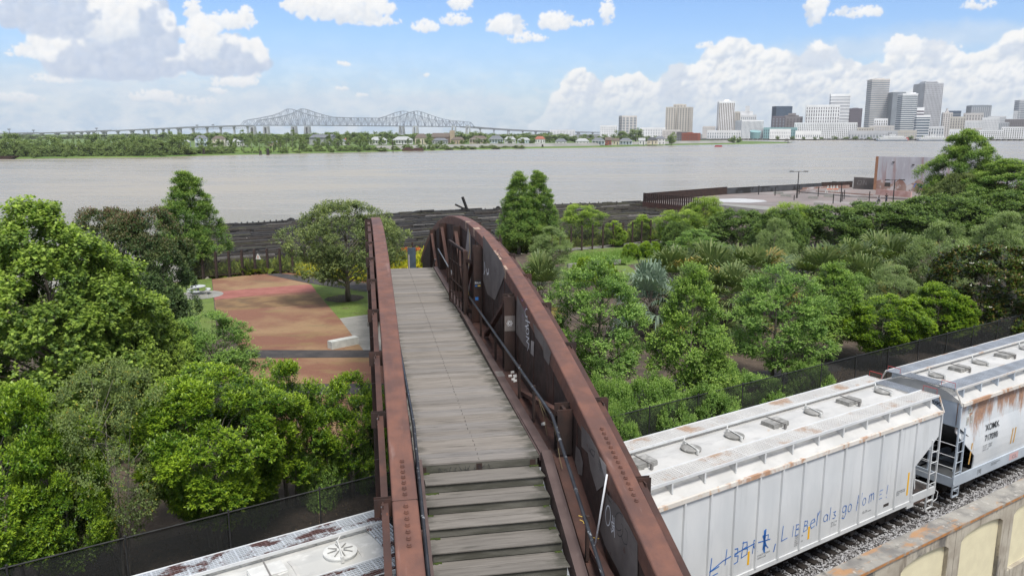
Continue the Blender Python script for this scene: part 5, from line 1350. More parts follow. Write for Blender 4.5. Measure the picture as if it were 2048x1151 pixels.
place('light', 1580, 412, 92, 105, 'light-topped tree in the middle of the dark band', rz=3)
place('crape', 1655, 417, 92, 170, 'dark crape myrtle behind the middle palmettos', 'dark crape myrtles in a band', rz=1)
place('crape', 1770, 409, 94, 190, 'dark crape myrtle below the long river wall', 'dark crape myrtles in a band', rz=2)
place('crape', 1895, 396, 96, 200, 'dark crape myrtle below the tallest bushy tree', 'dark crape myrtles in a band', rz=3)
place('crape', 2000, 384, 98, 200, 'dark crape myrtle at the right edge of the band', 'dark crape myrtles in a band', rz=4)
place('crape', 1565, 425, 80, 110, 'dark crape myrtle in front of the light-topped tree', 'dark crape myrtles in a band', rz=5)
place('pale', 1553, 440, 72, 80, 'grey-green tree between the two palmetto groups', rz=2)
place('crape', 1356, 446, 88, 62, 'small dark tree right of the riverside lawn', rz=2)
place('broad', 1938, 268, 112, 140, 'tallest bushy tree rising over the river wall')
place('broad', 2020, 325, 104, 180, 'second bushy tree at the right edge under the skyline', rz=1)
place('oak', 1925, 352, 108, 100, 'dark oak left of the tallest bushy tree', rz=4)
for i, (px, yt, D, w_) in enumerate(((1215, 770, 34, 110), (1300, 770, 35, 130), (1420, 790, 34, 120), (1520, 765, 37, 130), (1340, 820, 32.5, 110), (1225, 835, 31, 100), (1150, 700, 40, 110), (1620, 735, 39, 90), (1445, 735, 38, 100))):
    place('shrub.low', px, yt, D, w_, ['low shrub against the right arch above the first wagon', 'second low shrub from the bridge along the fence', 'low shrub under the pointed leafy tree', 'low shrub under the rounded leafy tree', 'lowest shrub beside the netting, right of the bridge', 'low shrub squeezed between arch and netting', 'low shrub behind the first leafy tree', 'low shrub under the thin leafy tree', 'low shrub between the second and third leafy trees'][i], 'undergrowth shrubs along the fence', rz=i)
for i, (px, yt, D, w_) in enumerate(((500, 930, 26.5, 90), (640, 890, 28, 100), (740, 870, 29, 70))):
    place('shrub.low', px, yt, D, w_, ['leftmost low bush under the loose evergreens', 'middle low bush under the loose evergreens', 'low bush touching the left side of the footbridge'][i], 'undergrowth bushes left of the bridge', rz=i * 2)
for i, (px, yt, D, w_, lb) in enumerate(((1168, 524, 71, 44, 'clipped round shrub by the low planter wall'), (1262, 492, 86, 34, 'left clipped shrub of two on the riverside lawn'), (1300, 488, 88, 50, 'right clipped shrub of two on the riverside lawn'), (1215, 530, 66, 40, 'clipped shrub in front of the riverside lawn'))):
    place('shrub.round', px, yt, D, w_, lb, 'clipped shrubs around the lawn', rz=i)
# white blossoms of the magnolia
mg = [o for o in bpy.data.objects if o.name.startswith('magnolia_tree') and o.type == 'EMPTY'][0]
M('blossom', (.8, .76, .66)); rq = random.Random(3)
for k in range(16):
    a, t_ = rq.uniform(-2.6, -.5), rq.uniform(.2, .95); R_ = 3.05 * sqrt(max(0, 1 - (1.6 * (t_ - .38)) ** 2)); mb = MB()
    a -= mg.rotation_euler[2]
    c = (R_ * cos(a), R_ * sin(a), .8 + 6.2 * t_)
    for j in range(6):
        b_ = j * pi / 3; mb.hexa([(c[0], c[1], c[2]), (c[0] + .02, c[1], c[2]), (c[0] + .02, c[1] + .02, c[2] + .01), (c[0], c[1] + .02, c[2] + .01)],
                                 [(c[0] + .12 * cos(b_) - .03, c[1] + .12 * sin(b_), c[2] + .06), (c[0] + .12 * cos(b_) + .03, c[1] + .12 * sin(b_), c[2] + .06), (c[0] + .12 * cos(b_) + .03, c[1] + .12 * sin(b_) + .03, c[2] + .09), (c[0] + .12 * cos(b_) - .03, c[1] + .12 * sin(b_) + .03, c[2] + .09)])
    mb.build('blossom', MATS['blossom'], mg)

# palms: fans of narrow drooping segments on arching stalks
LM_palm = leafmat('leaf_palmetto', (0.090, 0.144, 0.042), (0.245, 0.288, 0.100), .45, .2, (.36, .27, .07))
LM_silver = leafmat('leaf_silver', (.19, .27, .19), (.30, .38, .29), .45, .2)
def fan_palm(name, seed, nfan, trunk_h, seglen, mat, stalk=1.0, nseg=26, w_=.035, yellow=.12, droopy=.5):
    rs = np.random.RandomState(seed); V, T = [], []; mb = MB()
    for i in range(nfan):
        az = i * 2.399 + rs.uniform(-.3, .3); el_ = radians(80 - 105 * (i / nfan) + rs.uniform(-8, 8))
        d = np.array([cos(az) * cos(el_), sin(az) * cos(el_), sin(el_)]); p0 = np.array([0, 0, trunk_h])
        side = np.array([-sin(az), cos(az), 0]); up = np.cross(d, side) * -1
        if up[2] < 0: up = -up
        L_ = stalk * rs.uniform(.8, 1.15); hub = p0 + d * L_ + np.array([0, 0, -.18 * L_])
        mb.tube([p0, p0 + d * L_ * .55 + np.array([0, 0, -.03]), hub], [.022, .016, .012], 4, cap=False)
        yl = 1.0 if (i > nfan * .86 or rs.rand() < yellow * .4) else 0.0; br = rs.uniform(.85, 1.15)
        for s in range(nseg):
            a = radians(-105 + 210 * s / (nseg - 1)); sd = unit(d * cos(a) + side * sin(a) + up * (.22 * abs(sin(a)) + .05) + rs.normal(size=3) * .05)
            l = seglen * (1 - .28 * abs(a) / 2) * rs.uniform(.85, 1.1); b_ = unit(np.cross(sd, up)) * w_ * (.9)
            m1 = hub + sd * l * .45; m2 = hub + sd * l * .8 + np.array([0, 0, -.12 * droopy * l]); e = hub + sd * l + np.array([0, 0, -.42 * droopy * l])
            V.append([hub - b_ * .4, m1 - b_, m1 + b_, hub + b_ * .4]); V.append([m1 - b_, m2 - b_ * .7, m2 + b_ * .7, m1 + b_]); V.append([m2 - b_ * .7, e - b_ * .08, e + b_ * .08, m2 + b_ * .7])
            y_ = rs.uniform(0, .8); T += [[y_, yl * .8, br]] * 3
    rt = root(name, (0, 0, 0)); me = mesh_faces(name + '_fronds', [(np.array(V), np.array(T))], mat)
    o = bpy.data.objects.new('crown', me); COL.objects.link(o); o.parent = rt
    mb.lathe((0, 0, -.1), [(.24, 0), (.20, .4), (.19, trunk_h * .7), (.23, trunk_h * .9), (.14, trunk_h + .15)], 10)
    for k in range(40):
        a = k * 2.4; z = trunk_h * (.35 + .6 * k / 40); mb.beam((.17 * cos(a), .17 * sin(a), z), (.32 * cos(a), .32 * sin(a), z + .22), .05, .02)
    mb.build('trunk', MATS['bark_grey'], rt, fix=False)
    rt['W0'] = 2 * (stalk * .8 + seglen * .85); rt['H0'] = trunk_h + stalk * .8 + seglen * .75
    return rt
PROTO['palmetto.a'] = fan_palm('palmetto_palm', 1, 28, 2.2, 1.15, LM_palm, 1.25, droopy=.8, w_=.045)
PROTO['palmetto.b'] = fan_palm('palmetto_palm', 2, 26, 1.6, 1.2, LM_palm, 1.35, nseg=28, droopy=.65, w_=.045)
PROTO['silver_palm'] = fan_palm('silver_palm', 3, 22, 1.2, 1.1, LM_silver, 1.0, nseg=30, w_=.05, yellow=0, droopy=.8)
for k, (px, yt, D, w_, lb) in enumerate((
    (1080, 498, 56, 150, 'palmetto right beside the footbridge arch'), (1350, 484, 56, 190, 'leftmost palmetto of the middle group'), (1428, 474, 57, 220, 'tall palmetto in the centre of the middle group'),
    (1503, 480, 58, 200, 'palmetto at the right side of the middle group'), (1400, 515, 50, 180, 'low drooping palmetto behind the pointed leafy tree'), (1466, 520, 50, 180, 'low palmetto with yellowed fronds between two leafy trees'),
    (1645, 482, 60, 200, 'leftmost palmetto of the right-hand group'), (1708, 472, 62, 210, 'second palmetto of the right-hand group'), (1775, 460, 66, 210, 'palmetto under the pale trees at the right'), (1822, 462, 68, 170, 'last palmetto of the right-hand group'),
    (1735, 500, 57, 170, 'low palmetto in front of the right-hand group'))):
    place('palmetto.a' if k % 2 else 'palmetto.b', px, yt, D, w_, lb, 'palmettos in the park', rz=k * .8)
place('silver_palm', 1303, 512, 52, 150, 'silvery blue-green fan palm between two leafy trees')

# flower bed and ground cover, too many stems to count
def tufts(name, pts, n, h, mat, label, cat, seed=1, w_=.05, tint_=(.5, 0, 1), spread=.5, z0=0.0):
    """narrow upright leaves scattered in a polygon of ground points"""
    rs = np.random.RandomState(seed); P2 = np.array([(p[0], p[1]) for p in pts]); lo, hi = P2.min(0), P2.max(0); out = []
    while len(out) < n:
        q = rs.uniform(lo, hi, (n, 2)); ins = np.zeros(n, bool); j = len(P2) - 1
        for i in range(len(P2)):
            c = ((P2[i, 1] > q[:, 1]) != (P2[j, 1] > q[:, 1])) & (q[:, 0] < (P2[j, 0] - P2[i, 0]) * (q[:, 1] - P2[i, 1]) / (P2[j, 1] - P2[i, 1] + 1e-9) + P2[i, 0]); ins ^= c; j = i
        out += list(q[ins])
    q = np.array(out[:n]); p = np.concatenate([q, np.full((n, 1), z0)], 1)
    A_ = unit(rs.normal(size=(n, 3)) * spread + np.array([0, 0, 1.0])); N_ = rdir(rs, n)
    clump = np.sin(q[:, 0] * 1.3) * np.cos(q[:, 1] * 1.1) * .3 + 1
    V = leaf_arrays(p, A_, N_, h * rs.uniform(.5, 1.2, n) * clump, 'oval', .2) if w_ > .04 else leaf_arrays(p, A_, N_, h * rs.uniform(.5, 1.2, n) * clump, 'needle', .25)
    T = np.stack([rs.uniform(0, 1, n), np.full(n, tint_[1]) * rs.uniform(0, 1, n), rs.uniform(.8, 1.2, n)], 1)
    o = bpy.data.objects.new(name, mesh_faces(name, [(V, T)], mat)); COL.objects.link(o)
    return tag(o, label, cat, kind='stuff')
LM_lime = leafmat('leaf_lime', (0.341, 0.405, 0.036), (0.805, 0.674, 0.086), .5, .4, (.6, .10, .03))
g0 = lambda L_: [at(x, y, 0) for x, y in L_]
tufts('lime_flower_bed', g0([(600, 548), (640, 553), (740, 563), (745, 548), (700, 540), (600, 542)]), 6500, .8, LM_lime, 'lime green leafy bed beneath the oak by the plaza', 'flower bed', 1, spread=.7)
tufts('lime_flower_bed_far', g0([(772, 545), (880, 530), (880, 516), (772, 522)]), 5200, 1.2, LM_lime, 'lime and orange canna bed beyond the far end of the footbridge', 'flower bed', 2, spread=.6)
tufts('orange_blooms', g0([(785, 532), (840, 525), (840, 520), (785, 524)]), 260, .34, leafmat('bloom', (.62, .10, .03), (.65, .2, .03), .5, .2), 'orange-red flower spikes over the lime bed', 'flowers', 3, spread=.35, z0=1.25)
tufts('riverside_reeds', g0([(1140, 515), (1240, 505), (1330, 492), (1330, 500), (1250, 528), (1140, 530)]), 9000, .6, LM_airy, 'long green grass before the riverside lawn', 'grass', 4, w_=.03, spread=.5)
LM_weed = leafmat('leaf_weed', (0.108, 0.163, 0.024), (0.294, 0.337, 0.060), .6, .3)
shore_weeds = [(380, 556), (600, 543), (740, 534), (860, 522), (1000, 508), (1100, 499), (1330, 480), (1440, 436), (1436, 425), (1330, 470), (1100, 490), (860, 510), (600, 532), (380, 545)]
tufts('bank_weeds', g0(shore_weeds), 16000, 1.1, LM_weed, 'weeds and brush growing on the bank behind the steel-post fence', 'weeds', 5, spread=.8)
tufts('lawn_grass', g0([(617, 566), (745, 582), (745, 628), (679, 637)]), 16000, .10, LM_weed, 'short worn grass around the oak', 'grass', 6, w_=.03, spread=.8)
tufts('lawn_grass_left', g0([(300, 600), (350, 567), (423, 557), (427, 598), (433, 650), (300, 690)]), 22000, .10, LM_weed, 'short grass around the picnic tables', 'grass', 7, w_=.03, spread=.8)
tufts('leaf_litter', [tw(s, y) for s, y in ((-10, 23.8), (85, 23.8), (85, 28), (-10, 28))], 26000, .10, leafmat('litter', (.14, .10, .06), (.26, .20, .13), .8, .1), 'dry leaves and mulch chips under the trees behind the fence', 'leaf litter', 8, spread=4.0)
# ------------------------------------------------------------------ picnic tables, stone bench, park furniture
def picnic(px, py, label, mat, rz):
    p = at(px, py, 0); t = root('picnic_table', p, rz, label, 'picnic table')
    mb = MB(); mb.lathe((0, 0, .70), [(.60, 0), (.62, .02), (.62, .06), (.59, .07)], 28); mb.build('table_top', MATS[mat], t)
    mb = MB(); mb.lathe((0, 0, 0), [(.30, 0), (.28, .04), (.09, .08), (.08, .62), (.25, .70)], 14); mb.build('pedestal', MATS['concrete_flag'], t)
    for k in range(3):
        a0 = k * 120; pts = [(1.02 * cos(radians(a0 + d)), 1.02 * sin(radians(a0 + d))) for d in range(-38, 39, 8)] + [(.72 * cos(radians(a0 + d)), .72 * sin(radians(a0 + d))) for d in range(38, -39, -8)]
        mb = MB(); mb.prism(pts, .40, .46, 'z'); mb.beam((.05 * cos(radians(a0)), .05 * sin(radians(a0)), .2), (.86 * cos(radians(a0)), .86 * sin(radians(a0)), .40), .07, .06); mb.build('bench', MATS[mat], t)
    return t
M('table_pale', (.52, .54, .54), (.42, .44, .44), 3, .6); M('table_dark', (.11, .13, .16), (.16, .18, .2), 3, .6)
picnic(397, 589, 'round pale picnic table on a concrete disc by the lawn', 'table_pale', .4); picnic(297, 642, 'round dark picnic table half hidden behind the sweetgum', 'table_dark', 1.0)
c = at(400, 590, 0); sheet('concrete_disc', [(c[0] + 1.9 * cos(a / 24 * 2 * pi), c[1] + 1.9 * sin(a / 24 * 2 * pi)) for a in range(24)], .03, MATS['concrete_flag'])
c = at(310, 645, 0); sheet('concrete_disc_near', [(c[0] + 1.9 * cos(a / 24 * 2 * pi), c[1] + 1.9 * sin(a / 24 * 2 * pi)) for a in range(24)], .03, MATS['concrete_flag'])
a = Vector(at(664, 699, 0)); b_ = Vector(at(718, 688, 0)); d = (b_ - a); n_ = Vector((-d.y, d.x, 0)).normalized() * .55
mb = MB()
for f0, f1 in ((0, .545), (.55, 1)):
    p, q = a + d * f0, a + d * f1
    mb.hexa([p, q, q + n_, p + n_], [Vector((*v.xy, .50)) for v in (p, q, q + n_, p + n_)])
tag(mb.build('stone_bench', MATS['white_stone']), 'long white stone block bench at the corner of the brick plaza', 'bench')
c = at(690, 597, 0); sheet('mulch_ring', [(c[0] + 1.6 * cos(k / 18 * 2 * pi) * RNG.uniform(.9, 1.1), c[1] + 1.6 * sin(k / 18 * 2 * pi) * RNG.uniform(.9, 1.1)) for k in range(18)], .034, MATS['mulch'])
# low planter wall and a boulder
mb = MB(); a = Vector(at(1135, 536, 0)); b_ = Vector(at(1240, 527, 0)); mb.beam(a + Vector((0, 0, .22)), b_ + Vector((0, 0, .22)), .35, .45)
tag(mb.build('planter_wall', MATS['concrete_flag']), 'low grey planter wall in front of the riverside lawn', 'wall')

# steel-post fences along the water
def post_fence(px_pts, n, h, label, mesh=True, name='steel_post_fence', postw=.17):
    P_ = [Vector(at(x, y, 0)) for x, y in px_pts]; ds = [0]
    for i in range(len(P_) - 1): ds.append(ds[-1] + (P_[i + 1] - P_[i]).length)
    rt = root(name, tuple(P_[0]), 0, label, 'fence'); o0 = P_[0]
    def pt(s):
        for i in range(len(P_) - 1):
            if s <= ds[i + 1] + 1e-6: return P_[i].lerp(P_[i + 1], (s - ds[i]) / (ds[i + 1] - ds[i])) - o0
        return P_[-1] - o0
    for k in range(n):
        p = pt(ds[-1] * k / (n - 1)); mb = MB(); mb.box(p.x - postw / 2, p.x + postw / 2, p.y - postw, p.y + postw, 0, h); mb.build('post', MATS['post_rust'], rt)
        if k < n - 1 and mesh:
            q = pt(ds[-1] * (k + 1) / (n - 1)); mb = MB(); mb.beam((p.x, p.y, h * .5), (q.x, q.y, h * .5), .012, h * .86); mb.build('netting', WIRE, rt)
            mb = MB(); mb.beam((p.x, p.y, h * .1), (q.x, q.y, h * .1), .05, .06); mb.build('bottom_rail', MATS['pale_paint'] if px_pts[0][0] > 700 else MATS['rust_dark'], rt)
    return rt
M('post_rust', (.055, .034, .028), (.035, .024, .02), 3, .85)
WIRE = screen_mat('wire_netting', (.05, .045, .04), .16)
post_fence([(380, 560), (430, 556), (530, 547), (600, 546), (660, 543), (735, 540)], 15, 2.5, 'dark steel-post fence between the brick plaza and the burnt wharf')
post_fence([(790, 535), (860, 527), (1000, 514)], 7, 2.5, 'dark steel-post fence beyond the far end of the footbridge')
post_fence([(1120, 505), (1180, 499), (1240, 493), (1318, 484)], 11, 2.9, 'tall rusty steel posts beside the riverside path')
# warning sign on the fence
p = at(519, 548, 0); sg = root('warning_sign', (p[0], p[1] - .12, 1.75), 0, 'white triangular warning sign on the fence by the plaza', 'sign')
mb = MB(); mb.prism([(-.30, -.26), (.30, -.26), (.0, .32)], -.02, .0, 'y'); mb.build('panel', MATS['white_stone'], sg)
mb = MB(); mb.box(-.035, .035, -.03, -.021, -.10, .12); mb.box(-.035, .035, -.03, -.021, -.20, -.14); mb.build('warning_mark', M('brick_red', (.45, .12, .07)), sg)
# slab sign at the far portal of the footbridge
p = bw(3.3, 58.5, 0); sg = root('portal_sign', p, BR, 'tall slate-blue panel standing at the far end of the footbridge', 'sign')
mb = MB(); mb.box(-.30, .30, -.06, .06, 0, 5.3); mb.build('panel', M('slate_blue', (.07, .10, .13), (.05, .07, .09), 3, .6), sg)
mb = MB(); mb.box(-.26, -.16, -.07, -.061, 3.2, 4.8); mb.build('label_strip', MATS['pale_paint'], sg)

# ------------------------------------------------------------------ burnt wharf: charred planks on stubs in the river
M('char', (.022, .021, .021), (.040, .038, .036), 2, .85, .02, 10, layers=[((.085, .078, .07), 1.2, .58, .7, (1, 1, 1), .8)])
M('char_pale', (.20, .185, .165), (.12, .11, .10), 2, .9); M('char_brown', (.055, .046, .038), (.035, .030, .026), 2, .9, .02, 10, layers=[((.13, .11, .09), 1.5, .6, .72, (1, 1, 1), .8)])
M('char_green', (.065, .062, .035), (.045, .040, .03), .5, .9, .02, 10, layers=[((.12, .12, .06), .6, .56, .7, (1, 1, 1), .8)])
ZP = -1.3
wharf_px = [(400, 456), (420, 452), (520, 445), (620, 438), (735, 432), (850, 424), (1000, 418), (1130, 408), (1287, 404), (1436, 418), (1445, 434), (1330, 462), (1230, 472), (1100, 480), (1000, 486), (860, 494), (740, 505), (600, 514), (430, 519), (395, 521)]
poly = [at(x, y, ZP)[:2] for x, y in wharf_px]
def inside(x, y, P_):
    r_ = False; j = len(P_) - 1
    for i in range(len(P_)):
        if (P_[i][1] > y) != (P_[j][1] > y) and x < (P_[j][0] - P_[i][0]) * (y - P_[i][1]) / (P_[j][1] - P_[i][1]) + P_[i][0]: r_ = not r_
        j = i
    return r_
wr = root('burnt_wharf', (*at(700, 470, ZP)[:2], ZP), 0, 'low charred timber wharf along the river behind the park', 'wharf')
WO = wr.location
mb = MB(); mb.prism([(x - WO.x, y - WO.y) for x, y in poly], -.8, -.16, 'z'); mb.build('wharf_slab', MATS['char'], wr)
rq = random.Random(21); th = radians(30); du = Vector((cos(th), sin(th))); dv = Vector((-sin(th), cos(th)))
mb = MB(); c0 = Vector(poly[0])
for r_ in range(-75, 100):
    s_ = -40 + rq.uniform(0, 4); base = c0 + dv * (r_ * .62)
    while s_ < 160:
        l = rq.uniform(2.0, 9.0); m_ = base + du * (s_ + l / 2)
        if inside(m_.x, m_.y, poly) and rq.random() < .90:
            z = rq.uniform(-.16, .12); h = rq.uniform(.08, .32); w_ = rq.uniform(.28, .50); j = rq.uniform(-.012, .012)
            a = base + du * (s_ + .1) - Vector(WO.xy); b_ = base + du * (s_ + l - .1) + dv * j * l - Vector(WO.xy)
            mb.mat(3 if rq.random() < .05 else rq.choice([0, 0, 0, 1, 1, 2]) if m_.x < 5 else rq.choice([0, 1, 2, 2])); mb.beam((a.x, a.y, z + h / 2), (b_.x, b_.y, z + h / 2 + rq.uniform(-.07, .07)), w_, h)
        s_ += l + (rq.uniform(.2, 2.5) if rq.random() < .25 else .05)
mb.build('charred_planking', [MATS['char'], MATS['char_brown'], MATS['char_green'], MATS['char_pale']], wr, fix=False)
mb = MB()
for k in range(70):
    f = k / 69 * 8; i = min(7, int(f)); p = Vector(poly[i + 0]).lerp(Vector(poly[i + 1]), f - i) - Vector(WO.xy)
    mb.mat(0); mb.lathe((p.x, p.y, WZ - ZP - .5), [(.22, 0), (.2, rq.uniform(1.6, 2.3)), (.10, 2.5)], 7)
mb.build('pile_stubs', MATS['char'], wr)
def debris(pts, w_, label):
    P_ = [Vector(p) for p in pts]; mb = MB()
    for i in range(len(P_) - 1): mb.beam(P_[i] - P_[0], P_[i + 1] - P_[0], w_, w_ * .8)
    mb.add([tuple(Vector((0, 0, 0)) + Vector(v)) for v in ((-.4, -.1, -.1), (.4, -.1, -.1), (.3, .2, -.1), (0, 0, .3))], [(0, 1, 2), (0, 1, 3), (1, 2, 3), (2, 0, 3)])
    tag(mb.build('charred_beam', MATS['char'], loc=P_[0]), label, 'charred beam', 'charred beams sticking up from the wharf')
def upx(px, py, D):
    r = ray(px, py); return (r[0] / r[1] * D, D, CAMH + r[2] / r[1] * D)
debris([upx(936, 424, 150), upx(925, 394, 149)], .42, 'steepest charred beam, leaning left above the right arch')
debris([upx(936, 421, 150), upx(911, 409, 148)], .36, 'short charred beam crossing the foot of the steepest one')
debris([upx(913, 424, 150), upx(928, 416, 150), upx(955, 424, 150)], .40, 'low charred beam at the foot of the leaning ones')
debris([upx(795, 434, 145), upx(835, 423, 147), upx(868, 421, 148)], .45, 'long flat charred beam lying over the wharf edge')
debris([upx(820, 430, 146), upx(843, 421, 147)], .32, 'thin charred beam lying under the long flat one')
debris([upx(614, 440, 140), upx(611, 430, 140)], .4, 'charred stump at the wharf edge left of the spreading oak')
debris([upx(573, 443, 138), upx(582, 437, 138), upx(590, 443, 138)], .5, 'charred hump at the wharf edge, farthest left')
debris([upx(990, 420, 150), upx(996, 413, 150), upx(1003, 420, 150)], .5, 'charred lump at the wharf edge beside the twin-topped cypress')

# ------------------------------------------------------------------ concrete wharf on the right
M('wharf_concrete', (.245, .205, .19), (.185, .16, .15), .12, .9, .004, 4, layers=[((.30, .28, .27), .08, .52, .66, (1, 1, 1), .8), ((.34, .20, .15), .15, .58, .7, (1, 1, 1), .6)])
M('sheet_pile', (.050, .028, .022), (.032, .02, .017), 1.2, .85, 0)
M('grey_panel', (.075, .078, .085), (.05, .052, .058), .3, .8, 0, layers=[((.02, .02, .02), .25, .5, .56, (1, 1, 1), .9)])
M('old_wall', (.42, .42, .45), (.33, .32, .35), .35, .9, .01, 3, st=(1, 1, .3), layers=[((.25, .15, .14), .5, .50, .66, (1.8, 1.8, .18), .7), ((.52, .52, .54), 1.0, .58, .72, (1.5, 1.5, .3), .6)])
M('old_brick', (.22, .125, .10), (.30, .21, .18), .5, .9, .01, 3, layers=[((.5, .47, .47), .45, .52, .6, (1, 1, 1), .8)])
M('orange_brick', (.30, .155, .09), (.24, .12, .075), 1, .9)
slab = [at(x, y, 0)[:2] for x, y in ((1287, 403), (1437, 418.5), (1500, 424), (1560, 431), (1700, 431), (2000, 427))] + [(200, 150), (230, 205)] + [at(x, y, 0)[:2] for x, y in ((1900, 376), (1752, 381), (1706, 378), (1704, 374), (1640, 377), (1453, 388))]
mb = MB(); mb.prism(slab, -1.6, -.02, 'z'); tag(mb.build('wharf_apron', MATS['wharf_concrete'], fix=True), kind='structure')
psheet('pale_sand', [(1438, 398), (1480, 396.5), (1528, 400), (1535, 403), (1500, 405.5), (1438, 404)], .02, M('sand', (.52, .52, .52), (.42, .42, .42), .5))
mb = MB(); a = [Vector(at(x, y, 0)) for x, y in ((1437, 406), (1545, 413), (1545, 427), (1437, 419))]
mb.add([a[0], a[1], a[2] + Vector((0, 0, .5)), a[3] + Vector((0, 0, .9)), a[3], a[2]], [(0, 1, 2, 3), (3, 2, 5, 4), (0, 3, 4), (1, 5, 2)])
tag(mb.build('skate_ramp', MATS['concrete_flag']), 'low pale concrete ramp behind the slatted rusty fence', 'ramp')
def pile_wall(px0, px1, h, label, mat, slats, base=-.0):
    a, b_ = Vector(at(*px0, 0)), Vector(at(*px1, 0)); d = b_ - a; l = d.length; d.normalize()
    rt = root('rusty_screen_wall', tuple(a), atan2(d.y, d.x), label, 'screen wall')
    mb = MB(); mb.box(0, l, -.25, .0, -1.9 if base < 0 else -.3, -.02 if base < 0 else 0.02); mb.build('base_beam', MATS['rust_mid' if base < 0 else 'sheet_pile'], rt)
    if slats:
        mb = MB(); n_ = int(l / .55)
        for k in range(n_): mb.box(k * .55, k * .55 + .33, -.14, -.04, -.02, h)
        mb.build('slat_panel', MATS[mat], rt)
        mb = MB(); mb.box(0, l, -.03, .03, h - .12, h); mb.box(0, l, -.03, .03, h * .4, h * .45); mb.build('rail', MATS[mat], rt)
    else:
        mb = MB(); mb.box(0, l, -.12, 0, 0.02, h); mb.build('panel', MATS[mat], rt)
        mb = MB(); mb.box(0, l, -.16, .04, h, h + .12); mb.build('top_rail', MATS[mat], rt)
    return rt
pile_wall((1287, 403), (1437, 418.5), 1.75, 'slatted rusty steel fence down the near left side of the concrete wharf', 'sheet_pile', True, -1)
pile_wall((1289, 402.5), (1453, 388), 1.5, 'dark rusty screen along the river edge at the left corner of the concrete wharf', 'sheet_pile', False)
pile_wall((1453, 388), (1642, 377), 1.25, 'grey screen with black stripes along the river edge of the concrete wharf', 'grey_panel', False)
pile_wall((1642, 377), (1704, 374), 1.4, 'darkest short screen at the right end of the river edge', 'sheet_pile', False)
def slabwall(px0, px1, h, th, label, mat, name='wall_ruin'):
    a, b_ = Vector(at(*px0, 0)), Vector(at(*px1, 0)); d = b_ - a; l = d.length
    rt = root(name, tuple(a), atan2(d.y, d.x), label, 'wall'); mb = MB(); mb.box(0, l, -th / 2, th / 2, -.1, h); mb.build('wall_face', MATS[mat], rt); return rt, l
M('low_wall', (.15, .13, .12), (.11, .098, .09), .5, .9)
slabwall((1707, 378), (1752, 381), 2.9, .4, 'low brown-grey wall with chalky graffiti left of the long river wall', 'low_wall')
rt, l = slabwall((1752, 382), (2080, 395), 8.0, .6, 'long tall whitewashed ruin wall with crumbling red brick base', 'old_wall')
mb = MB(); mb.box(-.6, -.001, -.35, .35, -.1, 8.0); mb.build('brick_end', MATS['orange_brick'], rt)
pr_ = [(0, -.05)] + [(l * k / 40, 2.2 + 1.3 * sin(k * 1.3) * .4 + RNG.uniform(-.4, .5)) for k in range(41)] + [(l, -.05)]
mb = MB(); mb.prism(pr_, -.33, -.302, 'y'); mb.build('exposed_brick', MATS['old_brick'], rt)
mb = MB()
for k in range(5): mb.box(3 + k * 4.2, 3.5 + k * 4.2, -.5, -.3, 6.7 - (k % 2) * .5, 6.9 - (k % 2) * .5)
mb.build('wall_bracket', MATS['iron_dark'], rt)
mb = MB(); mb.box(1.8, 3.0, -.36, -.33, 1.2, 2.1); mb.build('opening', MATS['iron_dark'], rt)
ribbon([[(8, 1.2), (8.2, 2.0), (9, 1.9), (9.1, 1.2)], [(9.5, 1.3), (10.2, 1.9)]], .15, lambda a_, z: (a_, -.345, z), MATS['blue_ink'], 'graffiti', rt)
wl = [o for o in bpy.data.objects if o.name == 'wall_ruin'][0]
ribbon([[(1, 1.2), (1.3, 2.2), (2.1, 2.1), (2.0, 1.2), (1, 1.3)], [(2.6, 1.2), (2.7, 2.3), (3.4, 1.2), (3.5, 2.2)]], .08, lambda a_, z: (a_, -.21, z), MATS['pale_paint'], 'graffiti', wl)
# raised platform with a stone edge, pink barrier wall
mb = MB(); a = [at(x, y, 0)[:2] for x, y in ((1596, 382), (1660, 378), (1752, 382.5), (1900, 390), (1900, 404), (1700, 394), (1600, 385))]
mb.prism(a, 0, .32, 'z'); tag(mb.build('raised_platform', MATS['wharf_concrete']), kind='structure')
M('pink_wall', (.42, .24, .21), (.5, .33, .3), 1.0, .85)
def kerbstone(px0, px1, h, th, label, mat='concrete_flag', name='parking_kerb', cat='kerb', grp=None):
    a, b_ = Vector(at(*px0, 0)), Vector(at(*px1, 0)); d = b_ - a; l = d.length
    mb = MB(); mb.prism([(-th / 2, 0), (th / 2, 0), (th / 2 * .6, h), (-th / 2 * .6, h)], 0, l, 'x'); tag(mb.build(name, MATS[mat], loc=a, rz=atan2(d.y, d.x)), label, cat, grp)
kerbstone((1752, 392), (1822, 398), 1.5, .5, 'pink barrier wall with white scrawls near the two people', 'pink_wall', 'barrier_wall', 'wall')
kerbstone((1600, 384), (1745, 394), .55, .3, 'long rough brick kerb across the concrete wharf', 'old_brick', 'brick_kerb')
kerbstone((1604, 381), (1698, 375.5), .7, .3, 'red brick parapet near the river side of the concrete wharf', 'old_brick', 'brick_kerb')
for (x0, y0, x1, lb) in ((1548, 387, 1566, 'kerb block nearest the river screen, left of the others'), (1562, 392, 1582, 'kerb block below the one nearest the river'), (1617, 396, 1635, 'kerb block in the middle of the wharf apron'), (1648, 393, 1668, 'kerb block closest to the long brick kerb'), (1628, 409, 1646, 'kerb block standing lowest, near the trees'), (1715, 399, 1735, 'pale kerb block left of the two people')):
    kerbstone((x0, y0), (x1, y0 + 1), .45, .6, lb, 'concrete_flag', 'kerb_block')
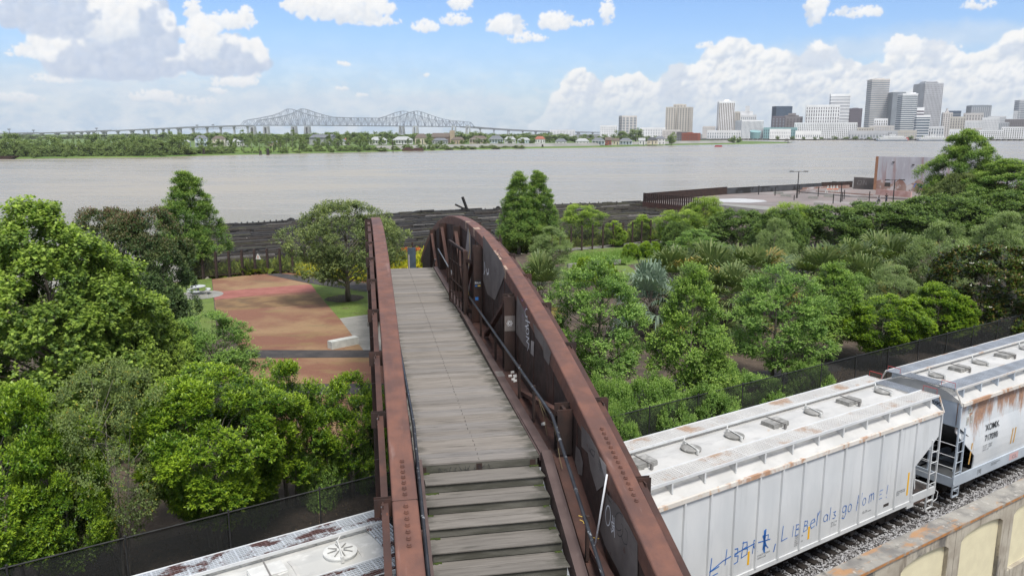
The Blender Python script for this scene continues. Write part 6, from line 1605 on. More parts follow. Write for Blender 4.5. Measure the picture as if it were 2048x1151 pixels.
def lamp(px, ybase, ytop, label, D=None):
    p = at(px, ybase, 0); r = ray(px, ytop); h = CAMH + r[2] / r[1] * p[1]
    rt = root('street_lamp', p, 0, label, 'street lamp', 'lamps on the concrete wharf')
    mb = MB(); mb.tube([(0, 0, 0), (0, 0, h)], [.13, .09], 8); mb.build('pole', MATS['iron_black'], rt)
    mb = MB(); mb.beam((-1.2, 0, h), (1.2, 0, h), .09, .09); mb.build('arm', MATS['iron_black'], rt)
    for q in (-1, 1): mb = MB(); mb.box(min(q * 1.1, q * 1.9), max(q * 1.1, q * 1.9), -.22, .22, h - .06, h + .12); mb.build('lamp_head', MATS['iron_black'], rt)
lamp(1594, 396, 343, 'tallest twin-headed lamp, in the middle of the concrete wharf'); lamp(1681, 404, 364, 'twin-headed lamp right of the barricade'); lamp(1786, 402, 360, 'twin-headed lamp in front of the long river wall')
for k, (px, yb, yt) in enumerate(((1517, 389, 371), (1550, 391, 374), (1598, 388, 370), (1636, 393, 374), (1666, 407, 388), (1684, 402, 384), (1738, 404, 383), (1588, 400, 390), (1593, 395, 380), (1688, 398, 380), (1772, 404, 392))):
    p = at(px, yb, 0); r = ray(px, yt); h = CAMH + r[2] / r[1] * p[1]; mb = MB(); mb.tube([(0, 0, 0), (0, 0, h), (0, 0, h + .05)], [.10, .10, .04], 8)
    lbs = ['bare black post leftmost on the wharf apron', 'second bare black post from the left', 'black post just right of the tallest lamp', 'black post beside the barricade', 'black post among the treetops below the barricade', 'black post right of the middle lamp', 'black post left of the two people', 'short black post at the foot of the tallest lamp', 'black post touching the tallest lamp', 'thin black post behind the middle lamp', 'stubby black post beside the seated person']
    tag(mb.build('steel_bollard', MATS['iron_black'], loc=p), lbs[k], 'post', 'bare black posts on the wharf')
for k, px in enumerate((1658, 1670)):
    p = at(px, 388, 0); rt = root('barricade', p, radians(10), ('left' if k == 0 else 'right') + ' white sawhorse of the two on the concrete wharf', 'barricade')
    for q in (-1, 1):
        mb = MB(); mb.beam((q * .7 - .35, 0, 0), (q * .7 * .5, 0, 1.9), .14, .14); mb.beam((q * .7 + .2, 0, 0), (q * .7 * .5, 0, 1.9), .14, .14); mb.build('leg', MATS['white_stone'], rt)
    mb = MB(); mb.beam((-.7, -.06, 1.1), (.7, -.06, 1.1), .08, .22); mb.build('board', M('safety_orange', (.6, .18, .08)) if k == 0 else MATS['safety_orange'], rt)

# two people: one continuous skinned body each, with hair and clothing as children
def person(px, py, pose, label, shirt, trousers, skin=(.12, .07, .05)):
    p = at(px, py, 0); rt = root('person', p, radians(-20), label, 'person')
    if pose == 'stand':
        J = {'pel': (0, 0, .95), 'sp': (0, 0, 1.2), 'ch': (0, -.02, 1.42), 'ne': (0, -.02, 1.56), 'hd': (0, -.04, 1.68), 'ht': (0, -.04, 1.80), 'hl': (-.1, 0, .92), 'hr': (.1, 0, .92), 'kl': (-.13, -.04, .5), 'kr': (.14, -.02, .5), 'fl': (-.14, .02, .08), 'fr': (.16, .03, .08), 'tl': (-.15, -.17, .03), 'tr': (.18, -.16, .03),
             'sl': (-.2, -.02, 1.45), 'sr': (.2, -.02, 1.45), 'el': (-.28, .04, 1.18), 'er': (.30, 0, 1.2), 'wl': (-.22, -.14, .98), 'wr': (.20, -.20, 1.08), 'dl': (-.20, -.2, .90), 'dr': (.12, -.26, 1.08)}
    else:
        J = {'pel': (0, 0, .48), 'sp': (0, .02, .72), 'ch': (0, -.06, .94), 'ne': (0, -.09, 1.07), 'hd': (0, -.13, 1.18), 'ht': (0, -.15, 1.29), 'hl': (-.1, -.02, .47), 'hr': (.1, -.02, .47), 'kl': (-.14, -.44, .52), 'kr': (.16, -.46, .50), 'fl': (-.14, -.40, .08), 'fr': (.18, -.48, .08), 'tl': (-.15, -.58, .03), 'tr': (.2, -.66, .03),
             'sl': (-.2, -.06, .96), 'sr': (.2, -.06, .96), 'el': (-.26, -.2, .74), 'er': (.28, -.2, .74), 'wl': (-.15, -.40, .62), 'wr': (.16, -.42, .62), 'dl': (-.10, -.48, .60), 'dr': (.12, -.5, .60)}
    E_ = [('pel', 'sp'), ('sp', 'ch'), ('ch', 'ne'), ('ne', 'hd'), ('hd', 'ht'), ('pel', 'hl'), ('pel', 'hr'), ('hl', 'kl'), ('kl', 'fl'), ('fl', 'tl'), ('hr', 'kr'), ('kr', 'fr'), ('fr', 'tr'), ('ch', 'sl'), ('sl', 'el'), ('el', 'wl'), ('wl', 'dl'), ('ch', 'sr'), ('sr', 'er'), ('er', 'wr'), ('wr', 'dr')]
    RR = dict(pel=.135, sp=.12, ch=.14, ne=.055, hd=.095, ht=.07, hl=.095, hr=.095, kl=.06, kr=.06, fl=.045, fr=.045, tl=.035, tr=.035, sl=.07, sr=.07, el=.045, er=.045, wl=.033, wr=.033, dl=.035, dr=.035)
    def skinned(name, keys, grow, mat, parent):
        ks = list(keys); me = bpy.data.meshes.new(name); me.from_pydata([J[k] for k in ks], [(ks.index(a), ks.index(b_)) for a, b_ in E_ if a in ks and b_ in ks], [])
        o = bpy.data.objects.new(name, me); COL.objects.link(o); m_ = o.modifiers.new('skin', 'SKIN'); 
        for i, k in enumerate(ks):
            sv = me.skin_vertices[0].data[i] if me.skin_vertices else None
            if sv: sv.radius = (RR[k] * grow, RR[k] * grow * .85)
        sb = o.modifiers.new('sub', 'SUBSURF'); sb.levels = 1; sb.render_levels = 1
        me.materials.append(mat); o.parent = parent; return o
    def make(name, keys, grow, mat, parent):
        o = skinned(name, keys, grow, mat, parent)
        if not o.data.skin_vertices:
            import bmesh
            bm = bmesh.new(); bm.from_mesh(o.data); lay = bm.verts.layers.skin.verify(); bm.verts.ensure_lookup_table()
            for i, k in enumerate(keys): bm.verts[i][lay].radius = (RR[k] * grow, RR[k] * grow * .85); bm.verts[i][lay].use_root = (i == 0)
            bm.to_mesh(o.data); bm.free()
        return o
    sk = M('skin_' + pose, skin, None, rough=.6)
    body = make('body', list(J.keys()), 1.0, sk, rt)
    make('shirt', ['sp', 'pel', 'ch', 'sl', 'sr', 'el', 'er'], 1.16, shirt, body); make('trousers', ['pel', 'hl', 'hr', 'kl', 'kr', 'fl', 'fr'], 1.18, trousers, body)
    h = Vector(J['hd']); mb = MB(); mb.lathe((h.x, h.y + .02, h.z + .02), [(.10, 0), (.115, .04), (.10, .10), (.05, .14), (.01, .15)], 10); mb.build('hair', MATS['iron_black'], body, smooth=True)
    mb = MB(); mb.lathe((h.x, h.y - .105, h.z - .03), [(.012, 0), (.018, .02), (.006, .06)], 6); mb.build('nose', sk, body)
    for q in (-1, 1): mb = MB(); mb.lathe((h.x + q * .035, h.y - .088, h.z + .012), [(.003, -.008), (.011, 0), (.003, .008)], 6); mb.build('eye', MATS['white_ink'], body)
    for (w_, e) in (('dl', 'wl'), ('dr', 'wr')):
        d = (Vector(J[w_]) - Vector(J[e])).normalized(); s_ = d.cross(Vector((0, 0, 1))).normalized()
        mb = MB()
        for k in range(4):
            b0 = Vector(J[w_]) + s_ * (k - 1.5) * .018; l = (.07, .08, .075, .06)[k]; mb.tube([b0, b0 + d * l * .6, b0 + d * l + Vector((0, 0, -.02))], [.010, .009, .007], 6)
        b0 = Vector(J[e]) + s_ * .03; mb.tube([b0, b0 + s_ * .03 + d * .03, b0 + s_ * .035 + d * .06], [.011, .010, .008], 6)
        mb.build('fingers', sk, body)
    return rt
M('shirt_grey', (.30, .32, .36)); M('shirt_black', (.02, .02, .022)); M('denim', (.05, .06, .09))
person(1772, 405, 'stand', 'person in dark clothes standing on the concrete wharf', MATS['shirt_black'], MATS['denim'])
person(1757, 404, 'sit', 'person in a grey shirt sitting on a low block on the concrete wharf', MATS['shirt_grey'], MATS['shirt_black'])
p = at(1757, 404, 0); mb = MB(); mb.prism([(-.3, -.2), (.3, -.2), (.3, .25), (-.3, .25)], 0, .36, 'z'); mb.prism([(-.33, -.23), (.33, -.23), (.33, .28), (-.33, .28)], .36, .41, 'z'); tag(mb.build('concrete_seat', MATS['concrete_flag'], loc=p), 'small concrete block under the seated person', 'block')

# ------------------------------------------------------------------ far bank, left: levee, brush, houses
def shorepoly(px, z): return [at(x, y, z)[:2] for x, y in px]
BANK_L = [(-260, 326), (0, 318), (150, 316), (300, 315), (420, 311), (500, 309), (620, 306), (740, 304), (900, 300), (1000, 298), (1100, 296.5), (1200, 295), (1300, 291.5), (1400, 289.5), (1500, 288), (1575, 286.5)]
pl = shorepoly(BANK_L, WZ)
tip = pl[-1]
back = [(tip[0] + 30, tip[1] + 60), (tip[0] - 60, tip[1] + 420), (-100, 2400), (-200, 4900), (-4900, 4900), (-1500, 420)]
M('bank_grass', (.085, .15, .030), (.13, .19, .045), .02, .95, .1, .5, layers=[((.20, .20, .09), .05, .56, .7, (1, 1, 1), .6)])
M('far_land', (.075, .105, .05), (.10, .115, .07), .01, .95)
mb = MB(); top = [(x, y + 3, WZ + .9) for x, y in pl]; wat = [(x, y, WZ - .2) for x, y in pl]
for i in range(len(pl) - 1): mb.add([wat[i], wat[i + 1], top[i + 1], top[i]], [(0, 1, 2, 3)])
mb.add(top + [(x, y, WZ + .9) for x, y in back], [tuple(range(len(top) + len(back)))])
tag(mb.build('far_bank', MATS['bank_grass'], fix=False), kind='structure')
# levee with a pale road on it, set back from the water
lev = [(x * 1.0 - 4, y + 55 + max(0, (x + 250) * .02)) for x, y in pl[:-1]]
M('levee_stone', (.28, .27, .25), (.22, .215, .20), .05, .9)
mb = MB()
for i in range(len(lev) - 1):
    for (o0, z0, o1, z1, k) in ((-14, WZ + .92, -5, 1.2, 1), (-5, 1.2, 3, 1.2, 0), (3, 1.2, 14, WZ + .92, 0)):
        mb.mat(k if i > 6 else 0); mb.add([(lev[i][0], lev[i][1] + o0, z0), (lev[i + 1][0], lev[i + 1][1] + o0, z0), (lev[i + 1][0], lev[i + 1][1] + o1, z1), (lev[i][0], lev[i][1] + o1, z1)], [(0, 1, 2, 3)])
tag(mb.build('levee', [MATS['bank_grass'], MATS['levee_stone']], fix=False), kind='structure')
# far bank, right: city quay
quay = [(1050, 283), (1200, 282), (1400, 280.6), (1480, 280), (1700, 280), (1850, 281), (2048, 281.5), (2400, 283)]
pq = shorepoly(quay, WZ); mb = MB()
mb.add([(x, y, WZ + 2) for x, y in pq] + [(4500, 2500, WZ + 2), (4900, 4900, WZ + 2), (-199, 4900, WZ + 2), (-99, 2400, WZ + 2)], [tuple(range(len(pq) + 4))])
for i in range(len(pq) - 1): mb.add([(*pq[i], WZ - .3), (*pq[i + 1], WZ - .3), (*pq[i + 1], WZ + 2), (*pq[i], WZ + 2)], [(0, 1, 2, 3)])
tag(mb.build('city_ground', M('city_ground', (.16, .16, .15), (.11, .12, .10), .02, .95), fix=False), kind='structure')
mb = MB(); M('quay_dark', (.05, .052, .05), (.09, .09, .085), .2, .9)
for i in range(2, 6):
    a, b_ = Vector(pq[i]), Vector(pq[i + 1]); d = (b_ - a); l = d.length; n_ = int(l / 9)
    for k in range(n_):
        p = a + d * (k / n_); mb.box(p.x, p.x + 5, p.y - 5, p.y - 1, WZ - .5, WZ + 3.0)
tag(mb.build('quay_edge', MATS['quay_dark']), kind='structure')

# houses across the river
HM = {}
for nm, c in (('white', (.62, .62, .60)), ('cream', (.55, .50, .38)), ('blue', (.22, .34, .44)), ('pale_blue', (.46, .54, .58)), ('tan', (.42, .33, .24)), ('brick', (.30, .10, .07)), ('grey', (.33, .34, .34)), ('pink', (.5, .40, .35)), ('church', (.20, .14, .12))):
    HM[nm] = M('house_' + nm, c, tuple(x * .85 for x in c), .5, .8)
for nm, c in (('roof_grey', (.17, .18, .20)), ('roof_brown', (.15, .12, .10)), ('roof_pale', (.42, .43, .43)), ('roof_dark', (.07, .075, .085)), ('roof_red', (.36, .13, .09))):
    HM[nm] = M(nm, c, tuple(x * .8 for x in c), 1.0, .85)
HM['glass'] = M('dark_glass', (.04, .05, .06), (.07, .085, .1), 3, .2)
HM['trim'] = M('house_trim', (.7, .7, .68))
def house(px, ybase, w_, h, dep, wall, roof, label, D, hip=True, storeys=1, porch=False, rz=0.0, zb=-1.6):
    r = ray(px, 280); x = r[0] / r[1] * D; k = D / FOC; W_ = w_ * k; H_ = h * k; rt = root('house', (x, D, zb), rz - atan2(x, D) * .6, label, 'house', 'houses across the river')
    hw = H_ * (.60 if storeys == 1 else .72); dd = dep * k
    mb = MB(); mb.box(-W_ / 2, W_ / 2, 0, dd, 0, hw); wl_ = mb.build('wall', HM[wall], rt)
    mb = MB(); e = .5; a = [(-W_ / 2 - e, -e, hw), (W_ / 2 + e, -e, hw), (W_ / 2 + e, dd + e, hw), (-W_ / 2 - e, dd + e, hw)]; i_ = min(W_, dd) * .42 if hip else 0
    rd = [(-W_ / 2 - e + (i_ if hip else 0), dd / 2, H_), (W_ / 2 + e - (i_ if hip else 0), dd / 2, H_)]
    mb.add(a + rd, [(0, 1, 5, 4), (1, 2, 5), (2, 3, 4, 5), (3, 0, 4), (3, 2, 1, 0)]); mb.build('roof', HM[roof], rt)
    n_ = max(2, int(W_ / 3.2))
    for st in range(storeys):
        for q in range(n_):
            xx = -W_ / 2 + W_ * (q + .5) / n_; z0 = hw * (st + .28) / storeys; z1 = hw * (st + .75) / storeys; dr = (st == 0 and q == n_ // 2)
            mb = MB(); mb.box(xx - .5, xx + .5, -.06, -.005, .1 if dr else z0, z1); mb.build('door' if dr else 'window', HM['glass'], rt)
    if porch:
        mb = MB(); mb.box(-W_ / 2, W_ / 2, -2.2, -.05, .2, .4); mb.box(-W_ / 2, W_ / 2, -2.3, -.05, hw * (.5 if storeys == 2 else .95) , hw * (.5 if storeys == 2 else .95) + .2)
        for q in range(n_ + 1): xx = -W_ / 2 + W_ * q / n_; mb.box(xx - .12, xx + .12, -2.2, -2.0, 0, hw)
        mb.build('porch', HM['trim'], rt)
    return rt
D0 = 690
HL = [(22, 40, 20, 'white', 'roof_grey', 2, 0, 'white house with a blue gable at the far left'), (32, 18, 24, 'blue', 'roof_dark', 2, 0, 'narrow blue-fronted house at the far left'), (232, 22, 22, 'white', 'roof_grey', 2, 0, 'white house with a slate roof rising behind the left brush'), (145, 20, 12, 'white', 'roof_pale', 1, 0, 'low white building glimpsed between far left trees'),
 (368, 22, 16, 'pale_blue', 'roof_pale', 2, 0, 'pale house behind the tall poplars left of the two porch houses'), (402, 24, 26, 'pale_blue', 'roof_grey', 2, 1, 'pale blue two-storey porch house'), (437, 26, 24, 'cream', 'roof_brown', 2, 1, 'cream two-storey porch house right of the pale blue one'), (466, 28, 17, 'white', 'roof_pale', 1, 0, 'long white bungalow beside the cream porch house'), (485, 20, 14, 'white', 'roof_dark', 1, 0, 'small white bungalow with a dark roof'),
 (546, 26, 12, 'tan', 'roof_grey', 1, 0, 'tan house glimpsed among trees below the left bridge tower'), (640, 34, 18, 'white', 'roof_pale', 1, 0, 'white long-roofed house under the first bridge tower'), (680, 30, 14, 'white', 'roof_grey', 1, 0, 'white house right of the long-roofed one'), (694, 12, 16, 'pink', 'roof_red', 2, 0, 'narrow pink house with a red roof'), (756, 36, 18, 'white', 'roof_pale', 1, 1, 'white bungalow left of the big round tree'),
 (805, 42, 18, 'white', 'roof_pale', 1, 1, 'wide white bungalow right of the big round tree'), (842, 26, 24, 'cream', 'roof_brown', 1, 0, 'steep-gabled cream house in mid bank'), (880, 34, 14, 'grey', 'roof_grey', 1, 0, 'low grey house before the brick church'), (915, 28, 16, 'tan', 'roof_brown', 1, 0, 'tan bungalow right of the brick church'), (958, 40, 18, 'tan', 'roof_brown', 1, 1, 'brown-roofed house with a dark porch'), (992, 30, 18, 'pale_blue', 'roof_grey', 1, 1, 'blue-grey porch house with white posts'), (1020, 24, 16, 'white', 'roof_pale', 1, 0, 'small white house right of the blue-grey porch house'), (1048, 28, 13, 'pale_blue', 'roof_pale', 1, 0, 'low pale blue house'), (1080, 22, 16, 'white', 'roof_red', 1, 0, 'white house with a bright red roof')]
for (px, w_, h, wall, roof, st, po, lb) in HL:
    D = 640 + (px + 100) * .36 if px > 350 else 640
    house(px, 0, w_ * .92, h * .86, w_ * .6, wall, roof, lb, D, True, st, bool(po))
for (px, w_, h, wall, roof, st, po, lb, hip) in ((1122, 22, 12, 'white', 'roof_grey', 1, 0, 'white cottage at the left end of the point', 1), (1165, 26, 12, 'white', 'roof_pale', 1, 0, 'low white cottage left of the green-roofed one', 1), (1197, 24, 13, 'pale_blue', 'roof_grey', 1, 1, 'green-grey cottage with a porch', 1), (1217, 12, 14, 'brick', 'roof_brown', 1, 0, 'small rust-coloured shopfront house', 0), (1232, 12, 12, 'cream', 'roof_brown', 1, 0, 'cream cottage beside the rust-coloured one', 0),
    (1252, 24, 12, 'pale_blue', 'roof_grey', 1, 1, 'pale blue cottage with a grey gable', 1), (1284, 12, 12, 'white', 'roof_pale', 1, 0, 'tiny white gabled cottage among trees', 0), (1305, 20, 13, 'cream', 'roof_dark', 1, 0, 'cream cottage with a black roof', 1), (1320, 20, 15, 'white', 'roof_grey', 2, 0, 'white two-storey cottage left of the lone round tree', 1)):
    house(px, 0, w_, h + 1, w_ * .7, wall, roof, lb, 905 + (px - 1120) * .28, bool(hip), st, bool(po), zb=-1.5)

# far trees
LM_far = leafmat('leaf_far', (.105, .165, .05), (.24, .31, .09), .7, .2)
def ordl(n):
    w_ = ['', 'first', 'second', 'third', 'fourth', 'fifth', 'sixth', 'seventh', 'eighth', 'ninth', 'tenth', 'eleventh', 'twelfth']
    return w_[n] if n < 13 else str(n) + ('th' if 10 < n % 100 < 14 else {1: 'st', 2: 'nd', 3: 'rd'}.get(n % 10, 'th'))
FARK = []
def far_tree(seed, env, W_, H_, zb, n):
    n *= 2
    rs = np.random.RandomState(seed); nc = 26; t = rs.uniform(.05, .95, nc); th = rs.uniform(0, 6.28, nc); rr = ENV[env](t) * W_ / 2 * rs.uniform(.4, .95, nc)
    C = np.stack([rr * np.cos(th), rr * np.sin(th), zb + t * (H_ - zb)], 1); ci = np.repeat(np.arange(nc), n // nc); m_ = len(ci)
    P_ = C[ci] + rdir(rs, m_) * (rs.uniform(.3, 1, (m_, 1)) * W_ * .15); A_ = unit(rdir(rs, m_) + [0, 0, .3]); N_ = unit(rdir(rs, m_) * .7 + unit(C[ci] - [0, 0, H_ * .4]) * .6 + [0, 0, .6])
    V = leaf_arrays(P_, A_, N_, W_ * .062 * rs.uniform(.6, 1.2, m_), 'wide', .1); tn_ = rs.uniform(0, 1, nc)
    T = np.stack([np.clip(tn_[ci] * .6 + rs.uniform(0, .5, m_), 0, 1), np.zeros(m_), rs.uniform(.75, 1.2, m_)], 1)
    rt = root('bank_tree', (0, 0, 0)); o = bpy.data.objects.new('crown', mesh_faces('bank_tree_crown', [(V, T)], LM_far)); COL.objects.link(o); o.parent = rt
    mb = MB(); mb.tube([(0, 0, -.5), (0, 0, H_ * .6)], [W_ * .04, W_ * .015], 6); mb.build('trunk', BARK, rt, fix=False); rt['W0'] = W_; rt['H0'] = H_; return rt
FARK = [far_tree(1, 'dome', 10, 9, 1, 1300), far_tree(2, 'round', 9, 9, .6, 1300), far_tree(3, 'egg', 7, 11, 1.0, 1200), far_tree(4, 'column', 4, 12, .5, 1000), far_tree(5, 'dome', 12, 8, .2, 1500)]
def far_place(k, px, ytop, D, wpx, zb, label, group):
    proto = FARK[k]; r = ray(px, ytop); x = r[0] / r[1] * D; zt = CAMH + r[2] / r[1] * D
    sx = wpx * D / FOC / proto['W0']; sz = max(.2, (zt - zb) / proto['H0'])
    if proto.get('used'): o = copy_tree(proto, (x, D, zb), (px * 2.3) % 6.28, (sx, sx, sz))
    else: o = proto; o.location = (x, D, zb); o.scale = (sx, sx, sz); o.rotation_euler = (0, 0, (px * 2.3) % 6.28); proto['used'] = 1
    tag(o, label, 'tree', group)
rq = random.Random(44)
def shoreD(px):
    for i in range(len(BANK_L) - 1):
        if BANK_L[i][0] <= px <= BANK_L[i + 1][0]:
            f = (px - BANK_L[i][0]) / (BANK_L[i + 1][0] - BANK_L[i][0]); return at(px, BANK_L[i][1] * (1 - f) + BANK_L[i + 1][1] * f, WZ)[1]
    return 1100
# front brush, dense on the left, opening to the right
for k in range(80):
    px = -70 + k * 6.7 + rq.uniform(-3, 3)
    if px > 465: continue
    far_place(rq.choice([0, 1, 1, 2]), px, (278 + rq.uniform(-6, 17) if px < 370 else 294 + rq.uniform(-3, 6)), shoreD(px) + rq.uniform(6, 48), rq.uniform(24, 46), WZ + .7, 'dense riverbank tree in the thicket on the left far bank', 'riverbank thicket on the left')
for k in range(45):
    px = -60 + k * 25 + rq.uniform(-5, 5); far_place(4, px, shoreD(px) * 0 + (303 if px < 300 else 299 if px < 600 else 294 - (px - 600) * .010) + rq.uniform(-3, 3), shoreD(px) + rq.uniform(3, 9), rq.uniform(14, 30), WZ + .4, 'low green bush at the water edge of the far bank', 'bushes along the far water edge')
for k, (px, yt, w_, kk) in enumerate(((484, 258, 14, 3), (501, 262, 13, 3), (517, 262, 14, 3), (531, 268, 12, 3), (572, 264, 17, 3), (583, 258, 15, 3), (597, 266, 22, 2), (607, 266, 18, 2), (655, 262, 20, 2), (674, 262, 26, 2), (725, 264, 22, 2), (545, 266, 18, 2), (560, 270, 16, 2), (341, 260, 16, 2), (360, 262, 18, 2), (374, 272, 14, 3), (463, 275, 18, 0), (636, 286, 22, 1), (812, 288, 20, 1), (870, 286, 22, 1), (886, 288, 18, 1), (966, 290, 18, 1), (985, 289, 16, 1), (700, 290, 18, 1))):
    far_place(kk, px, yt, shoreD(px) + 14 + (k % 3) * 4, w_, WZ + .8, 'slender tree standing at the far shore below the steel bridge' if kk == 3 else 'tree on the far shore in front of the houses', 'shore trees before the houses')
for k, (px, yt, w_) in enumerate(((20, 266, 40), (70, 274, 40), (190, 268, 44), (270, 268, 36), (240, 270, 30), (300, 272, 40), (420, 266, 34), (445, 263, 40), (480, 268, 36), (530, 272, 36), (615, 272, 34), (660, 278, 30), (700, 264, 34), (735, 262, 44), (772, 263, 40), (788, 264, 30), (830, 268, 44), (870, 266, 34), (898, 265, 34), (925, 262, 46), (950, 264, 40), (975, 267, 34), (1015, 268, 34), (1035, 267, 30), (1060, 270, 34), (1100, 264, 40), (1125, 268, 34), (1150, 270, 34), (1175, 269, 34), (1205, 268, 30), (1240, 262, 36), (1252, 270, 30), (1272, 258, 38), (1300, 271, 30), (1285, 274, 26), (1090, 275, 30), (560, 270, 30), (340, 274, 30))):
    far_place(k % 2, px, yt, (760 if px < 340 else 905 + (px - 340) * .37), w_, -1.6, 'rounded dark tree among the houses of the far bank', 'trees among the far houses')
for k in range(32):
    px = 352 + k * 23 + rq.uniform(-6, 6); far_place(k % 3, px, 277 + rq.uniform(-6, 6), 640 + (px + 100) * .36 - 18, rq.uniform(10, 20), -1.8, 'small tree in a garden of the far bank', 'garden trees of the far bank')
for k in range(28):
    px = 330 + k * 28 + rq.uniform(-6, 6); far_place(k % 2, px, 267 + rq.uniform(-3, 3), 1100 + px * .3, rq.uniform(30, 50), -1.8, 'tree behind the far houses', 'trees behind the far houses')
far_place(1, 1344, 263, 985, 20, -1.5, 'lone round tree by the shore of the grassy point', None)
for k, (px, yt, w_) in enumerate(((1467, 270, 12), (1478, 273, 12), (1459, 276, 9))): far_place(1, px, yt, 1150, w_, -1.8, ('tallest', 'right-hand', 'smallest')[k] + ' tree of the three at the tip of the grassy point', None)
for k in range(20): px = 1560 + k * 22 + rq.uniform(-5, 5); far_place(1, px, 272 + rq.uniform(-1, 2), 1560, rq.uniform(8, 16), -1, 'small clipped tree along the city quay', 'quay trees')
for k in range(22):
    px = -80 + k * 56; far_place(4, px, 269 + rq.uniform(-1.5, 1.5), 1500 + rq.uniform(0, 300), 90, -1.8, 'distant low woodland tree under the horizon', 'distant trees behind the houses')
# timber dolphins in the water off the far shore
for k, (px, yb, yt, n_) in enumerate(((218, 315, 302, 5), (296, 313, 304, 4), (318, 313, 303, 5), (338, 312, 301, 4), (408, 311, 295, 6), (521, 310, 301, 3), (536, 310, 296, 5), (646, 305, 295, 5), (762, 302, 293, 5), (784, 304, 275, 1), (1044, 297, 289, 4), (1085, 296, 288, 4))):
    p = at(px, yb, WZ); r = ray(px, yt); h = CAMH + r[2] / r[1] * p[1] - WZ; mb = MB(); q = random.Random(k)
    for j in range(n_): a = j * 6.28 / n_; mb.tube([(1.0 * cos(a), 1.0 * sin(a), -1), (.5 * cos(a) + q.uniform(-.2, .2), .5 * sin(a), h * q.uniform(.75, 1))], .32, 6)
    tag(mb.build('timber_dolphin', MATS['char_brown'], loc=(p[0], p[1], WZ)), ['dark pointed pile cluster off the left thicket', 'pale broken piles left of the pair in shallow water', 'pale broken piles right of their neighbour', 'short dark pile cluster beside the pale piles', 'tall dark pile cluster below the pale blue house', 'thin broken piles near the slender trees', 'dark pile cluster with a bent top below the slender trees', 'stubby pile cluster under the first bridge tower', 'stubby pile cluster left of the white bungalow', 'single thin mast at the shore', 'left pile cluster before the porch houses', 'right pile cluster before the red roof'][k], 'piles')
# barge at the far left, old boat on the shore, range marker at the point
p = at(4, 318, WZ); mb = MB(); mb.prism([(-14, 0), (6, 0), (9, 1.2), (9.5, 1.8), (-14, 1.8)], -3, 3, 'y'); b0 = mb.build('workboat', MATS['sheet_pile'], loc=p); tag(b0, 'dark flat workboat with a stubby funnel at the left edge of the river', 'boat')
mb = MB(); mb.tube([(-2, 0, 1.8), (-2, 0, 8)], [1.0, .8], 8); mb.build('funnel', MATS['grey_paint'], b0)
p = at(826, 303, WZ); mb = MB(); mb.box(-9, 9, -2, 2, .5, 2.2); mb.box(-7, -2, -1.6, 1.6, 2.2, 3.4); mb.box(1, 8, -1.6, 1.6, 2.2, 3.0); tag(mb.build('stranded_barge', MATS['rust_mid'], loc=p), 'rusty stranded barge on the far shore', 'barge')
p = at(1573, 286, WZ); mb = MB(); mb.box(-2.6, 2.6, -.2, .2, 5.2, 6.2)
mb.box(-2.6, -2.1, -.2, .2, 0, 6.2); mb.box(2.1, 2.6, -.2, .2, 0, 6.2); mb.box(-2.6, 2.6, -.2, .2, 2.6, 3.4); tag(mb.build('channel_marker', MATS['iron_dark'], loc=p), 'small dark framed marker at the tip of the grassy point', 'marker')
p = at(1437, 284, 0); p = (p[0] * .78, p[1] * .78, -2.0)
mb = MB(); mb.prism([(-4, 0), (4, 0), (3.6, 1.6), (-3, 1.6)], -1, 1, 'y'); tag(mb.build('red_truck', M('red_paint', (.3, .03, .04)), loc=p), 'small dark red truck parked on the grassy point', 'truck')
# church and warehouse behind the houses
def block(name, px0, px1, ytop, D, dep, mat, label, cat='building', zb=-1.0, parts=None, rz=0.0, ybot=None):
    x0 = ray(px0, 270); x1 = ray(px1, 270); r = ray((px0 + px1) / 2, ytop); h = CAMH + r[2] / r[1] * D - zb
    a, b_ = x0[0] / x0[1] * D, x1[0] / x1[1] * D; rt = root(name, ((a + b_) / 2, D, zb), rz, label, cat); return rt, (b_ - a), h
rt, W_, H_ = block('brick_church', 862, 900, 266, 1050, 20, None, 'brown brick church with a pale bell tower in mid far bank'); 
mb = MB(); mb.box(-W_ / 2, W_ / 2, 0, 22, 0, H_ * .6); mb.build('wall', HM['church'], rt)
mb = MB(); mb.add([(-W_ / 2, -.5, H_ * .6), (W_ / 2, -.5, H_ * .6), (W_ / 2, 22, H_ * .6), (-W_ / 2, 22, H_ * .6), (-W_ / 2 + 1, 11, H_), (W_ / 2 - 1, 11, H_)], [(0, 1, 5, 4), (2, 3, 4, 5), (1, 2, 5), (0, 4, 3)]); mb.build('roof', HM['roof_brown'], rt)
mb = MB(); mb.box(W_ / 2, W_ / 2 + 6, -3, 4, 0, H_ * 1.25); mb.build('bell_tower', HM['tan'], rt)
for (x0, x1, yt, D, mt, lb) in ((618, 660, 269, 900, 'roof_grey', 'long grey-roofed warehouse below the bridge span'), (800, 860, 268, 2400, 'grey', 'grey industrial sheds far below the right bridge tower')):
    rt, W_, H_ = block('warehouse', x0, x1, yt, D, 20, None, lb); mb = MB(); mb.box(-W_ / 2, W_ / 2, 0, 40, 0, H_ * .7); mb.build('wall', HM['grey'], rt)
    mb = MB(); mb.add([(-W_ / 2, -1, H_ * .7), (W_ / 2, -1, H_ * .7), (W_ / 2, 41, H_ * .7), (-W_ / 2, 41, H_ * .7), (-W_ / 2, 20, H_), (W_ / 2, 20, H_)], [(0, 1, 5, 4), (2, 3, 4, 5), (1, 2, 5), (0, 4, 3)]); mb.build('roof', HM[mt], rt)

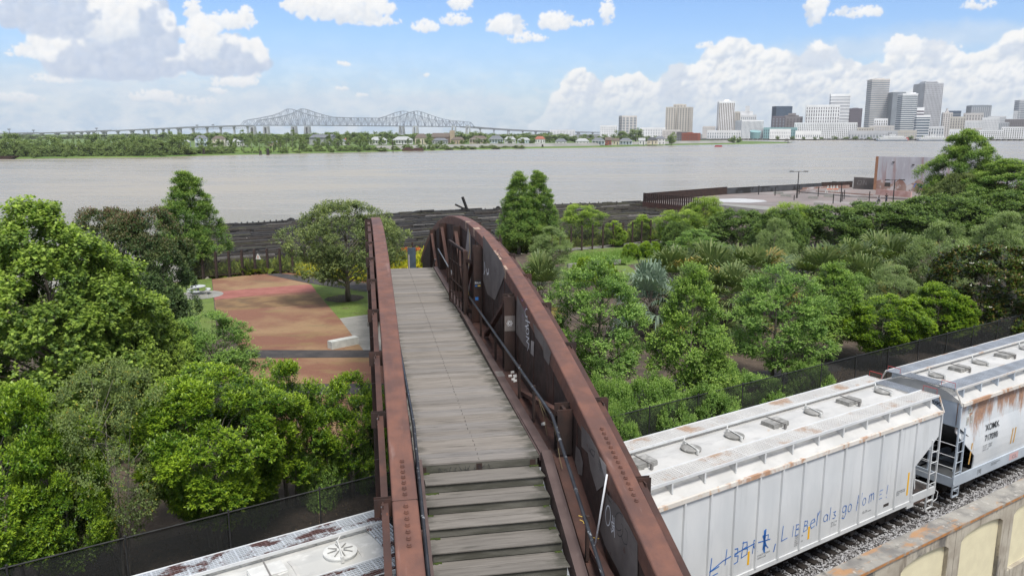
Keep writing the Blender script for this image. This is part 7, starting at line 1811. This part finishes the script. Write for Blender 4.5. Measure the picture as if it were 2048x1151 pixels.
# ------------------------------------------------------------------ the twin cantilever bridge
M('bridge_steel', (.27, .295, .35), (.23, .255, .31), .05, .6); M('bridge_pier', (.40, .41, .42), (.33, .34, .35), .05, .85); M('bridge_deck', (.20, .215, .235), (.16, .175, .19), .05, .8)
def pz(px, py, D): r = ray(px, py); return Vector((r[0] / r[1] * D, D, CAMH + r[2] / r[1] * D))
def cantilever(dx, dD, label, sc=1.0, tone=0):
    Df = lambda px: 3150 + (px - 500) * .75 + dD
    rt = root('cantilever_bridge', (pz(700, 250, Df(700)).x, Df(700), -2), 0, label, 'bridge'); O = Vector(rt.location)
    deck = lambda px: 250.4 if px < 640 else 250.4 + (px - 640) * .0085
    # upper chord
    up = [(508, 250), (516, 240.5), (540, 237), (570, 231), (588, 225), (598, 218.5), (604, 217), (612, 219), (630, 225.5), (650, 231), (665, 234), (690, 235.2), (730, 235.8), (760, 236.2), (785, 236), (800, 232), (815, 226), (828, 222.5), (836, 222), (845, 224.5), (865, 232), (885, 238), (905, 241.5), (925, 243), (943, 244.8), (948, 253)]
    def U_(px):
        for i in range(len(up) - 1):
            if up[i][0] <= px <= up[i + 1][0]: return up[i][1] + (up[i + 1][1] - up[i][1]) * (px - up[i][0]) / (up[i + 1][0] - up[i][0])
        return 250
    N = 62; xs = [508 + (948 - 508) * i / N for i in range(N + 1)]; wd = 2.1 * sc
    for pl_ in (0, 1):
        mb = MB(); off = Vector((0, pl_ * 26, 0)); tpt = [pz(x + dx, U_(x), Df(x)) - O + off for x in xs]; bpt = [pz(x + dx, deck(x), Df(x)) - O + off for x in xs]
        for i in range(N):
            if 0 < i: mb.beam(tpt[i], tpt[i + 1], wd, wd)
            else: mb.beam(bpt[0], tpt[1], wd, wd)
            mb.beam(bpt[i], bpt[i + 1], wd, wd)
            if 0 < i: mb.beam(bpt[i], tpt[i], wd * .55, wd * .55)
            if i % 2: mb.beam(tpt[i], bpt[i + 1], wd * .6, wd * .6)
            elif i: mb.beam(bpt[i], tpt[i + 1], wd * .6, wd * .6)
        mb.build('truss', MATS['bridge_steel'], rt)
    mb = MB()
    for i in range(N):
        a = pz(xs[i] + dx, deck(xs[i]) + .4, Df(xs[i])) - O; b_ = pz(xs[i + 1] + dx, deck(xs[i + 1]) + .4, Df(xs[i + 1])) - O
        mb.beam(a + Vector((0, 13, 0)), b_ + Vector((0, 13, 0)), 24, 3.0)
    mb.build('deck', MATS['bridge_deck'], rt)
    for px in (508, 604, 836, 940):
        mb = MB(); t_ = pz(px + dx, 252.2, Df(px)) - O; w_ = 5 if px in (604, 836) else 3.5
        for q in (-1, 1): mb.hexa([(t_.x + q * 8 - w_, -4, -3), (t_.x + q * 8 + w_, -4, -3), (t_.x + q * 8 + w_, 30, -3), (t_.x + q * 8 - w_, 30, -3)], [(t_.x + q * 6.5 - w_ * .6, -2, t_.z), (t_.x + q * 6.5 + w_ * .6, -2, t_.z), (t_.x + q * 6.5 + w_ * .6, 28, t_.z), (t_.x + q * 6.5 - w_ * .6, 28, t_.z)])
        mb.box(t_.x - 9, t_.x + 9, -2, 28, t_.z - 5, t_.z); mb.build('pier', MATS['bridge_pier'], rt)
    # approaches
    apl = [(-420, 270), (-200, 268.5), (0, 266.2), (100, 264.8), (250, 259.8), (400, 253.6), (508, 250.4)]; apr = [(948, 253.2), (1000, 257), (1060, 260.5), (1110, 262.5), (1200, 264)]
    for nm, ap in (('approach_viaduct', apl), ('approach_viaduct', apr)):
        mb = MB(); pm = MB()
        for i in range(len(ap) - 1):
            D_a = Df(ap[i][0]); D_b = Df(ap[i + 1][0]); a = pz(ap[i][0] + dx * (ap[i][0] > 300), ap[i][1] + .9, D_a) - O; b_ = pz(ap[i + 1][0] + dx, ap[i + 1][1] + .9, D_b) - O
            mb.beam(a, b_, 22, 4.2); n_ = max(2, int(abs(ap[i + 1][0] - ap[i][0]) / 27))
            for k in range(n_):
                p = a.lerp(b_, (k + .5) / n_)
                if p.z > 3: pm.hexa([(p.x - 2.6, -6 + p.y, -2), (p.x + 2.6, -6 + p.y, -2), (p.x + 2.6, 6 + p.y, -2), (p.x - 2.6, 6 + p.y, -2)], [(p.x - 1.8, -6 + p.y, p.z - 3.2), (p.x + 1.8, -6 + p.y, p.z - 3.2), (p.x + 1.8, 6 + p.y, p.z - 3.2), (p.x - 1.8, 6 + p.y, p.z - 3.2)]); pm.box(p.x - 4.5, p.x + 4.5, p.y - 8, p.y + 8, p.z - 5.2, p.z - 2.1)
        mb.build(nm, MATS['bridge_deck'], rt); pm.build('viaduct_piers', MATS['bridge_pier'], rt)
    if tone == 0:       # signs and lamps over the road
        for px, py in ((18, 259), (67, 261), (193, 257), (426, 250), (394, 251)):
            p = pz(px, py, Df(px)) - O; g_ = pz(px, py + 7, Df(px)) - O; mb = MB(); mb.box(p.x - .6, p.x + .6, p.y - 1, p.y + 1, g_.z, p.z); mb.box(p.x - 5, p.x + 5, p.y - 1, p.y + 1, p.z - 1, p.z + 2.5); mb.build('gantry_sign', MATS['bridge_deck'], rt)
    else:
        mb = MB(); n_ = 30
        for k in range(n_):
            x0, x1 = 378 + k * 4.2, 378 + (k + 1) * 4.2; f = (x0 - 378) / 130; y = 254.5 - 3.6 * f
            a, b_, c_ = pz(x0, y, Df(x0)) - O, pz(x1, y, Df(x1)) - O, pz((x0 + x1) / 2, y + 5, Df(x0)) - O; mb.beam(a, c_, .9, .9); mb.beam(c_, b_, .9, .9)
        a, b_ = pz(380, 259.5, Df(380)) - O, pz(505, 256.4, Df(505)) - O; mb.beam(a, b_, 1.4, 1.4); mb.build('deck_truss', MATS['bridge_steel'], rt)
cantilever(0, 0, 'nearer pale steel cantilever bridge with two peaked truss towers'); cantilever(-27, 130, 'fainter twin cantilever bridge standing just behind the first', .8, 1)

# ------------------------------------------------------------------ skyline
def face_mat(name, c, v=.85): return M(name, c, tuple(x * v for x in c), .03, .7)
for nm, c in (('stone', (.66, .62, .58)), ('pale', (.72, .72, .72)), ('whitec', (.86, .86, .85)), ('grey', (.52, .53, .55)), ('dgrey', (.27, .30, .33)), ('navy', (.075, .115, .17)), ('brown', (.15, .13, .15)), ('taupe', (.24, .22, .22)), ('glass', (.12, .16, .20)), ('bronze', (.20, .15, .13)), ('teal', (.25, .42, .42)), ('sand', (.60, .56, .49)), ('brickr', (.33, .10, .07))): face_mat('sky_' + nm, c)
def tower(px0, px1, ytop, D, label, wallm, winm, floors, bays, depth=None, yaw=0.0, style='grid', top=None, zb=-1.0, cat='skyscraper', name='tower', fin=.55, spw=.5):
    """box tower whose silhouette spans px0..px1; facade cut by floor bands and piers standing proud of recessed glass"""
    rt, W_, H_ = block(name, px0, px1, ytop, D, 0, None, label, cat, zb)
    if floors > 12: floors = int(floors * .55); bays = max(4, int(bays * .6)); spw = min(spw, .62)
    x = rt.location.x; view = -atan2(x, D); rt.rotation_euler = (0, 0, view + yaw)
    dp = depth if depth else W_ * .8
    cw = (W_ - dp * abs(sin(yaw))) / cos(yaw); a, b_ = cw / 2, dp
    zf = H_ / floors
    mb = MB(); mb.box(-a + .5, a - .5, .5, b_ - .5, 0, H_ - .6); mb.build('window_glass', MATS['sky_' + winm], rt)
    mb = MB()
    for f in range(floors + 1):
        if style in ('grid', 'bands') or f in (0, floors):
            h = zf * spw * (.5 if style == 'grid' else .55); z0 = min(f * zf, H_ - h); mb.box(-a + (.12 if style == 'grid' else 0), a - (.12 if style == 'grid' else 0), .12 if style == 'grid' else 0, b_ - .12, z0, z0 + h)
    mb.box(-a + .12, a - .12, .12, b_ - .12, H_ - .9, H_ - .1)
    if mb.v: mb.build('floor_bands', MATS['sky_' + wallm], rt)
    if style in ('grid', 'fins'):
        mb = MB(); pw = cw / bays * fin / 2; nd = max(2, int(bays * b_ / cw))
        for k in range(bays + 1):
            xx = -a + cw * k / bays; mb.box(max(-a, xx - pw), min(a, xx + pw), -.25, .45, 0, H_); mb.box(max(-a, xx - pw), min(a, xx + pw), b_ - .45, b_ + .25, 0, H_)
        for k in range(1, nd):
            yy = b_ * k / nd; mb.box(-a - .25, -a + .45, yy - pw, yy + pw, 0, H_); mb.box(a - .45, a + .25, yy - pw, yy + pw, 0, H_)
        mb.build('facade_piers', MATS['sky_' + wallm], rt)
    mb = MB(); mb.box(-a, a, .0, b_, H_, H_ + zf * .5)
    for (fx0, fx1, hh) in (top or ((.3, .7, .04),)): mb.box(-a + cw * fx0, -a + cw * fx1, b_ * .25, b_ * .75, H_ + zf * .5 - .05, H_ + H_ * hh + .2)
    mb.build('roof', MATS['sky_' + wallm], rt)
    return rt, a, b_, H_
T = tower
T(1240, 1276, 234, 1750, 'slab apartment block with open balconies, leftmost of the skyline', 'stone', 'dgrey', 15, 7, 24, .3, 'grid', fin=.3)
T(1330, 1350, 216, 2000, 'left wing of the beige hotel with three slabs', 'sand', 'taupe', 28, 6, 26, 0, 'grid'); T(1349, 1381, 216, 1990, 'right wing of the beige hotel with three slabs', 'sand', 'taupe', 28, 9, 30, -.25, 'grid'); T(1345, 1370, 210.5, 2025, 'taller core behind the beige hotel slabs', 'sand', 'taupe', 30, 5, 20)
# cross-shaped trade tower with a revolving crown
T(1434, 1468, 205, 1900, 'striped tower with flared cap and stacked round crown', 'whitec', 'bronze', 32, 16, 36, .12, 'fins', ((.25, .78, .045), (.36, .66, .085)), fin=.5)
T(1466, 1478, 225, 1950, 'beige round-topped tower touching the striped tower', 'sand', 'taupe', 26, 4, 16, 0, 'fins'); T(1476, 1510, 233, 2050, 'low dark-windowed building with a stepped white roof', 'pale', 'dgrey', 6, 9, 20, 0, 'grid', ((.1, .8, .25), (.35, .6, .5)))
T(1476, 1532, 242, 1750, 'white mid-rise with tall vertical windows', 'whitec', 'glass', 11, 18, 60, .25, 'fins', fin=.55)
T(1546, 1585, 214, 2150, 'dark blue glass tower with a slanting roof', 'navy', 'navy', 36, 16, 34, .35, 'grid', ((.0, .01, .001),), spw=.2, fin=.12)
T(1543, 1568, 235, 1850, 'dark low tower with a pale centre stripe', 'brown', 'dgrey', 14, 6, 24, 0, 'grid', ((.2, .9, .06),)); T(1565, 1602, 236, 1880, 'brown-grey stepped block beside the dark low tower', 'taupe', 'brown', 14, 10, 30, 0, 'grid', ((.08, .8, .14), (.25, .65, .24)))
T(1610, 1674, 213, 1850, 'broad white hotel of small square windows', 'whitec', 'brown', 17, 24, 22, .06, 'grid', fin=.6); T(1656, 1695, 191, 1880, 'taller white tower joined behind the broad white hotel', 'whitec', 'grey', 25, 9, 30, .1, 'bands')
T(1591, 1708, 247, 1720, 'long white podium with rows of small windows', 'whitec', 'taupe', 8, 34, 60, 0, 'grid', ((.3, .31, .001),), name='podium_block', cat='building', fin=.6)
T(1694, 1723, 219, 2200, 'dark plum-brown square tower', 'brown', 'brown', 22, 12, 44, .2, 'grid', ((.35, .75, .06),), spw=.3, fin=.3)
T(1732, 1774, 160, 2500, 'tallest pale striped tower with a blue-grey top', 'stone', 'dgrey', 50, 14, 60, .25, 'bands', ((.3, .75, .035),), spw=.85)
T(1775, 1808, 186, 2450, 'dark slate tower with a bent corner', 'dgrey', 'dgrey', 40, 18, 50, .3, 'fins', ((.1, .9, .02),), fin=.4)
T(1795, 1832, 189, 1980, 'white hotel tower with a vertical ridge down its middle', 'whitec', 'glass', 40, 14, 34, .35, 'bands', ((.55, .95, .045),), spw=.9); 
T(1832, 1886, 168, 2600, 'broadest grey tower with a stepped crown', 'grey', 'brown', 50, 22, 80, .45, 'grid', ((.06, .94, .02), (.14, .88, .04), (.2, .82, .06)), fin=.6)
T(1830, 1843, 219, 1930, 'small white tower with a boxy top between two hotels', 'whitec', 'brown', 14, 5, 14, 0, 'bands'); T(1829, 1858, 233, 1900, 'mid-rise with a teal glass front under the broadest tower', 'whitec', 'glass', 16, 9, 24, .2, 'bands')
T(1882, 1902, 227, 2300, 'slim pale tower with a pointed cap', 'stone', 'taupe', 20, 7, 24, .2, 'grid', ((.3, .62, .10), (.4, .5, .22))); T(1893, 1916, 225, 2600, 'dark flat-roofed building behind the pointed one', 'navy', 'dgrey', 14, 8, 30, 0, 'bands'); T(1899, 1926, 236, 2150, 'sand-coloured building right of the pointed tower', 'sand', 'taupe', 14, 10, 24, 0, 'grid')
T(1935, 1979, 213, 2500, 'wide slate building with an angled flat roof', 'dgrey', 'grey', 22, 18, 50, .3, 'fins', ((.2, .9, .05),), fin=.5); T(1925, 1960, 229, 2400, 'stone building with an arched top under the slate one', 'stone', 'taupe', 14, 12, 30, 0, 'grid'); T(1930, 1962, 243, 1950, 'white hotel block with a grid of windows, left of two', 'whitec', 'grey', 10, 12, 24, 0, 'grid'); T(1963, 1993, 237, 1970, 'white hotel block right of its twin', 'whitec', 'grey', 11, 12, 24, 0, 'grid'); T(1975, 2006, 234, 2300, 'pale slab with a long flat roof canopy', 'pale', 'grey', 12, 10, 24, 0, 'bands')
T(2030, 2075, 202, 2350, 'grey tower cut off by the right edge of the picture', 'grey', 'dgrey', 30, 16, 44, .3, 'bands', spw=.8); T(2023, 2034, 224, 2360, 'pale narrow tower against the grey edge tower', 'pale', 'grey', 20, 4, 16); T(2010, 2048, 240, 2100, 'brown-grey block under the grey edge tower', 'taupe', 'brown', 10, 12, 30, 0, 'grid'); T(1990, 2014, 246, 2050, 'dark grey block among the pale ones', 'grey', 'dgrey', 9, 8, 20, 0, 'fins')
T(1960, 2003, 262, 1640, 'white waterfront terrace building, left of two', 'whitec', 'taupe', 4, 12, 20, 0, 'grid', name='terrace', cat='building'); T(2006, 2060, 256, 1640, 'stepped white waterfront terrace building at the right edge', 'whitec', 'taupe', 5, 14, 20, 0, 'grid', name='terrace', cat='building')
T(1360, 1398, 268, 1180, 'red brick apartment block with dark balconies on the point', 'brickr', 'brown', 4, 9, 16, -.25, 'grid', ((.1, .6, .18),), name='apartment_block', cat='building', zb=-1.8); T(1354, 1374, 266, 1185, 'dark steel balcony wing left of the red brick block', 'brown', 'dgrey', 4, 5, 12, 0, 'grid', name='apartment_block', cat='building', zb=-1.8)
for (x0, x1, yt, D, wl_, wn, fl, by, lb) in ((1200, 1234, 253, 1900, 'whitec', 'grey', 5, 10, 'low white block left of the balconied slab'), (1280, 1330, 258, 1850, 'whitec', 'grey', 3, 10, 'wide white shed right of the balconied slab'), (1325, 1360, 262, 1800, 'stone', 'taupe', 3, 12, 'low stone arcade under the beige hotel'), (1405, 1430, 255, 1900, 'stone', 'grey', 4, 8, 'low stone block left of the striped tower'), (1415, 1480, 264, 1600, 'pale', 'dgrey', 2, 14, 'glass ferry terminal roof under the striped tower'),
    (1528, 1592, 258, 1720, 'teal', 'glass', 3, 16, 'pale teal glass hall beside the white podium'), (1540, 1580, 262, 1600, 'whitec', 'grey', 2, 12, 'white arcaded quay building'), (1592, 1640, 267, 1590, 'whitec', 'dgrey', 1, 12, 'flat white quay shed'), (1708, 1745, 257, 1800, 'sand', 'taupe', 4, 8, 'sand-coloured block right of the white podium'), (1740, 1785, 254, 1850, 'stone', 'grey', 4, 10, 'stone block at the foot of the tallest tower'), (1747, 1772, 240, 1900, 'whitec', 'taupe', 6, 6, 'small white block before the tallest tower'),
    (1783, 1830, 264, 1640, 'sand', 'grey', 2, 12, 'low mixed row behind the first riverboat'), (1858, 1885, 256, 1750, 'pale', 'glass', 3, 6, 'grey-blue low block under the broadest tower'), (1900, 1930, 262, 1700, 'whitec', 'grey', 2, 8, 'low white block right of the riverboats'), (1930, 1960, 259, 1680, 'stone', 'grey', 3, 8, 'low stone block among the quay trees'), (1100, 1150, 262, 2600, 'pale', 'grey', 2, 8, 'faint low warehouse beyond the point'), (1700, 1790, 267, 1600, 'grey', 'dgrey', 1, 16, 'long grey quay shed behind the trees')):
    T(x0, x1, yt, D, lb, wl_, wn, fl, by, 30, 0, 'grid', name='city_block', cat='building')
# round-drum aquarium with its slanted glass top
rt, W_, H_ = block('aquarium', 1503, 1525, 260, 1640, 0, None, 'teal drum-shaped building with a slanted round roof on the quay', 'building')
mb = MB(); n_ = 20; bot = [(W_ / 2 * .8 * cos(k / n_ * 6.283), 12 + W_ / 2 * .8 * sin(k / n_ * 6.283), 0) for k in range(n_)]; tp = [(W_ / 2 * cos(k / n_ * 6.283), 12 + W_ / 2 * sin(k / n_ * 6.283), H_ * (.72 + .28 * (sin(k / n_ * 6.283) * .5 + .5))) for k in range(n_)]
mb.add(bot + tp, [tuple(range(n_, 2 * n_))] + [(k, (k + 1) % n_, n_ + (k + 1) % n_, n_ + k) for k in range(n_)]); mb.build('drum', MATS['sky_teal'], rt)
# riverboats
def riverboat(px, w_, label):
    D = 1470; r = ray(px, 279); rt = root('riverboat', (r[0] / r[1] * D, D, WZ), 0, label, 'riverboat'); L_ = w_ * D / FOC
    mb = MB(); mb.prism([(-L_ / 2, .6), (-L_ / 2 + 5, 0), (L_ / 2 - 3, 0), (L_ / 2, 1.6), (-L_ / 2 - 2, 1.8)], -6, 6, 'y'); mb.build('hull', MATS['sky_navy'] , rt)
    for k, (a, b_, z0) in enumerate(((-.46, .46, 1.8), (-.38, .42, 4.4), (-.26, .34, 7.0), (-.08, .10, 9.6))):
        mb = MB(); mb.box(L_ * a, L_ * b_, -5 + k * .8, 5 - k * .8, z0 + .01, z0 + 1.9); d = mb.build('cabin', MATS['sky_whitec'], rt)
        mb = MB(); mb.box(L_ * a - 1, L_ * b_ + 1, -5.6 + k * .8, 5.6 - k * .8, z0 + 2.2, z0 + 2.5)
        q = L_ * a
        while q < L_ * b_: mb.box(q, q + .35, -5.5 + k * .8, -5.2 + k * .8, z0, z0 + 2.2); q += 3
        mb.build('deck_rail', MATS['sky_whitec'], rt)
        mb = MB(); mb.box(L_ * a + 1, L_ * b_ - 1, -5.05 + k * .8, -5.0 + k * .8, z0 + .7, z0 + 1.4); mb.build('windows', MATS['sky_dgrey'], d)
    for q in (-1, 1): mb = MB(); mb.tube([(-L_ * .05 + q * 2, 2, 8), (-L_ * .05 + q * 2, 2, 15)], .6, 8); mb.build('funnel', MATS['iron_black'], rt)
    mb = MB(); mb.lathe((L_ * .47, -3, 3.2), [(3.2, 0), (3.2, 6)], 14, 'y'); mb.build('paddle_wheel', M('paddle_red', (.35, .06, .05)) if 'paddle_red' not in MATS else MATS['paddle_red'], rt)
riverboat(1783, 62, 'white multi-deck riverboat moored below the tallest towers'); riverboat(1864, 60, 'white riverboat with red trim, right of the other')

# ------------------------------------------------------------------ haze
HAZE = 0.7e-4
hm = bpy.data.materials.new('haze'); hm.use_nodes = True; t = NT(hm.node_tree)
for n_ in list(hm.node_tree.nodes): hm.node_tree.nodes.remove(n_)
pv = t.n('ShaderNodeVolumePrincipled'); pv.inputs['Color'].default_value = (.985, .99, 1.0, 1); pv.inputs['Density'].default_value = HAZE; pv.inputs['Anisotropy'].default_value = .2
om = t.n('ShaderNodeOutputMaterial'); hm.node_tree.links.new(pv.outputs[0], om.inputs['Volume'])
mb = MB(); mb.box(-5000, 5000, -400, 5000, WZ - 2, 200)
hz = mb.build('haze', hm); tag(hz, 'thin pale summer haze over the river and the city', 'haze', kind='stuff')
SC.cycles.volume_bounces = 0
bpy.context.view_layer.update()
# repeated far trees: tell each one by its place in its row
for grp, what in (('riverbank thicket on the left', 'tree from the left in the riverbank thicket'), ('bushes along the far water edge', 'low bush from the left along the far water edge'), ('trees among the far houses', 'rounded tree from the left among the far houses'),
                  ('distant trees behind the houses', 'distant wood from the left under the horizon'), ('garden trees of the far bank', 'garden tree from the left beside the far houses'), ('trees behind the far houses', 'tree from the left in the row behind the far houses'), ('quay trees', 'clipped tree from the left along the city quay'), ('shore trees before the houses', 'shore tree from the left in front of the houses')):
    L_ = sorted([o for o in bpy.data.objects if o.get('group') == grp and o.parent is None], key=lambda o: o.location.x / o.location.y)
    for k, o in enumerate(L_): o['label'] = ordl(k + 1) + ' ' + what
